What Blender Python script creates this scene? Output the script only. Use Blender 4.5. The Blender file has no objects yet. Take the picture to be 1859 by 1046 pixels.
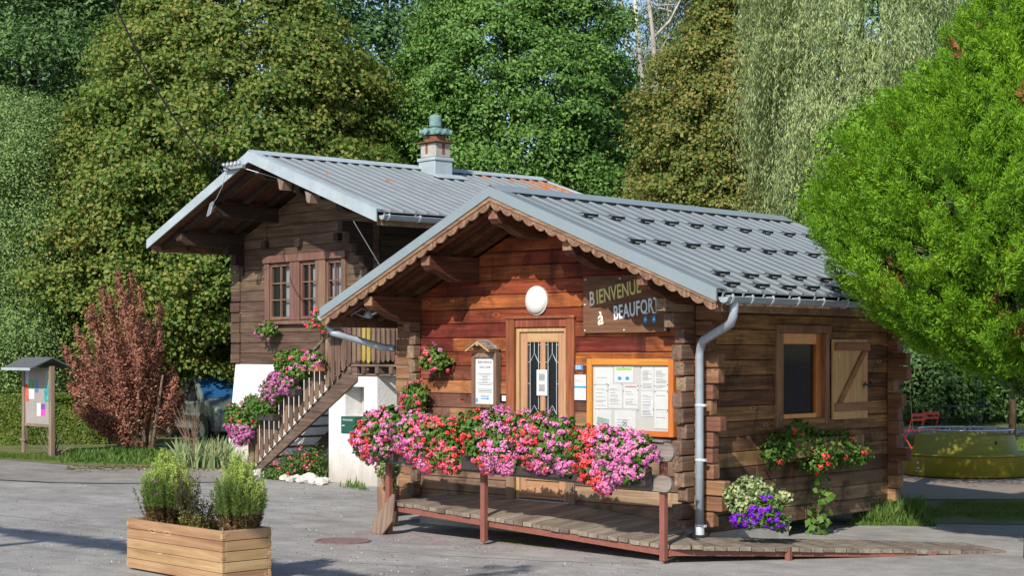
import bpy, math, random
import numpy as np
from mathutils import Matrix, Vector

S = bpy.context.scene
COL = S.collection
PI = math.pi
rad = math.radians

# ------------------------------------------------------------------ camera, light, exposure
F_PX, CXP, VH, H = 3000.0, 929.5, 640.0, 2.20
A1 = rad(42.6)
RIGHT = np.array([math.cos(A1), math.sin(A1)])
FWD = np.array([-math.sin(A1), math.cos(A1)])
CAM = np.array([10.894, -14.843])

cam_d = bpy.data.cameras.new("camera")
cam_d.sensor_width = 36.0
cam_d.lens = 36.0 * F_PX / 1859.0
cam_d.shift_y = (VH - 523.0) / 1859.0
cam_d.clip_start = 0.3
cam_d.clip_end = 2000
cam = bpy.data.objects.new("camera", cam_d)
COL.objects.link(cam)
cam.location = (CAM[0], CAM[1], H)
cam.rotation_euler = (PI / 2, 0, A1)
S.camera = cam

SUN_DIR = Vector((0.32, -0.90, 0.67)).normalized()      # towards the sun
world = bpy.data.worlds.new("World")
S.world = world
world.use_nodes = True
wn = world.node_tree.nodes
bg = wn["Background"]
sky = wn.new("ShaderNodeTexSky")
sky.sky_type = 'NISHITA'
sky.sun_disc = False
sky.sun_elevation = math.asin(SUN_DIR.z)
sky.sun_rotation = math.atan2(SUN_DIR.x, SUN_DIR.y)
sky.air_density = 1.0
sky.dust_density = 0.6
sky.ozone_density = 1.5
world.node_tree.links.new(sky.outputs[0], bg.inputs[0])
bg.inputs[1].default_value = 0.125
sun_d = bpy.data.lights.new("sun", 'SUN')
sun_d.energy = 4.6
sun_d.angle = rad(0.53)
sun_d.color = (1.0, 0.94, 0.84)
sun = bpy.data.objects.new("sun", sun_d)
COL.objects.link(sun)
sun.rotation_euler = SUN_DIR.to_track_quat('Z', 'Y').to_euler()
sun.location = (10, -30, 30)
S.view_settings.view_transform = 'Standard'
S.view_settings.look = 'None'
S.view_settings.exposure = 0.34
S.view_settings.gamma = 1.0
S.cycles.max_bounces = 6
S.cycles.transparent_max_bounces = 8

# ------------------------------------------------------------------ where things stand
def at(u, v, Z):
    """world point for a sight line and a distance"""
    X = (u - CXP) / F_PX * Z
    p = CAM + X * RIGHT + Z * FWD
    return Vector((p[0], p[1], H - (v - VH) / F_PX * Z))

def gnd(u, v, z=0.0):
    Z = (H - z) * F_PX / (v - VH)
    p = at(u, v, Z)
    return Vector((p.x, p.y, z))

def cw(X, Z):
    p = CAM + X * RIGHT + Z * FWD
    return (float(p[0]), float(p[1]))

class Fr:
    def __init__(s, org, rot):
        s.org = np.array(org, float); s.rot = rot
        s.ex = np.array([math.cos(rot), math.sin(rot)]); s.ey = np.array([-math.sin(rot), math.cos(rot)])
        c = CAM - s.org
        s.cam = (float(c @ s.ex), float(c @ s.ey), H)
    def on(s, ax, val, u, v):
        d = RIGHT * ((u - CXP) / F_PX) + FWD
        d = (float(d @ s.ex), float(d @ s.ey), (VH - v) / F_PX)
        t = (val - s.cam[ax]) / d[ax]
        return [s.cam[i] + t * d[i] for i in range(3)]
    def fx(s, u, v, y=0.0):
        p = s.on(1, y, u, v); return p[0], p[2]
    def sx(s, u, v, x=0.0):
        p = s.on(0, x, u, v); return p[1], p[2]
F1 = Fr((0, 0), 0.0)
R2 = -rad(6.4)
F2 = Fr((-10.37, 4.72), R2)

# ------------------------------------------------------------------ mesh helpers
class MB:
    def __init__(s): s.v = []; s.f = []; s.g = []
    def add(s, vs, fs):
        o = len(s.v); s.g.append((o, len(s.f))); s.v += [tuple(p) for p in vs]; s.f += [tuple(i + o for i in f) for f in fs]
    def box(s, x0, x1, y0, y1, z0, z1):
        s.add([(x0,y0,z0),(x1,y0,z0),(x1,y1,z0),(x0,y1,z0),(x0,y0,z1),(x1,y0,z1),(x1,y1,z1),(x0,y1,z1)],
              [(0,3,2,1),(4,5,6,7),(0,1,5,4),(1,2,6,5),(2,3,7,6),(3,0,4,7)]); return s
    def obox(s, c, sz, R=None):
        c = Vector(c); h = [k / 2 for k in sz]
        R = R or Matrix.Identity(3)
        vs = [c + R @ Vector((sx*h[0], sy*h[1], sz_*h[2])) for sz_ in (-1,1) for sx, sy in ((-1,-1),(1,-1),(1,1),(-1,1))]
        s.add(vs, [(0,3,2,1),(4,5,6,7),(0,1,5,4),(1,2,6,5),(2,3,7,6),(3,0,4,7)]); return s
    def bar(s, a, b, w, h, up=(0,0,1)):
        a = Vector(a); b = Vector(b); d = (b - a); L = d.length; d.normalize()
        up = Vector(up); x = d.cross(up)
        if x.length < 1e-4: x = d.cross(Vector((1,0,0)))
        x.normalize(); z = x.cross(d)
        R = Matrix((x, d, z)).transposed()
        return s.obox((a + b) / 2, (w, L, h), R)
    def prism(s, poly, plane, a0, a1):
        n = len(poly)
        def P(p, a):
            if plane == 'xz': return (p[0], a, p[1])
            if plane == 'yz': return (a, p[0], p[1])
            return (p[0], p[1], a)
        vs = [P(p, a0) for p in poly] + [P(p, a1) for p in poly]
        fs = [tuple(range(n)), tuple(range(2*n-1, n-1, -1))] + [(i, i+n, (i+1) % n + n, (i+1) % n) for i in range(n)]
        s.add(vs, fs); return s
    def tube(s, path, r, n=8, caps=True):
        path = [Vector(p) for p in path]
        rs = r if isinstance(r, (list, tuple)) else [r] * len(path)
        vs = []; prev = None
        for i, p in enumerate(path):
            d = (path[min(i+1, len(path)-1)] - path[max(i-1, 0)])
            if d.length < 1e-9: d = Vector((0,0,1))
            d.normalize()
            if prev is None:
                x = d.orthogonal().normalized()
            else:
                x = (prev - d * prev.dot(d))
                x = x.normalized() if x.length > 1e-6 else d.orthogonal().normalized()
            prev = x; y = d.cross(x)
            for k in range(n):
                a = 2 * PI * k / n
                vs.append(p + (x * math.cos(a) + y * math.sin(a)) * rs[i])
        fs = []
        for i in range(len(path) - 1):
            for k in range(n):
                a = i*n + k; b = i*n + (k+1) % n
                fs.append((a, b, b+n, a+n))
        if caps:
            fs.append(tuple(range(n-1, -1, -1))); m = (len(path)-1)*n; fs.append(tuple(range(m, m+n)))
        s.add(vs, fs); return s
    def lathe(s, prof, c=(0,0,0), n=24, axis='z', sx=1.0, sy=1.0):
        c = Vector(c); vs = []
        for (r, h) in prof:
            for k in range(n):
                a = 2*PI*k/n; x = r*math.cos(a)*sx; y = r*math.sin(a)*sy
                p = {'z': (x, y, h), 'y': (x, h, y), 'x': (h, x, y)}[axis]
                vs.append(c + Vector(p))
        fs = [(i*n+k, i*n+(k+1) % n, (i+1)*n+(k+1) % n, (i+1)*n+k) for i in range(len(prof)-1) for k in range(n)]
        fs.append(tuple(range(n-1, -1, -1))); m = (len(prof)-1)*n; fs.append(tuple(range(m, m+n)))
        s.add(vs, fs); return s
    def each(s, name, mat, parent=None, **kw):
        # one object for every piece that was added
        out = []
        for i, (v0, f0) in enumerate(s.g):
            v1, f1 = s.g[i+1] if i+1 < len(s.g) else (len(s.v), len(s.f))
            m = MB(); m.add(s.v[v0:v1], [tuple(k-v0 for k in f) for f in s.f[f0:f1]]); out.append(m.build(name, mat, parent, **kw))
        return out
    def quad(s, a, b, c, d): s.add([a,b,c,d], [(0,1,2,3)]); return s
    def build(s, name, mat, parent=None, bevel=0, seg=1, smooth=False, loc=None, rotz=0):
        me = bpy.data.meshes.new(name); me.from_pydata(s.v, [], s.f); me.update()
        if smooth: me.polygons.foreach_set('use_smooth', [True]*len(me.polygons))
        return link(me, name, mat, parent, bevel, seg, loc, rotz)

def link(me, name, mat, parent=None, bevel=0, seg=1, loc=None, rotz=0):
    o = bpy.data.objects.new(name, me); COL.objects.link(o)
    for m in (mat if isinstance(mat, (list, tuple)) else [mat]): me.materials.append(m)
    if parent: o.parent = parent
    if loc: o.location = loc
    if rotz: o.rotation_euler = (0, 0, rotz)
    if bevel:
        b = o.modifiers.new('bevel', 'BEVEL'); b.width = bevel; b.segments = seg; b.limit_method = 'ANGLE'; b.angle_limit = rad(40)
    return o

def tag(o, label, cat, group=None, kind=None):
    if label: o['label'] = label
    if cat: o['category'] = cat
    if group: o['group'] = group
    if kind: o['kind'] = kind
    return o
def struct(o): o['kind'] = 'structure'; return o
def thing(name, label, cat, loc=(0,0,0), rotz=0, group=None):
    o = bpy.data.objects.new(name, None); COL.objects.link(o)
    o.location = loc; o.rotation_euler = (0, 0, rotz); o.empty_display_size = .2
    return tag(o, label, cat, group)
KIDS = {}
def copy_tree(o, parent=None):
    c = o.copy(); COL.objects.link(c); c.parent = parent
    for ch in [k for k in bpy.data.objects if k.parent == o]: copy_tree(ch, c)
    return c
def text(body, size, mat, parent, loc, rot=(PI/2,0,0), extrude=.002, shear=0, align='CENTER', name='lettering', spacing=1.0, offset=0.0):
    c = bpy.data.curves.new(name, 'FONT'); c.body = body; c.size = size; c.extrude = extrude; c.shear = shear
    c.align_x = align; c.space_character = spacing; c.offset = offset; c.resolution_u = 3
    c.materials.append(mat)
    t = bpy.data.objects.new('glyphs', c); COL.objects.link(t)
    bpy.context.view_layer.update()
    me = bpy.data.meshes.new_from_object(t.evaluated_get(bpy.context.evaluated_depsgraph_get()))
    bpy.data.objects.remove(t); me.name = name
    if not me.materials: me.materials.append(mat)
    o = bpy.data.objects.new(name, me); COL.objects.link(o); o.parent = parent; o.location = loc; o.rotation_euler = rot
    return o

# ------------------------------------------------------------------ materials
def nt(name):
    m = bpy.data.materials.new(name); m.use_nodes = True
    t = m.node_tree; return m, t.nodes, t.links, t.nodes['Principled BSDF']
def col4(c): return (c[0], c[1], c[2], 1.0)
def ramp(n, l, fac, stops):
    r = n.new('ShaderNodeValToRGB')
    e = r.color_ramp.elements
    while len(e) > 1: e.remove(e[-1])
    e[0].position = stops[0][0]; e[0].color = col4(stops[0][1])
    for p, c in stops[1:]:
        k = e.new(p); k.color = col4(c)
    l.new(fac, r.inputs[0]); return r.outputs[0]
def mixc(n, l, fac, a, b, mode='MIX'):
    m = n.new('ShaderNodeMix'); m.data_type = 'RGBA'; m.blend_type = mode
    if isinstance(fac, (int, float)): m.inputs[0].default_value = fac
    else: l.new(fac, m.inputs[0])
    for i, x in ((6, a), (7, b)):
        if isinstance(x, (tuple, list)): m.inputs[i].default_value = col4(x)
        else: l.new(x, m.inputs[i])
    return m.outputs[2]
def math_(n, l, op, a, b=None, c=None, clamp=False):
    m = n.new('ShaderNodeMath'); m.operation = op; m.use_clamp = clamp
    for i, x in enumerate((a, b, c)):
        if x is None: continue
        if isinstance(x, (int, float)): m.inputs[i].default_value = x
        else: l.new(x, m.inputs[i])
    return m.outputs[0]
def ramp_f(n, l, f, a, b_):
    mr = n.new('ShaderNodeMapRange'); l.new(f, mr.inputs[0]); mr.inputs[1].default_value = a; mr.inputs[2].default_value = b_
    return mr.outputs[0]
def noise(n, l, vec, scale, detail=4, rough=.55, dist=0):
    t = n.new('ShaderNodeTexNoise'); t.inputs['Scale'].default_value = scale; t.inputs['Detail'].default_value = detail
    t.inputs['Roughness'].default_value = rough; t.inputs['Distortion'].default_value = dist
    if vec is not None: l.new(vec, t.inputs['Vector'])
    return t.outputs['Fac']
def isl_rnd(n, l):
    g = n.new('ShaderNodeNewGeometry'); oi = n.new('ShaderNodeObjectInfo')
    a = math_(n, l, 'ADD', g.outputs['Random Per Island'], oi.outputs['Random'])
    return math_(n, l, 'FRACT', a)
def objco(n, l, scale=(1,1,1), island=0.0):
    tc = n.new('ShaderNodeTexCoord'); mp = n.new('ShaderNodeMapping'); mp.inputs['Scale'].default_value = scale
    l.new(tc.outputs['Object'], mp.inputs['Vector']); out = mp.outputs['Vector']
    if island:
        v = n.new('ShaderNodeVectorMath'); v.operation = 'ADD'
        k = math_(n, l, 'MULTIPLY', isl_rnd(n, l), island)
        l.new(out, v.inputs[0]); l.new(k, v.inputs[1]); out = v.outputs[0]
    return out
def bump(n, l, b, h, strength=.3, dist=.01):
    k = n.new('ShaderNodeBump'); k.inputs['Strength'].default_value = strength; k.inputs['Distance'].default_value = dist
    l.new(h, k.inputs['Height']); l.new(k.outputs[0], b.inputs['Normal'])
def plain(name, c, rough=.6, metal=0, var=.12, scale=6, spec=.5, bumps=0):
    m, n, l, b = nt(name)
    v = objco(n, l)
    f = noise(n, l, v, scale, 6, .65)
    lo = tuple(x*(1-var) for x in c); hi = tuple(min(1, x*(1+var)) for x in c)
    l.new(ramp(n, l, f, [(.3, lo), (.7, hi)]), b.inputs['Base Color'])
    b.inputs['Roughness'].default_value = rough; b.inputs['Metallic'].default_value = metal
    b.inputs['Specular IOR Level'].default_value = spec
    if bumps: bump(n, l, b, noise(n, l, v, scale*6, 5), bumps, .01)
    return m
def wood(name, lo, mid, hi, axis='x', grain=26, rough=.75, isl=.35, knots=True, low=None, low_z=None, streak=None, sat=1.0, wear=0):
    """lo/mid/hi: grain tones; low (lo,hi) tones mixed in below low_z=(z0,z1)"""
    m, n, l, b = nt(name)
    st = {'x': (.055, 1, 1), 'y': (1, .055, 1), 'z': (1, 1, .055)}[axis]
    v = objco(n, l, tuple(k for k in st), island=17.0)
    rnd = isl_rnd(n, l)
    f1 = noise(n, l, v, grain, 8, .65, .6)
    big = objco(n, l, tuple(max(.35, k) for k in st), island=9.0)
    f2 = noise(n, l, big, 3.2, 4, .6)
    f = math_(n, l, 'ADD', math_(n, l, 'MULTIPLY', f1, .6), math_(n, l, 'MULTIPLY', f2, .4))
    c = ramp(n, l, f, [(.34, lo), (.5, mid), (.66, hi)])
    if low:
        c2 = ramp(n, l, f, [(.32, low[0]), (.68, low[1])])
        sp = n.new('ShaderNodeSeparateXYZ'); tc = n.new('ShaderNodeTexCoord'); l.new(tc.outputs['Object'], sp.inputs[0])
        nz = noise(n, l, objco(n, l, (.6, .6, .6)), 2.0, 4)
        zz = math_(n, l, 'ADD', sp.outputs['Z'], math_(n, l, 'MULTIPLY', math_(n, l, 'SUBTRACT', nz, .5), 1.1))
        zz = math_(n, l, 'ADD', zz, math_(n, l, 'MULTIPLY', math_(n, l, 'SUBTRACT', rnd, .5), .25))
        mr = n.new('ShaderNodeMapRange'); l.new(zz, mr.inputs[0])
        mr.inputs[1].default_value = low_z[0]; mr.inputs[2].default_value = low_z[1]
        c = mixc(n, l, mr.outputs[0], c2, c)
    if knots:
        vo = n.new('ShaderNodeTexVoronoi'); vo.inputs['Scale'].default_value = 3.2
        kst = {'x': (.55, 1.4, 1.4), 'y': (1.4, .55, 1.4), 'z': (1.4, 1.4, .55)}[axis]
        l.new(objco(n, l, kst, island=5.0), vo.inputs['Vector'])
        k = math_(n, l, 'LESS_THAN', math_(n, l, 'ADD', vo.outputs['Distance'], math_(n, l, 'MULTIPLY', f1, .06)), .105)
        dk_ = math_(n, l, 'ADD', vo.outputs['Distance'], math_(n, l, 'MULTIPLY', f1, .06))
        ring = math_(n, l, 'LESS_THAN', dk_, .15)
        c = mixc(n, l, math_(n, l, 'MULTIPLY', ring, .5), c, tuple(min(1, x*1.35) for x in hi))
        c = mixc(n, l, math_(n, l, 'MULTIPLY', k, .75), c, tuple(x*.8 for x in lo))
    if wear:   # soot and rain stains that run down across the boards
        w1 = noise(n, l, objco(n, l, (1.1, 1.1, .8)), 1.9, 6, .7, .8)
        c = mixc(n, l, math_(n, l, 'MULTIPLY', ramp_f(n, l, w1, .50, .66), wear), c, tuple(x*.5 for x in lo))
        w2 = noise(n, l, objco(n, l, (7, 7, .9)), 2.0, 5, .7)
        c = mixc(n, l, math_(n, l, 'MULTIPLY', ramp_f(n, l, w2, .56, .7), wear*.3), c, tuple(min(1, x*1.2) for x in hi))
    br = math_(n, l, 'ADD', 1 - isl, math_(n, l, 'MULTIPLY', rnd, 2*isl))
    hs = n.new('ShaderNodeHueSaturation'); hs.inputs['Saturation'].default_value = sat
    l.new(c, hs.inputs['Color']); l.new(br, hs.inputs['Value'])
    l.new(math_(n, l, 'ADD', .485, math_(n, l, 'MULTIPLY', rnd, .03)), hs.inputs['Hue'])
    l.new(hs.outputs[0], b.inputs['Base Color'])
    b.inputs['Roughness'].default_value = rough
    b.inputs['Specular IOR Level'].default_value = .3
    # dark shrinkage cracks along the grain
    cst = {'x': (.03, 1, 1), 'y': (1, .03, 1), 'z': (1, 1, .03)}[axis]
    cr = noise(n, l, objco(n, l, cst, island=31.0), 60, 2, .5)
    h = math_(n, l, 'ADD', f1, math_(n, l, 'MULTIPLY', math_(n, l, 'GREATER_THAN', cr, .4), .5))
    bump(n, l, b, h, .5, .006)
    return m
def leafm(name, stops, trans=.35, nscale=.55, rough=.55, nmix=.55, spec=.3):
    m, n, l, b = nt(name)
    g = n.new('ShaderNodeNewGeometry'); rnd = g.outputs['Random Per Island']
    tc = n.new('ShaderNodeTexCoord')
    f = noise(n, l, tc.outputs['Object'], nscale, 3, .6)
    f = math_(n, l, 'MULTIPLY_ADD', math_(n, l, 'SUBTRACT', f, .5), 1.6, .5)
    k = math_(n, l, 'ADD', math_(n, l, 'MULTIPLY', f, nmix), math_(n, l, 'MULTIPLY', rnd, 1-nmix), clamp=True)
    c = ramp(n, l, k, stops)
    l.new(c, b.inputs['Base Color']); b.inputs['Roughness'].default_value = rough
    b.inputs['Specular IOR Level'].default_value = spec
    tr = n.new('ShaderNodeBsdfTranslucent'); l.new(c, tr.inputs['Color'])
    mx = n.new('ShaderNodeMixShader'); mx.inputs[0].default_value = trans
    l.new(b.outputs[0], mx.inputs[1]); l.new(tr.outputs[0], mx.inputs[2])
    l.new(mx.outputs[0], n['Material Output'].inputs['Surface'])
    return m
def glassm(name, tint=(.02,.025,.03), refl=.5):
    m, n, l, b = nt(name)
    b.inputs['Base Color'].default_value = col4(tint); b.inputs['Roughness'].default_value = .04
    b.inputs['Specular IOR Level'].default_value = refl*.6
    tr = n.new('ShaderNodeBsdfTransparent'); mx = n.new('ShaderNodeMixShader'); mx.inputs[0].default_value = .45
    l.new(b.outputs[0], mx.inputs[2]); l.new(tr.outputs[0], mx.inputs[1])
    mx.inputs[0].default_value = .3
    l.new(mx.outputs[0], n['Material Output'].inputs['Surface'])
    return m

RED_LO, RED_MID, RED_HI = (.05,.012,.007), (.18,.037,.014), (.37,.092,.03)
GREY_W = ((.075,.045,.03), (.27,.17,.115))
M = {}
M['facade'] = wood('varnished red larch logs', RED_LO, RED_MID, RED_HI, 'x', isl=.42, low=((.10,.06,.04), (.32,.21,.14)), low_z=(1.05, 2.1), wear=.75)
M['log_side'] = wood('weathered side logs', (.035,.015,.008), (.165,.075,.033), (.38,.19,.085), 'y', isl=.42, low=((.06,.036,.022), (.28,.18,.11)), low_z=(.5, 1.4), wear=.75)
M['log_end_y'] = wood('grey log ends', (.06,.038,.026), (.16,.10,.07), (.28,.19,.13), 'y', isl=.3)
M['log_end_x'] = wood('brown log ends', (.08,.04,.022), (.2,.10,.055), (.32,.17,.10), 'x', isl=.3)
M['log2'] = wood('old brown logs', (.035,.021,.014), (.10,.062,.042), (.18,.12,.085), 'x', isl=.28, knots=False)
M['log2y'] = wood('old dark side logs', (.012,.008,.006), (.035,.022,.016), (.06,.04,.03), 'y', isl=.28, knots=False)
M['beam'] = wood('dark purlins', (.03,.012,.007), (.10,.038,.02), (.2,.085,.045), 'y', isl=.2)
M['beamend'] = wood('beam carved ends', (.10,.045,.025), (.22,.11,.07), (.34,.2,.13), 'z', isl=.1)
M['soffit'] = wood('soffit boards', (.035,.016,.009), (.09,.04,.022), (.16,.075,.04), 'x', isl=.35)
M['lace'] = wood('verge lace board', (.085,.045,.028), (.19,.105,.066), (.32,.195,.13), 'x', isl=.15, knots=False)
M['beam2'] = wood('dark brown beams', (.014,.009,.006), (.04,.025,.017), (.08,.05,.035), 'y', isl=.25)
M['rail_w'] = wood('grey weathered rail', (.10,.085,.075), (.22,.185,.165), (.33,.29,.26), 'x', isl=.15)
M['deckw'] = wood('grey deck boards', (.085,.066,.05), (.19,.155,.125), (.29,.245,.20), 'y', isl=.22, knots=False)
M['pine'] = wood('planed pine', (.30,.155,.075), (.42,.245,.13), (.53,.335,.19), 'z', isl=.08, rough=.6)
M['pinex'] = wood('planed pine rails', (.30,.155,.075), (.42,.245,.13), (.53,.335,.19), 'x', isl=.08, rough=.6)
M['casing'] = wood('door casing', (.10,.026,.012), (.22,.068,.03), (.34,.12,.06), 'z', isl=.2, low=((.13,.08,.05), (.3,.2,.13)), low_z=(.9, 1.6))
M['orange'] = wood('orange varnished frame', (.36,.11,.02), (.5,.17,.035), (.6,.25,.06), 'x', isl=.05, rough=.35, knots=False)
M['orangez'] = wood('orange varnished frame upright', (.36,.11,.02), (.5,.17,.035), (.6,.25,.06), 'z', isl=.05, rough=.35, knots=False)
M['sash'] = plain('orange varnished sash', (.78,.32,.05), .35, 0, .15, 9)
M['wincase'] = wood('window casing', (.15,.08,.042), (.29,.165,.09), (.42,.26,.15), 'z', isl=.1)
M['shut'] = wood('shutter boards', (.42,.24,.10), (.60,.36,.16), (.70,.46,.24), 'z', isl=.05)
M['shutb'] = wood('shutter battens', (.24,.11,.045), (.34,.165,.07), (.42,.22,.10), 'y', isl=.05, knots=False)
M['signw'] = wood('sign plank', (.07,.03,.018), (.14,.062,.036), (.21,.105,.065), 'x', isl=.05, knots=False)
M['win2'] = wood('brown painted window', (.10,.05,.036), (.17,.092,.068), (.24,.14,.105), 'z', isl=.06, knots=False, rough=.5)
M['stair'] = wood('weathered stair timber', (.05,.033,.024), (.12,.08,.06), (.22,.16,.12), 'x', isl=.2, knots=False)
M['slat'] = wood('weathered slats', (.06,.036,.024), (.15,.095,.066), (.26,.18,.13), 'z', isl=.35, knots=False)
M['slaty'] = wood('mossy yellow slat', (.16,.11,.03), (.32,.22,.05), (.45,.33,.10), 'z', isl=.1, knots=False)
M['plantw'] = wood('planter boards', (.22,.125,.06), (.35,.215,.11), (.47,.31,.175), 'x', grain=14, isl=.12, rough=.7)
M['plantwy'] = wood('planter boards short side', (.22,.125,.06), (.35,.215,.11), (.47,.31,.175), 'y', grain=14, isl=.12, rough=.7)
M['stump'] = wood('stump bark', (.12,.065,.04), (.24,.135,.085), (.35,.22,.15), 'z', isl=.05)
M['postw'] = wood('grey brown post', (.10,.065,.05), (.2,.14,.105), (.3,.22,.17), 'z', isl=.1, knots=False)
M['bark'] = wood('tree bark', (.03,.024,.018), (.08,.065,.05), (.16,.135,.11), 'z', grain=9, isl=.05, knots=False, rough=.95)
M['birch'] = wood('pale bark', (.16,.14,.12), (.36,.33,.29), (.55,.52,.47), 'z', grain=6, isl=.1, knots=False, rough=.95)
M['twig'] = plain('dry twig', (.16,.10,.07), .9)
M['zinc'] = plain('zinc gutter', (.33,.38,.43), .5, .25, .14, 5)
M['zincw'] = plain('bright gutter bracket', (.62,.66,.70), .4, .3, .1, 8)
M['verge'] = plain('grey verge sheet', (.20,.245,.27), .5, .0, .08, 2)
M['steel'] = plain('galvanised steel rail', (.5,.52,.55), .3, .7, .1, 9)
M['redmetal'] = plain('red brown painted steel', (.21,.075,.055), .55, 0, .15, 12)
M['white'] = plain('white enamel', (.66,.66,.64), .35, 0, .06, 5)
M['black'] = plain('black plastic', (.012,.012,.013), .5, 0, .1)
M['paper'] = plain('white paper', (.60,.61,.61), .7, 0, .05, 8)
M['ink'] = plain('grey print', (.16,.17,.19), .8)
M['inkd'] = plain('dark print', (.06,.07,.09), .8)
M['green_ink'] = plain('green print', (.33,.55,.16), .8)
M['blue_ink'] = plain('blue print', (.03,.25,.55), .8)
M['red_ink'] = plain('red print', (.45,.12,.13), .8)
M['panelgrey'] = plain('pinboard back', (.50,.49,.47), .8, 0, .03)
M['curtain'] = plain('white net curtain', (.72,.75,.80), .9, 0, .06, 14)
M['glass'] = glassm('window glass')
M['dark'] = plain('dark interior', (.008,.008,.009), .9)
M['lead'] = plain('lead came', (.42,.47,.50), .45, .4)
M['mail'] = plain('green letterbox', (.008,.075,.05), .35, 0, .08)
M['terra'] = plain('terracotta', (.36,.13,.07), .8, 0, .15)
M['trough'] = plain('brown plastic trough', (.035,.03,.028), .6, 0, .15)
M['soil'] = plain('potting soil', (.06,.035,.022), .95, 0, .4, 30)
M['concrete'] = plain('concrete', (.36,.34,.31), .9, 0, .15, 9, bumps=.3)
M['stone'] = plain('white edging stone', (.55,.52,.47), .9, 0, .2, 9, bumps=.4)
M['blossom_pink'] = leafm('pink petals', [(.1, (.62,.12,.38)), (.5, (.80,.25,.54)), (.95, (.90,.44,.68))], .3, 6, nmix=.3)
M['blossom_red'] = leafm('coral red petals', [(.1, (.70,.03,.04)), (.55, (.90,.09,.08)), (.95, (.95,.25,.18))], .3, 6, nmix=.3)
M['blossom_rose'] = leafm('rose petals', [(.1, (.72,.06,.14)), (.55, (.88,.15,.24)), (.95, (.95,.36,.42))], .3, 6, nmix=.3)
M['blossom_magenta'] = leafm('magenta petals', [(.1, (.42,.05,.27)), (.5, (.62,.16,.45)), (.95, (.82,.42,.68))], .3, 6, nmix=.3)
M['blossom_purple'] = leafm('purple petals', [(.1, (.10,.0,.36)), (.5, (.19,.01,.55)), (.95, (.33,.04,.65))], .25, 6, nmix=.3)
M['ger_leaf'] = leafm('geranium leaves', [(.1, (.035,.09,.014)), (.5, (.09,.19,.03)), (.85, (.17,.28,.05)), (1, (.32,.24,.08))], .3, 5)
M['var_leaf'] = leafm('variegated leaves', [(.2, (.08,.16,.04)), (.5, (.24,.31,.12)), (.85, (.55,.57,.32))], .3, 9, nmix=.2)
M['juniper'] = leafm('rosemary needles', [(.05, (.18,.28,.06)), (.5, (.42,.54,.13)), (1, (.66,.70,.24))], .45, 4)
M['dryleaf'] = leafm('brown dry leaves', [(.1, (.09,.05,.025)), (.6, (.25,.16,.07)), (1, (.35,.27,.09))], .3, 5)
M['sage'] = leafm('yellowing shrub leaves', [(.1, (.07,.09,.03)), (.5, (.16,.18,.05)), (1, (.42,.36,.05))], .3, 9, nmix=.3)
M['iris'] = leafm('iris blades', [(.1, (.11,.17,.07)), (.6, (.25,.33,.15)), (1, (.5,.42,.24))], .3, 2, nmix=.2)
M['grass'] = leafm('grass blades', [(.05, (.05,.10,.018)), (.5, (.12,.19,.035)), (.9, (.24,.27,.07)), (1, (.33,.28,.13))], .35, .8)
M['hedge'] = leafm('hedge leaves', [(.1, (.045,.09,.014)), (.5, (.12,.18,.025)), (1, (.26,.29,.05))], .3, 1.2)
M['t_olive'] = leafm('olive maple leaves', [(.0, (.05,.13,.02)), (.35, (.115,.205,.036)), (.62, (.205,.265,.055)), (.86, (.35,.31,.08)), (1, (.60,.27,.10))], .42, .3, nmix=.4)
M['t_brown'] = leafm('rust tinted maple leaves', [(.0, (.08,.15,.028)), (.45, (.18,.24,.055)), (.72, (.31,.29,.08)), (.9, (.50,.30,.11)), (1, (.62,.28,.12))], .45, .4, nmix=.35)
M['t_ash'] = leafm('ash leaves', [(.05, (.035,.095,.03)), (.5, (.10,.19,.058)), (1, (.22,.33,.10))], .3, .5, nmix=.4)
M['t_dark'] = leafm('dark blue green leaves', [(.05, (.035,.10,.035)), (.5, (.09,.19,.065)), (1, (.21,.32,.10))], .3, .5, nmix=.4)
M['t_mid'] = leafm('central tree leaves', [(.02, (.045,.13,.024)), (.5, (.12,.25,.05)), (.98, (.26,.40,.10)), (.995, (.6,.38,.02))], .35, .6, nmix=.35)
M['t_pale'] = leafm('pale small leaves', [(.1, (.10,.20,.055)), (.5, (.22,.33,.105)), (1, (.38,.48,.19))], .35, .5, nmix=.35)
M['t_willow'] = leafm('willow leaves', [(.05, (.13,.2,.07)), (.5, (.31,.40,.16)), (.88, (.52,.58,.29)), (1, (.6,.40,.18))], .35, .5, nmix=.3)
M['t_spruce'] = leafm('larch needles', [(.1, (.045,.08,.025)), (.6, (.12,.16,.05)), (1, (.22,.25,.09))], .25, .6)
M['t_thuja'] = leafm('thuja sprays', [(.03, (.04,.12,.008)), (.4, (.12,.28,.012)), (.8, (.26,.46,.02)), (1, (.45,.52,.05))], .35, 1.3, nmix=.5)
M['t_thujad'] = leafm('thuja inner dry sprays', [(.1, (.16,.07,.02)), (1, (.38,.19,.06))], .3, 1)
M['t_red'] = leafm('dead conifer needles', [(.05, (.12,.055,.038)), (.4, (.27,.115,.078)), (.75, (.44,.19,.125)), (1, (.46,.31,.17))], .3, .8, nmix=.45)
M['t_wood'] = leafm('far wood leaves', [(.05, (.03,.08,.02)), (.5, (.08,.155,.04)), (1, (.17,.26,.07))], .25, .3)
M['w_fill'] = leafm('weeds', [(.05, (.035,.09,.015)), (.5, (.09,.17,.03)), (1, (.19,.26,.06))], .3, 2)

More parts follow.
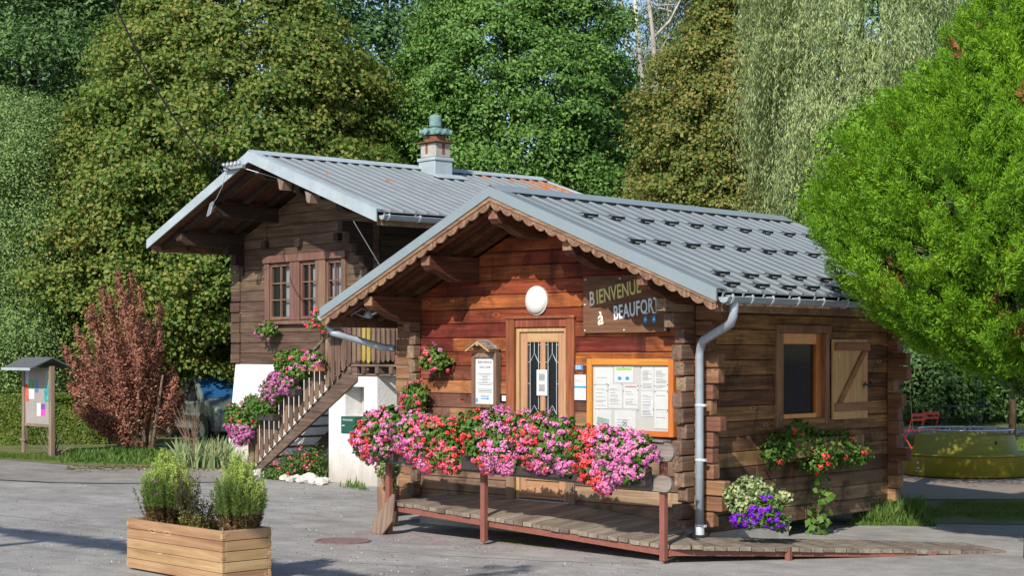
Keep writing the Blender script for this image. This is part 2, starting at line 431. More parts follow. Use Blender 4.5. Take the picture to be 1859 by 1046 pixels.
def plaster():
    m, n, l, b = nt('white limewash')
    v = objco(n, l); f = noise(n, l, v, 3, 6, .7)
    c = ramp(n, l, f, [(.25, (.50,.49,.47)), (.6, (.65,.65,.635))])
    sp = n.new('ShaderNodeSeparateXYZ'); l.new(v, sp.inputs[0])
    st = noise(n, l, objco(n, l, (3, 3, .7)), 2.5, 6, .7)
    z = math_(n, l, 'ADD', sp.outputs['Z'], math_(n, l, 'MULTIPLY', st, -.9))
    mr = n.new('ShaderNodeMapRange'); l.new(z, mr.inputs[0]); mr.inputs[1].default_value = -.35; mr.inputs[2].default_value = .15
    c = mixc(n, l, mr.outputs[0], (.42,.38,.33), c)
    l.new(c, b.inputs['Base Color']); b.inputs['Roughness'].default_value = .9
    bump(n, l, b, noise(n, l, v, 22, 5), .4, .02); return m
M['plaster'] = plaster()

def roofm(name, base, rust, rusty_y=None):
    m, n, l, b = nt(name)
    v = objco(n, l); f = noise(n, l, v, 1.2, 5, .6)
    c = ramp(n, l, f, [(.25, tuple(x*.88 for x in base)), (.75, tuple(x*1.1 for x in base))])
    f2 = noise(n, l, objco(n, l, (1.2, 9, 1.2)), 1.6, 7, .7)
    c = mixc(n, l, math_(n, l, 'MULTIPLY', ramp_f(n, l, f2, .45, .7), .45), c, tuple(x*.55 for x in base))
    if rust:
        r = noise(n, l, objco(n, l, (1.3, 7, 1.3)), 1.25, 6, .68)
        thr = rust
        sp = n.new('ShaderNodeSeparateXYZ'); l.new(v, sp.inputs[0])
        mr = n.new('ShaderNodeMapRange'); l.new(sp.outputs['Y'], mr.inputs[0])
        mr.inputs[1].default_value = rusty_y[0]; mr.inputs[2].default_value = rusty_y[1]; mr.inputs[3].default_value = 0; mr.inputs[4].default_value = .2
        rr = math_(n, l, 'ADD', r, mr.outputs[0])
        k = ramp_f(n, l, rr, thr, thr + .035)
        rc = ramp(n, l, noise(n, l, v, 15, 4), [(.3, (.2,.075,.03)), (.7, (.42,.19,.09))])
        c = mixc(n, l, k, c, rc)
    l.new(c, b.inputs['Base Color']); b.inputs['Roughness'].default_value = .6; b.inputs['Metallic'].default_value = .0; b.inputs['Specular IOR Level'].default_value = .35
    return m
M['roof1'] = roofm('grey coated roof sheet', (.168,.195,.212), 0)
M['roof2'] = roofm('old galvanised roof sheet', (.20,.225,.24), .635, (3.0, 5.0))
M['verge2'] = plain('weathered verge sheet', (.33,.385,.42), .55, .0, .14, 3)

# ------------------------------------------------------------------ leaves
NQ = 0
def quads_mesh(name, V, mat, parent=None, loc=(0,0,0)):
    """V: (N,4,3) world coordinates"""
    global NQ
    V = np.asarray(V, np.float32); n = V.shape[0]; NQ += n
    V = V - np.array(loc, np.float32)
    me = bpy.data.meshes.new(name)
    me.vertices.add(4*n); me.vertices.foreach_set('co', V.reshape(-1))
    me.loops.add(4*n); me.loops.foreach_set('vertex_index', np.arange(4*n, dtype=np.int32))
    me.polygons.add(n)
    me.polygons.foreach_set('loop_start', np.arange(0, 4*n, 4, dtype=np.int32))
    me.polygons.foreach_set('loop_total', np.full(n, 4, np.int32))
    me.update(calc_edges=True)
    me.validate()
    return link(me, name, mat, parent)
def nrm(a): return a / np.maximum(np.linalg.norm(a, axis=-1, keepdims=True), 1e-9)
def leafq(P, N, L, W, rng, T=None, fold=.18):
    """quads for leaves at P facing N; T: long direction (else random)"""
    n = len(P); N = nrm(N)
    if T is None: T = rng.normal(size=(n, 3))
    T = nrm(T - (T*N).sum(1, keepdims=True)*N)
    B = np.cross(N, T)
    L = (L * rng.uniform(.7, 1.3, n))[:, None]; W = (W * rng.uniform(.7, 1.3, n))[:, None]
    a = P - T*L*.5; c = P + T*L*.5 - N*L*fold*.6
    m = P + T*L*.06
    b = m + B*W*.5 + N*W*fold; d = m - B*W*.5 + N*W*fold
    return np.stack([a, b, c, d], 1)

def crown(rng, cx, cy, prof, nclump, per, leaf, rc=(.45, .95), flat=.5, face=.6, wob=.18, out=.5, inner=.45, gap=0.0, asp=.72):
    """leaf quads through the crown's volume, gathered in clumps; prof: [(z, R)...]"""
    zs = np.array([p[0] for p in prof]); Rs = np.array([p[1] for p in prof])
    zz = np.linspace(zs[0], zs[-1], 200); RR = np.interp(zz, zs, Rs)
    w = RR + .15; w /= w.sum()
    ph = rng.uniform(0, 6.28, 6)
    camdir = math.atan2(CAM[1]-cy, CAM[0]-cx)
    cz = rng.choice(zz, nclump, p=w) + rng.uniform(-.1, .1, nclump)
    th = np.where(rng.random(nclump) < face, camdir + rng.uniform(-1.75, 1.75, nclump), rng.uniform(-PI, PI, nclump))
    R = np.interp(cz, zs, Rs)
    R = R * (1 + wob*(np.sin(3*th + ph[0] + cz*.9)*.5 + np.sin(5*th + ph[1] - cz*1.7)*.35 + np.sin(2*cz + ph[2] + th)*.35))
    rho = R * (inner + (1-inner)*np.sqrt(rng.random(nclump)))
    C = np.stack([cx + rho*np.cos(th), cy + rho*np.sin(th), cz], 1)
    rr = rng.uniform(rc[0], rc[1], nclump) * np.clip(R / (Rs.max()*.6), .55, 1)
    out_dir = np.stack([np.cos(th), np.sin(th), np.full(nclump, -.25)], 1)
    n = nclump*per
    idx = np.repeat(np.arange(nclump), per)
    d = nrm(rng.normal(size=(n, 3))); d[:, 2] = np.where(rng.random(n) < .6, np.abs(d[:, 2]), d[:, 2])
    rad_ = rng.random(n)**.4
    off = d * rad_[:, None]
    along = (off * out_dir[idx]).sum(1, keepdims=True)
    off2 = off * np.array([1, 1, flat])
    off2 = off2 + out_dir[idx]*along*.35
    off2[:, 2] -= .25*(off2[:, 0]**2 + off2[:, 1]**2)
    P = C[idx] + off2*rr[idx][:, None]
    N = nrm(off)*out + np.array([0, 0, .55]) + out_dir[idx]*.35 + rng.normal(size=(n, 3))*.5
    return leafq(P, N, leaf, leaf*asp, rng), C

def limbs(mb, base, top, C, rng, r0, count=16):
    base = Vector(base); top = Vector(top)
    mb.tube([base, base.lerp(top, .35) + Vector((rng.uniform(-.1,.1), rng.uniform(-.1,.1), 0)), base.lerp(top, .7), top], [r0, r0*.75, r0*.45, r0*.12], 9)
    k = rng.choice(len(C), min(count, len(C)), replace=False)
    for i in k:
        c = Vector(C[i]); t = min(.9, max(.15, ((c.z - base.z)/(top.z - base.z))*.75))
        s = base.lerp(top, t); r = r0*(1-t)*.5 + .015
        m = s.lerp(c, .5) + Vector((0, 0, .12*(c-s).length))
        mb.tube([s, m, c], [r, r*.6, .01], 6)

def tree(name, label, cat, u, Z, prof, nclump, per, leaf, mat, seed, trunk=.2, bark='bark', group=None, limbn=16, cofs=0, **kw):
    rng = np.random.default_rng(seed)
    p = cw((u - CXP)/F_PX*Z, Z)
    r = thing(name, label, cat, (p[0], p[1], 0), 0, group)
    q, C = crown(rng, p[0]+RIGHT[0]*cofs, p[1]+RIGHT[1]*cofs, prof, nclump, per, leaf, **kw)
    quads_mesh('crown', q, mat, r, (p[0], p[1], 0))
    mb = MB(); C2 = C - np.array([p[0], p[1], 0])
    limbs(mb, (0, 0, -.05), (0, 0, prof[-1][0]*.93), C2, rng, trunk, limbn)
    mb.build('trunk', M[bark], r, smooth=True)
    return r

# ================================================================== THE GROUND
def asphalt(name, base, sc=1.0, patch=True):
    m, n, l, b = nt(name)
    v = objco(n, l)
    big = noise(n, l, v, .35, 4, .6); mid = noise(n, l, v, 2.2, 5, .65); fine = noise(n, l, v, 42*sc, 4, .85)
    vo = n.new('ShaderNodeTexVoronoi'); vo.inputs['Scale'].default_value = 70*sc; l.new(v, vo.inputs['Vector'])
    f = math_(n, l, 'ADD', math_(n, l, 'MULTIPLY', big, .25), math_(n, l, 'ADD', math_(n, l, 'MULTIPLY', mid, .27), math_(n, l, 'MULTIPLY', fine, .48)))
    c = ramp(n, l, f, [(.38, tuple(x*.5 for x in base)), (.5, base), (.61, tuple(x*1.45 for x in base))])
    sp = math_(n, l, 'LESS_THAN', vo.outputs['Distance'], .2)
    c = mixc(n, l, math_(n, l, 'MULTIPLY', sp, .45), c, tuple(min(1, x*1.9) for x in base))
    # tar seams and tyre tracks across the road
    wv = noise(n, l, objco(n, l, (.5, .5, .5)), .8, 3)
    st_ = noise(n, l, objco(n, l, (.35, 1.6, 1)), 1.1, 5, .7, 1.2); c = mixc(n, l, math_(n, l, 'MULTIPLY', ramp_f(n, l, st_, .52, .6), .42), c, tuple(x*.62 for x in base))
    cr = n.new('ShaderNodeTexVoronoi'); cr.feature = 'DISTANCE_TO_EDGE'; cr.inputs['Scale'].default_value = .23
    dv = n.new('ShaderNodeVectorMath'); dv.operation = 'ADD'; l.new(v, dv.inputs[0]); l.new(wv, dv.inputs[1]); l.new(dv.outputs[0], cr.inputs['Vector'])
    crk = math_(n, l, 'LESS_THAN', cr.outputs['Distance'], .004)
    c = mixc(n, l, math_(n, l, 'MULTIPLY', crk, .0), c, tuple(x*.3 for x in base))
    l.new(c, b.inputs['Base Color']); b.inputs['Roughness'].default_value = .93; b.inputs['Specular IOR Level'].default_value = .2
    bump(n, l, b, fine, .5, .006)
    return m
M['asphalt'] = asphalt('old pale asphalt', (.28,.268,.254))
M['asphalt2'] = asphalt('darker pavement asphalt', (.235,.215,.20))
M['slab'] = plain('brown rubber slab', (.24,.19,.155), .95, 0, .12, 5)
def earth():
    m, n, l, b = nt('earth and turf')
    v = objco(n, l); f = noise(n, l, v, 1.3, 6, .7)
    c = ramp(n, l, f, [(.35, (.075,.10,.022)), (.52, (.12,.14,.04)), (.68, (.20,.15,.09))])
    l.new(c, b.inputs['Base Color']); b.inputs['Roughness'].default_value = .95
    bump(n, l, b, noise(n, l, v, 20, 5), .6, .03); return m
M['earth'] = earth()

g = MB(); g.quad((-420, -320, 0), (420, -320, 0), (420, 420, 0), (-420, 420, 0))
struct(g.build('road', M['asphalt']))
def polyg(name, pts, z, mat, subdiv=0):
    mb = MB(); mb.add([(p[0], p[1], z) for p in pts], [tuple(range(len(pts)))])
    return struct(mb.build(name, mat))
# pavement strip on the left behind the road, the verge beyond it
polyg('pavement', [gnd(-420, 846), gnd(-100, 868), gnd(0, 873), gnd(160, 877), gnd(330, 876), gnd(480, 872), gnd(455, 852), gnd(300, 856), gnd(120, 842), gnd(0, 832), gnd(-420, 812)], .004, M['asphalt2'])
polyg('verge', [gnd(-520, 806), gnd(-100, 829), gnd(0, 836), gnd(60, 840), gnd(150, 848), gnd(300, 851), gnd(425, 852), gnd(425, 790), gnd(100, 780), gnd(-520, 760)], .009, M['earth'])
polyg('woodland_floor', [cw(-60, 37.5), cw(-8, 37.5), cw(-5.2, 34), cw(-1, 31), cw(3, 31), cw(7, 38), cw(12, 47.5), cw(60, 47.5), cw(90, 130), cw(-90, 130)], .013, M['earth'])
# right side: turf strip by the chalet, rubber slab under the round bench, turf behind, path
polyg('turf_strip', [gnd(1500, 948), gnd(1600, 950), gnd(1760, 953), gnd(2100, 958), gnd(2100, 905), gnd(1600, 905), gnd(1540, 915)], .006, M['earth'])
polyg('play_slab', [gnd(1500, 903), gnd(1700, 909), gnd(2100, 908), gnd(2100, 836), gnd(1850, 836), gnd(1500, 836)], .017, M['slab'])
polyg('far_lawn', [gnd(1500, 832), gnd(2100, 832), gnd(2100, 790), gnd(1500, 790)], .009, M['earth'])
polyg('far_path', [gnd(1400, 788), gnd(2200, 788), gnd(2200, 776), gnd(1400, 776)], .02, M['asphalt'])
# small kerb-like crack of tar between road and pavement
mb = MB()
pts = [gnd(u, v, .009) for u, v in ((-100, 866), (0, 872), (100, 877), (200, 878.5), (290, 878), (400, 876), (470, 874))]
for a, b in zip(pts, pts[1:]): mb.bar(a, b, .07, .004)
struct(mb.build('path_seam', M['black']))
# tar lines on the road
mb = MB()
rnd = random.Random(4)
for (u0, v0, u1, v1) in ((650, 1000, 960, 1018), (650, 1022, 980, 1043), (960, 1018, 1180, 1024), (0, 936, 230, 962)):
    n = 14; prev = None
    for i in range(n+1):
        t = i/n; p = gnd(u0+(u1-u0)*t, v0+(v1-v0)*t + rnd.uniform(-1, 1), .005)
        if prev is not None: mb.bar(prev, p, .035, .003)
        prev = p
struct(mb.build('road_seam', plain('faded tar line', (.23,.215,.205), .9)))
# manhole cover near the stump
mb = MB(); c = gnd(622, 984)
mb.lathe([(.33, 0), (.33, .012), (.29, .014), (.29, .008), (.0, .008)], (c.x, c.y, 0), 28)
o = mb.build('manhole_cover', plain('rusty iron cover', (.2,.13,.12), .8, .2, .3, 20)); tag(o, 'round rusty manhole cover flush in the asphalt left of the ramp', 'manhole cover')

# ================================================================== FRONT CHALET
CH = thing('timber_chalet', 'small log chalet with smooth grey metal roof, scalloped verge and red brown gable front', 'chalet')
XR, ZR = -2.23, 4.09          # ridge
XE, ZE = .97, 2.83            # right eave
XL, ZL = -5.20, 2.73          # left eave
YF, YB = -.95, 5.15
sR = (ZR-ZE)/(XE-XR); sL = (ZR-ZL)/(XR-XL)
def roofz(x): return ZR - sR*(x-XR) if x >= XR else ZR - sL*(XR-x)
def xr_at(z): return XR + (ZR-z)/sR
def xl_at(z): return XR - (ZR-z)/sL
rnd = random.Random(11)
UND = .20                     # roof build-up above the wall logs
pitch = .176
DX0, DX1, DZ1 = -2.83, -1.74, 2.60     # door opening incl. casing
wall = MB(); endsx = MB()
z = .27; k = 0
while z < ZR - UND - .02:
    z1 = min(z + pitch - .005, ZR-UND)
    j = rnd.uniform(-.006, .006)
    def clip(zz, left):
        return max(-4.48, xl_at(zz+UND)) if left else min(0.0, xr_at(zz+UND))
    xa0, xa1, xb0, xb1 = clip(z, 1), clip(z1, 1), clip(z, 0), clip(z1, 0)
    if xb0 - xa0 < .05: break
    segs = []
    if z < DZ1 - .12:
        segs = [(xa0, xa1, DX0+.05, DX0+.05), (DX1-.05, DX1-.05, xb0, xb1)]
    else: segs = [(xa0, xa1, xb0, xb1)]
    for (a0, a1, b0, b1) in segs:
        cuts = [0, 1]
        if rnd.random() < .3 and b0-a0 > 1.3: cuts = [0, rnd.uniform(.3, .7), 1]
        for c0, c1 in zip(cuts, cuts[1:]):
            g0 = .0015 if c0 > 0 else 0
            wall.prism([(a0+(b0-a0)*c0+g0, z), (a0+(b0-a0)*c1, z), (a1+(b1-a1)*c1, z1), (a1+(b1-a1)*c0+g0, z1)], 'xz', j, .13+j)
    z += pitch; k += 1
wall.build('front_wall', M['facade'], CH, bevel=.010)
wd = MB()
z = .18
kk = 0
side = MB(); sidel = MB(); ends = MB()
while z < 2.78:
    z1 = z + pitch - .005; j = rnd.uniform(-.004, .005)
    # right wall, with its window opening
    WY0, WY1, WZ0, WZ1 = 1.63, 2.72, 1.36, 2.43
    if z1 > WZ0+.06 and z < WZ1-.06:
        side.box(-.12+j, j, .14, WY0+.06, z, z1); side.box(-.12+j, j, WY1-.06, 4.30, z, z1)
    else:
        y_m = rnd.uniform(1, 3.2) if rnd.random() < .35 else None
        if y_m: side.box(-.12+j, j, .14, y_m, z, z1); side.box(-.12+j, j, y_m+.003, 4.30, z, z1)
        else: side.box(-.12+j, j, .14, 4.30, z, z1)
    # log heads that cross at the corner
    pr = rnd.uniform(.13, .26) if z < 2.2 else .16 + (z-2.2)*.45
    if z > 2.35: pr = .30 + (z-2.35)*.8
    ends.box(-.135, -.001, -pr, .0-.007, z+.004, z1-.004)
    ends.box(-4.46, -4.34, -pr*.55, -.007, z+.004, z1-.004)
    sidel.box(-4.48, -4.36, .14, 4.2, z, z1)
    zz = z + pitch*.5
    if zz < 2.6:
        pr = rnd.uniform(.20, .40)
        endsx.box(.005, pr, .0 + rnd.uniform(-.008, .002), .125, zz+.004, zz+pitch-.010)
        endsx.box(-4.80 + rnd.uniform(-.03, .04), -4.485, -.012, .11, zz+.004, zz+pitch-.010)
    ends.box(-.135, -.001, 4.305, 4.30 + rnd.uniform(.2, .34), z+.004, z1-.004)
    if zz < 2.6: endsx.box(.004, rnd.uniform(.1, .3), 4.16, 4.28, zz+.004, zz+pitch-.010)
    z += pitch; kk += 1
side.build('side_wall', M['log_side'], CH, bevel=.009); sidel.build('side_wall', M['log_side'], CH, bevel=.007)
ends.each('log_end', M['log_end_y'], CH, bevel=.012, seg=2)
endsx.each('log_end', M['log_end_x'], CH, bevel=.014, seg=2)
bw = MB()
bw.prism([(-4.36, .2), (-.13, .2), (-.13, 2.9), (XR, ZR-.25), (-4.36, 2.85)], 'xz', 4.16, 4.28)
bw.box(-4.3, -.14, .16, 4.1, .22, .26)
bw.build('rear_wall', M['log_side'], CH)
# stone footing under the logs
ft = MB(); ft.box(-4.4, -.05, .03, .3, -.05, .26); ft.box(-.3, -.02, .3, 1.9, -.05, .17); ft.box(-.35, -.06, 3.9, 4.25, -.05, .2)
ft.each('footing', M['concrete'], CH)

# purlins with carved heads
def purlin(x, yo, ztop, w=.15, h=.22, drop=.0, name='purlin'):
    y0 = yo
    poly = [(.3, ztop), (y0, ztop), (y0-.005, ztop-h*.55), (y0+.05, ztop-h*.82), (y0+.13, ztop-h*.86), (y0+.22, ztop-h*.98), (y0+.36, ztop-h*1.25), (y0+.5, ztop-h*1.42), (.0, ztop-h*1.48-drop), (.3, ztop-h*1.48-drop)]
    mb = MB(); mb.prism(poly, 'yz', x-w/2, x+w/2)
    o = mb.build('purlin', M['beam'], CH, bevel=.008)
    e = MB(); e.box(x-w/2+.006, x+w/2-.006, y0-.008, y0-.0055, ztop-h*.56, ztop-.012)
    e.build('end_grain', M['beamend'], o)
for x in (-4.40, -3.38, XR-.03, -1.12, -.06):
    purlin(x, -.86, roofz(x) - .17 + (-.02 if abs(x-XR) > .2 else -.03))
# rafters and soffit
sf = MB()
def slope_box(mb, x0, x1, y0, y1, zoff0, zoff1):
    a, b = roofz(x0), roofz(x1)
    mb.prism([(x0, a+zoff0), (x1, b+zoff0), (x1, b+zoff1), (x0, a+zoff1)], 'xz', y0, y1)
y = YF + .03
while y < YB-.06:
    slope_box(sf, XR+.004, XE-.03, y, y+.137, -.10, -.075); slope_box(sf, XL+.03, XR-.004, y, y+.137, -.10, -.075); y += .14
sf.build('soffit', M['soffit'], CH)
rf = MB()
for y in (-.80, -.42, -.07, .6, 1.4, 2.2, 3.0, 3.8, 4.5):
    slope_box(rf, XR+.03, XE-.12, y, y+.08, -.175, -.102); slope_box(rf, XL+.12, XR-.03, y, y+.08, -.175, -.102)
rf.each('rafter', M['beam'], CH, bevel=.004)
eb = MB(); eb.box(XE-.075, XE-.045, YF+.06, YB-.1, ZE-.21, ZE-.07); eb.box(XL+.05, XL+.08, YF+.06, YB-.1, ZL-.21, ZL-.07)
eb.each('eave_board', M['lace'], CH, bevel=.004)

# metal roof
def sheet(fz, xa, xb, y0, y1, pitch, rh, rw, minor=True):
    prof = []; y = y0
    while y < y1 - .02:
        prof += [(y, 0), (y+.014, rh), (y+.014+rw, rh), (y+.028+rw, 0)]
        if minor:
            fl = pitch - (.028+rw)
            for q in (.33, .66):
                c = y+.028+rw+fl*q
                prof += [(c-.012, 0), (c, .0022), (c+.012, 0)]
        y += pitch
    prof = [p for p in prof if p[0] < y1-.001] + [(y1, 0)]
    vs = []; fs = []
    n = len(prof)
    for (yy, h) in prof: vs += [(xa, yy, fz(xa)+h), (xb, yy, fz(xb)+h), (xa, yy, fz(xa)-.012), (xb, yy, fz(xb)-.012)]
    for i in range(n-1):
        a = 4*i; b = 4*(i+1)
        fs += [(a, b, b+1, a+1), (a+2, a+3, b+3, b+2), (a+1, b+1, b+3, a+3), (a, a+2, b+2, b)]
    return vs, fs
R1 = MB()
for (xa, xb) in ((XR+.002, XE), (XR-.002, XL)):
    vs, fs = sheet(lambda x: roofz(x), xa, xb, YF+.02, YB, .262, .022, .022)
    R1.add(vs, fs)
ROOF = R1.build('roof', M['roof1'], CH)
vg = MB()
for (y0, y1) in ((YF-.02, YF+.005), (YB, YB+.025)):
    vg.prism([(XR, ZR+.035), (XR, ZR-.085), (XE+.005, ZE-.105), (XE+.005, ZE+.03)], 'xz', y0, y1)
    vg.prism([(XR-.0005, ZR+.035), (XL-.005, ZL+.03), (XL-.005, ZL-.09), (XR-.0005, ZR-.085)], 'xz', y0+.0004, y1-.0004)
vg.each('verge_trim', M['verge'], ROOF)
vt = MB()
vt.prism([(XR, ZR+.037), (XR, ZR+.03), (XE+.005, ZE+.026), (XE+.005, ZE+.032)], 'xz', YF+.006, YF+.17)
vt.prism([(XR, ZR+.037), (XR, ZR+.03), (XL-.005, ZL+.026), (XL-.005, ZL+.032)], 'xz', YF+.006, YF+.17)
vt.build('verge_cover', M['roof1'], ROOF)
rc = MB()
rc.prism([(XR-.17, roofz(XR-.17)+.032), (XR, ZR+.05), (XR+.17, roofz(XR+.17)+.032), (XR+.17, roofz(XR+.17)+.040), (XR, ZR+.062), (XR-.17, roofz(XR-.17)+.040)], 'xz', YF-.005, YB+.01)
rc.build('ridge_cap', M['verge'], ROOF, bevel=.004)
# dark profile fillers under the cap
pf = MB(); y = YF+.1
while y < YB-.2:
    pf.box(XR+.172, XR+.178, y, y+.13, roofz(XR+.175)+.004, roofz(XR+.175)+.028); y += .262
pf.build('cap_filler', M['black'], ROOF)['kind'] = 'stuff'
# snow guards
def guard_mesh():
    mb = MB(); s = -sR
    L = .12
    # folded dark plate standing up across the fall
    mb.prism([(-.07, .026), (.0, .026), (.0, .032), (-.07, .032)], 'xz', -.018, .018)
    mb.prism([(-.02, .028), (.06, .052), (.06, .058), (-.022, .034)], 'xz', -.13, .13)
    mb.prism([(.0601, .052), (.0601, .058), (.066, .057), (.066, .024), (.06, .024)], 'xz', -.13, .13)
    return mb
gm = guard_mesh()
me = bpy.data.meshes.new('snow_guard'); me.from_pydata(gm.v, [], gm.f); me.update()
cm = MB(); cm.prism([(.067, .022), (.078, .022), (.078, .028), (.067, .028)], 'xz', -.045, .035)
cme = bpy.data.meshes.new('guard_clip'); cme.from_pydata(cm.v, [], cm.f); cme.update()
ang = math.atan(sR)
for (x, ys) in ((-1.43, [-.18+.52*i for i in range(10)]), (-.55, [-.44+.52*i for i in range(10)]), (.43, [-.18+.52*i for i in range(10)]), (.76, [-.46+.52*i for i in range(10)])):
    for y in ys:
        o = link(me, 'snow_guard', M['black'], ROOF); x_ = x+rnd.uniform(-.02, .02); y_ = y+rnd.uniform(-.02, .02); o.location = (x_, y_, roofz(x_)); o.rotation_euler = (rnd.uniform(-.03, .03), ang, rnd.uniform(-.05, .05))
        c = link(cme, 'guard_clip', M['zincw'], o)

# scalloped lace board
def lace(mb, side):
    x0, x1 = (XR, XE-.01) if side > 0 else (XR, XL+.01)
    L = abs(x1-x0); n = int(round(L/.172)); top = []; bot = []
    for i in range(n):
        for q in range(7):
            t = (i+q/6)/n; x = x0 + (x1-x0)*t
            sc = math.sin(PI*q/6)**.7*.045
            bot.append((x, roofz(x)-.175-sc))
    top = [(x0, roofz(x0)-.08), (x1, roofz(x1)-.08)]
    seq = []
    for p in bot:
        if not seq or abs(p[0]-seq[-1][0]) > 1e-5: seq.append(p)
    for a, b in zip(seq, seq[1:]):
        mb.add([(a[0], YF+.005, roofz(a[0])-.08), (b[0], YF+.005, roofz(b[0])-.08), (b[0], YF+.005, b[1]), (a[0], YF+.005, a[1]),
                (a[0], YF+.035, roofz(a[0])-.08), (b[0], YF+.035, roofz(b[0])-.08), (b[0], YF+.035, b[1]), (a[0], YF+.035, a[1])],
               [(0,1,2,3), (7,6,5,4), (3,2,6,7)])
    # raised upper moulding
    mb.prism([(x0, roofz(x0)-.095), (x1, roofz(x1)-.095), (x1, roofz(x1)-.135), (x0, roofz(x0)-.135)], 'xz', YF-.008, YF+.004)
lm = MB(); lace(lm, 1); lace(lm, -1)
lm.build('lace_board', M['lace'], CH)

# gutters and downpipes
def gutter(mb, x, y0, y1, z, r=.062, n=10):
    ys = (y0, y1)
    for (ra, flip) in ((r, 0), (r-.005, 1)):
        vs = []
        for yy in ys:
            for i in range(n+1):
                a = PI + PI*i/n
                vs.append((x+ra*math.cos(a), yy, z+ra*math.sin(a)))
        mb.add(vs, [(i, i+1, i+n+2, i+n+1) for i in range(n)])
    for yy in ys:
        mb.add([(x+r*math.cos(PI+PI*i/n), yy, z+r*math.sin(PI+PI*i/n)) for i in range(n+1)], [tuple(range(n+1))])
    mb.tube([(x+r+.002, y0, z), (x+r+.002, y1, z)], .008, 6)
gu = MB(); GX = XE+.055; GZ = ZE-.06
gutter(gu, GX, YF+.04, YB, GZ); gl2 = MB(); gutter(gl2, XL-.055, YF+.04, YB, ZL-.06); gl2.build('gutter', M['zinc'], CH)
GUT = gu.build('gutter', M['zinc'], CH, smooth=False)
def bracket(mb, x, y, z, r=.072):
    pts = [(x - .05, y, z+.045), (x-r, y, z)] + [(x+r*math.cos(PI+PI*i/8), y, z+r*math.sin(PI+PI*i/8)) for i in range(1, 9)] + [(x+r-.01, y, z+.03)]
    for a, b in zip(pts, pts[1:]): mb.bar(a, b, .028, .006, up=(0, 1, 0) if False else (0,0,1))
    mb.box(x-.02, x+r, y-.012, y+.012, z+.012, z+.018)
for yy in [YF+.12, YF+.48, YF+.86] + [YF+1.36+.5*i for i in range(9)]:
    b = MB(); bracket(b, GX, yy, GZ); b.build('gutter_bracket', M['zincw'], GUT)
dp = MB()
px, py = .155, -.13
dp.tube([(GX-.0, -.72, GZ-.03), (GX, -.72, GZ-.12), (GX-.012, -.715, GZ-.19), (GX-.07, -.68, GZ-.27), (px+.10, py-.07, 2.33), (px+.025, py-.015, 2.26), (px, py, 2.17), (px, py, 1.2), (px, py, .22)], .046, 14)
DPO = dp.build('downpipe', M['zinc'], CH, smooth=True)
cl = MB()
for zz in (1.62, 1.02, .30):
    cl.lathe([(.05, zz-.012), (.054, zz), (.05, zz+.012)], (px, py, 0), 16); cl.box(px+.03, px+.085, py-.02, py+.02, zz-.014, zz+.014)
cl.lathe([(.053, .20), (.053, .28), (.048, .29)], (px, py, 0), 16)
cl.each('pipe_clamp', M['zincw'], DPO, smooth=False)
eL = F1.on(1, -.06, 716, 633)
dl = MB(); dl.tube([(XL-.02, -.80, ZL-.08), (XL-.02, -.80, ZL-.20), (XL+.04, -.78, ZL-.28), (XL+.14, -.70, ZL-.315), (eL[0]-.15, -.15, eL[2]+.02), (eL[0], -.06, eL[2])], .045, 12)
dl.build('downpipe', M['zinc'], CH, smooth=True)

# ---- door with casing
def fx(u, v, y=0.0): return F1.fx(u, v, y)
cas = MB()
cas.box(DX0, DX0+.13, -.035, .12, .36, DZ1); cas.box(DX1-.13, DX1, -.035, .12, .36, DZ1); cas.box(DX0-.012, DX1+.012, -.045, .118, DZ1+.002, DZ1+.10-.06)
cas.box(DX0+.131, DX1-.131, -.02, .117, DZ1-.10, DZ1)
DF = cas.each('door_frame', M['casing'], CH, bevel=.008)[0]
jx0, jx1 = DX0+.135, DX1-.135
zb, zt = .42, DZ1-.105
dr = MB()
dr.box(jx0, jx0+.05, .005, .10, zb, zt); dr.box(jx1-.05, jx1, .005, .10, zb, zt); dr.box(jx0+.051, jx1-.051, .005, .10, zt-.05, zt)
dr.each('door_jamb', M['pine'], DF, bevel=.005)
lx0, lx1 = jx0+.055, jx1-.055; lt = zt-.055
W_ = lx1-lx0; midx = (lx0+lx1)/2
gz0, gz1 = 1.40, lt-.12
d = MB()
st = .105
d.box(lx0, lx0+st, .03, .075, zb+.01, lt); d.box(lx1-st, lx1, .03, .075, zb+.01, lt)
d.box(midx-.038, midx+.038, .03, .075, gz0, gz1)
d2 = MB()
d2.box(lx0+st+.001, lx1-st-.001, .03, .075, gz1+.001, lt); d2.box(lx0+st+.001, lx1-st-.001, .03, .075, gz0-.14, gz0-.001)
d2.box(lx0+st+.001, lx1-st-.001, .03, .075, zb+.01, zb+.24)
d2.box(lx0+st-.02, lx1-st+.02, .008, .029, zb+.235, zb+.27); d2.box(lx0+.02, lx1-.02, .008, .029, zb+.055, zb+.085)
d.box(midx-.03, midx+.03, .032, .073, zb+.241, gz0-.141)
d.box(lx0+st+.001, lx1-st-.001, .045, .065, zb+.241, gz0-.141)
DOOR = d.build('door', M['pine'], CH, bevel=.004)
d2.each('door_rail', M['pinex'], DOOR, bevel=.004)
panes = ((lx0+st, midx-.038), (midx+.038, lx1-st))
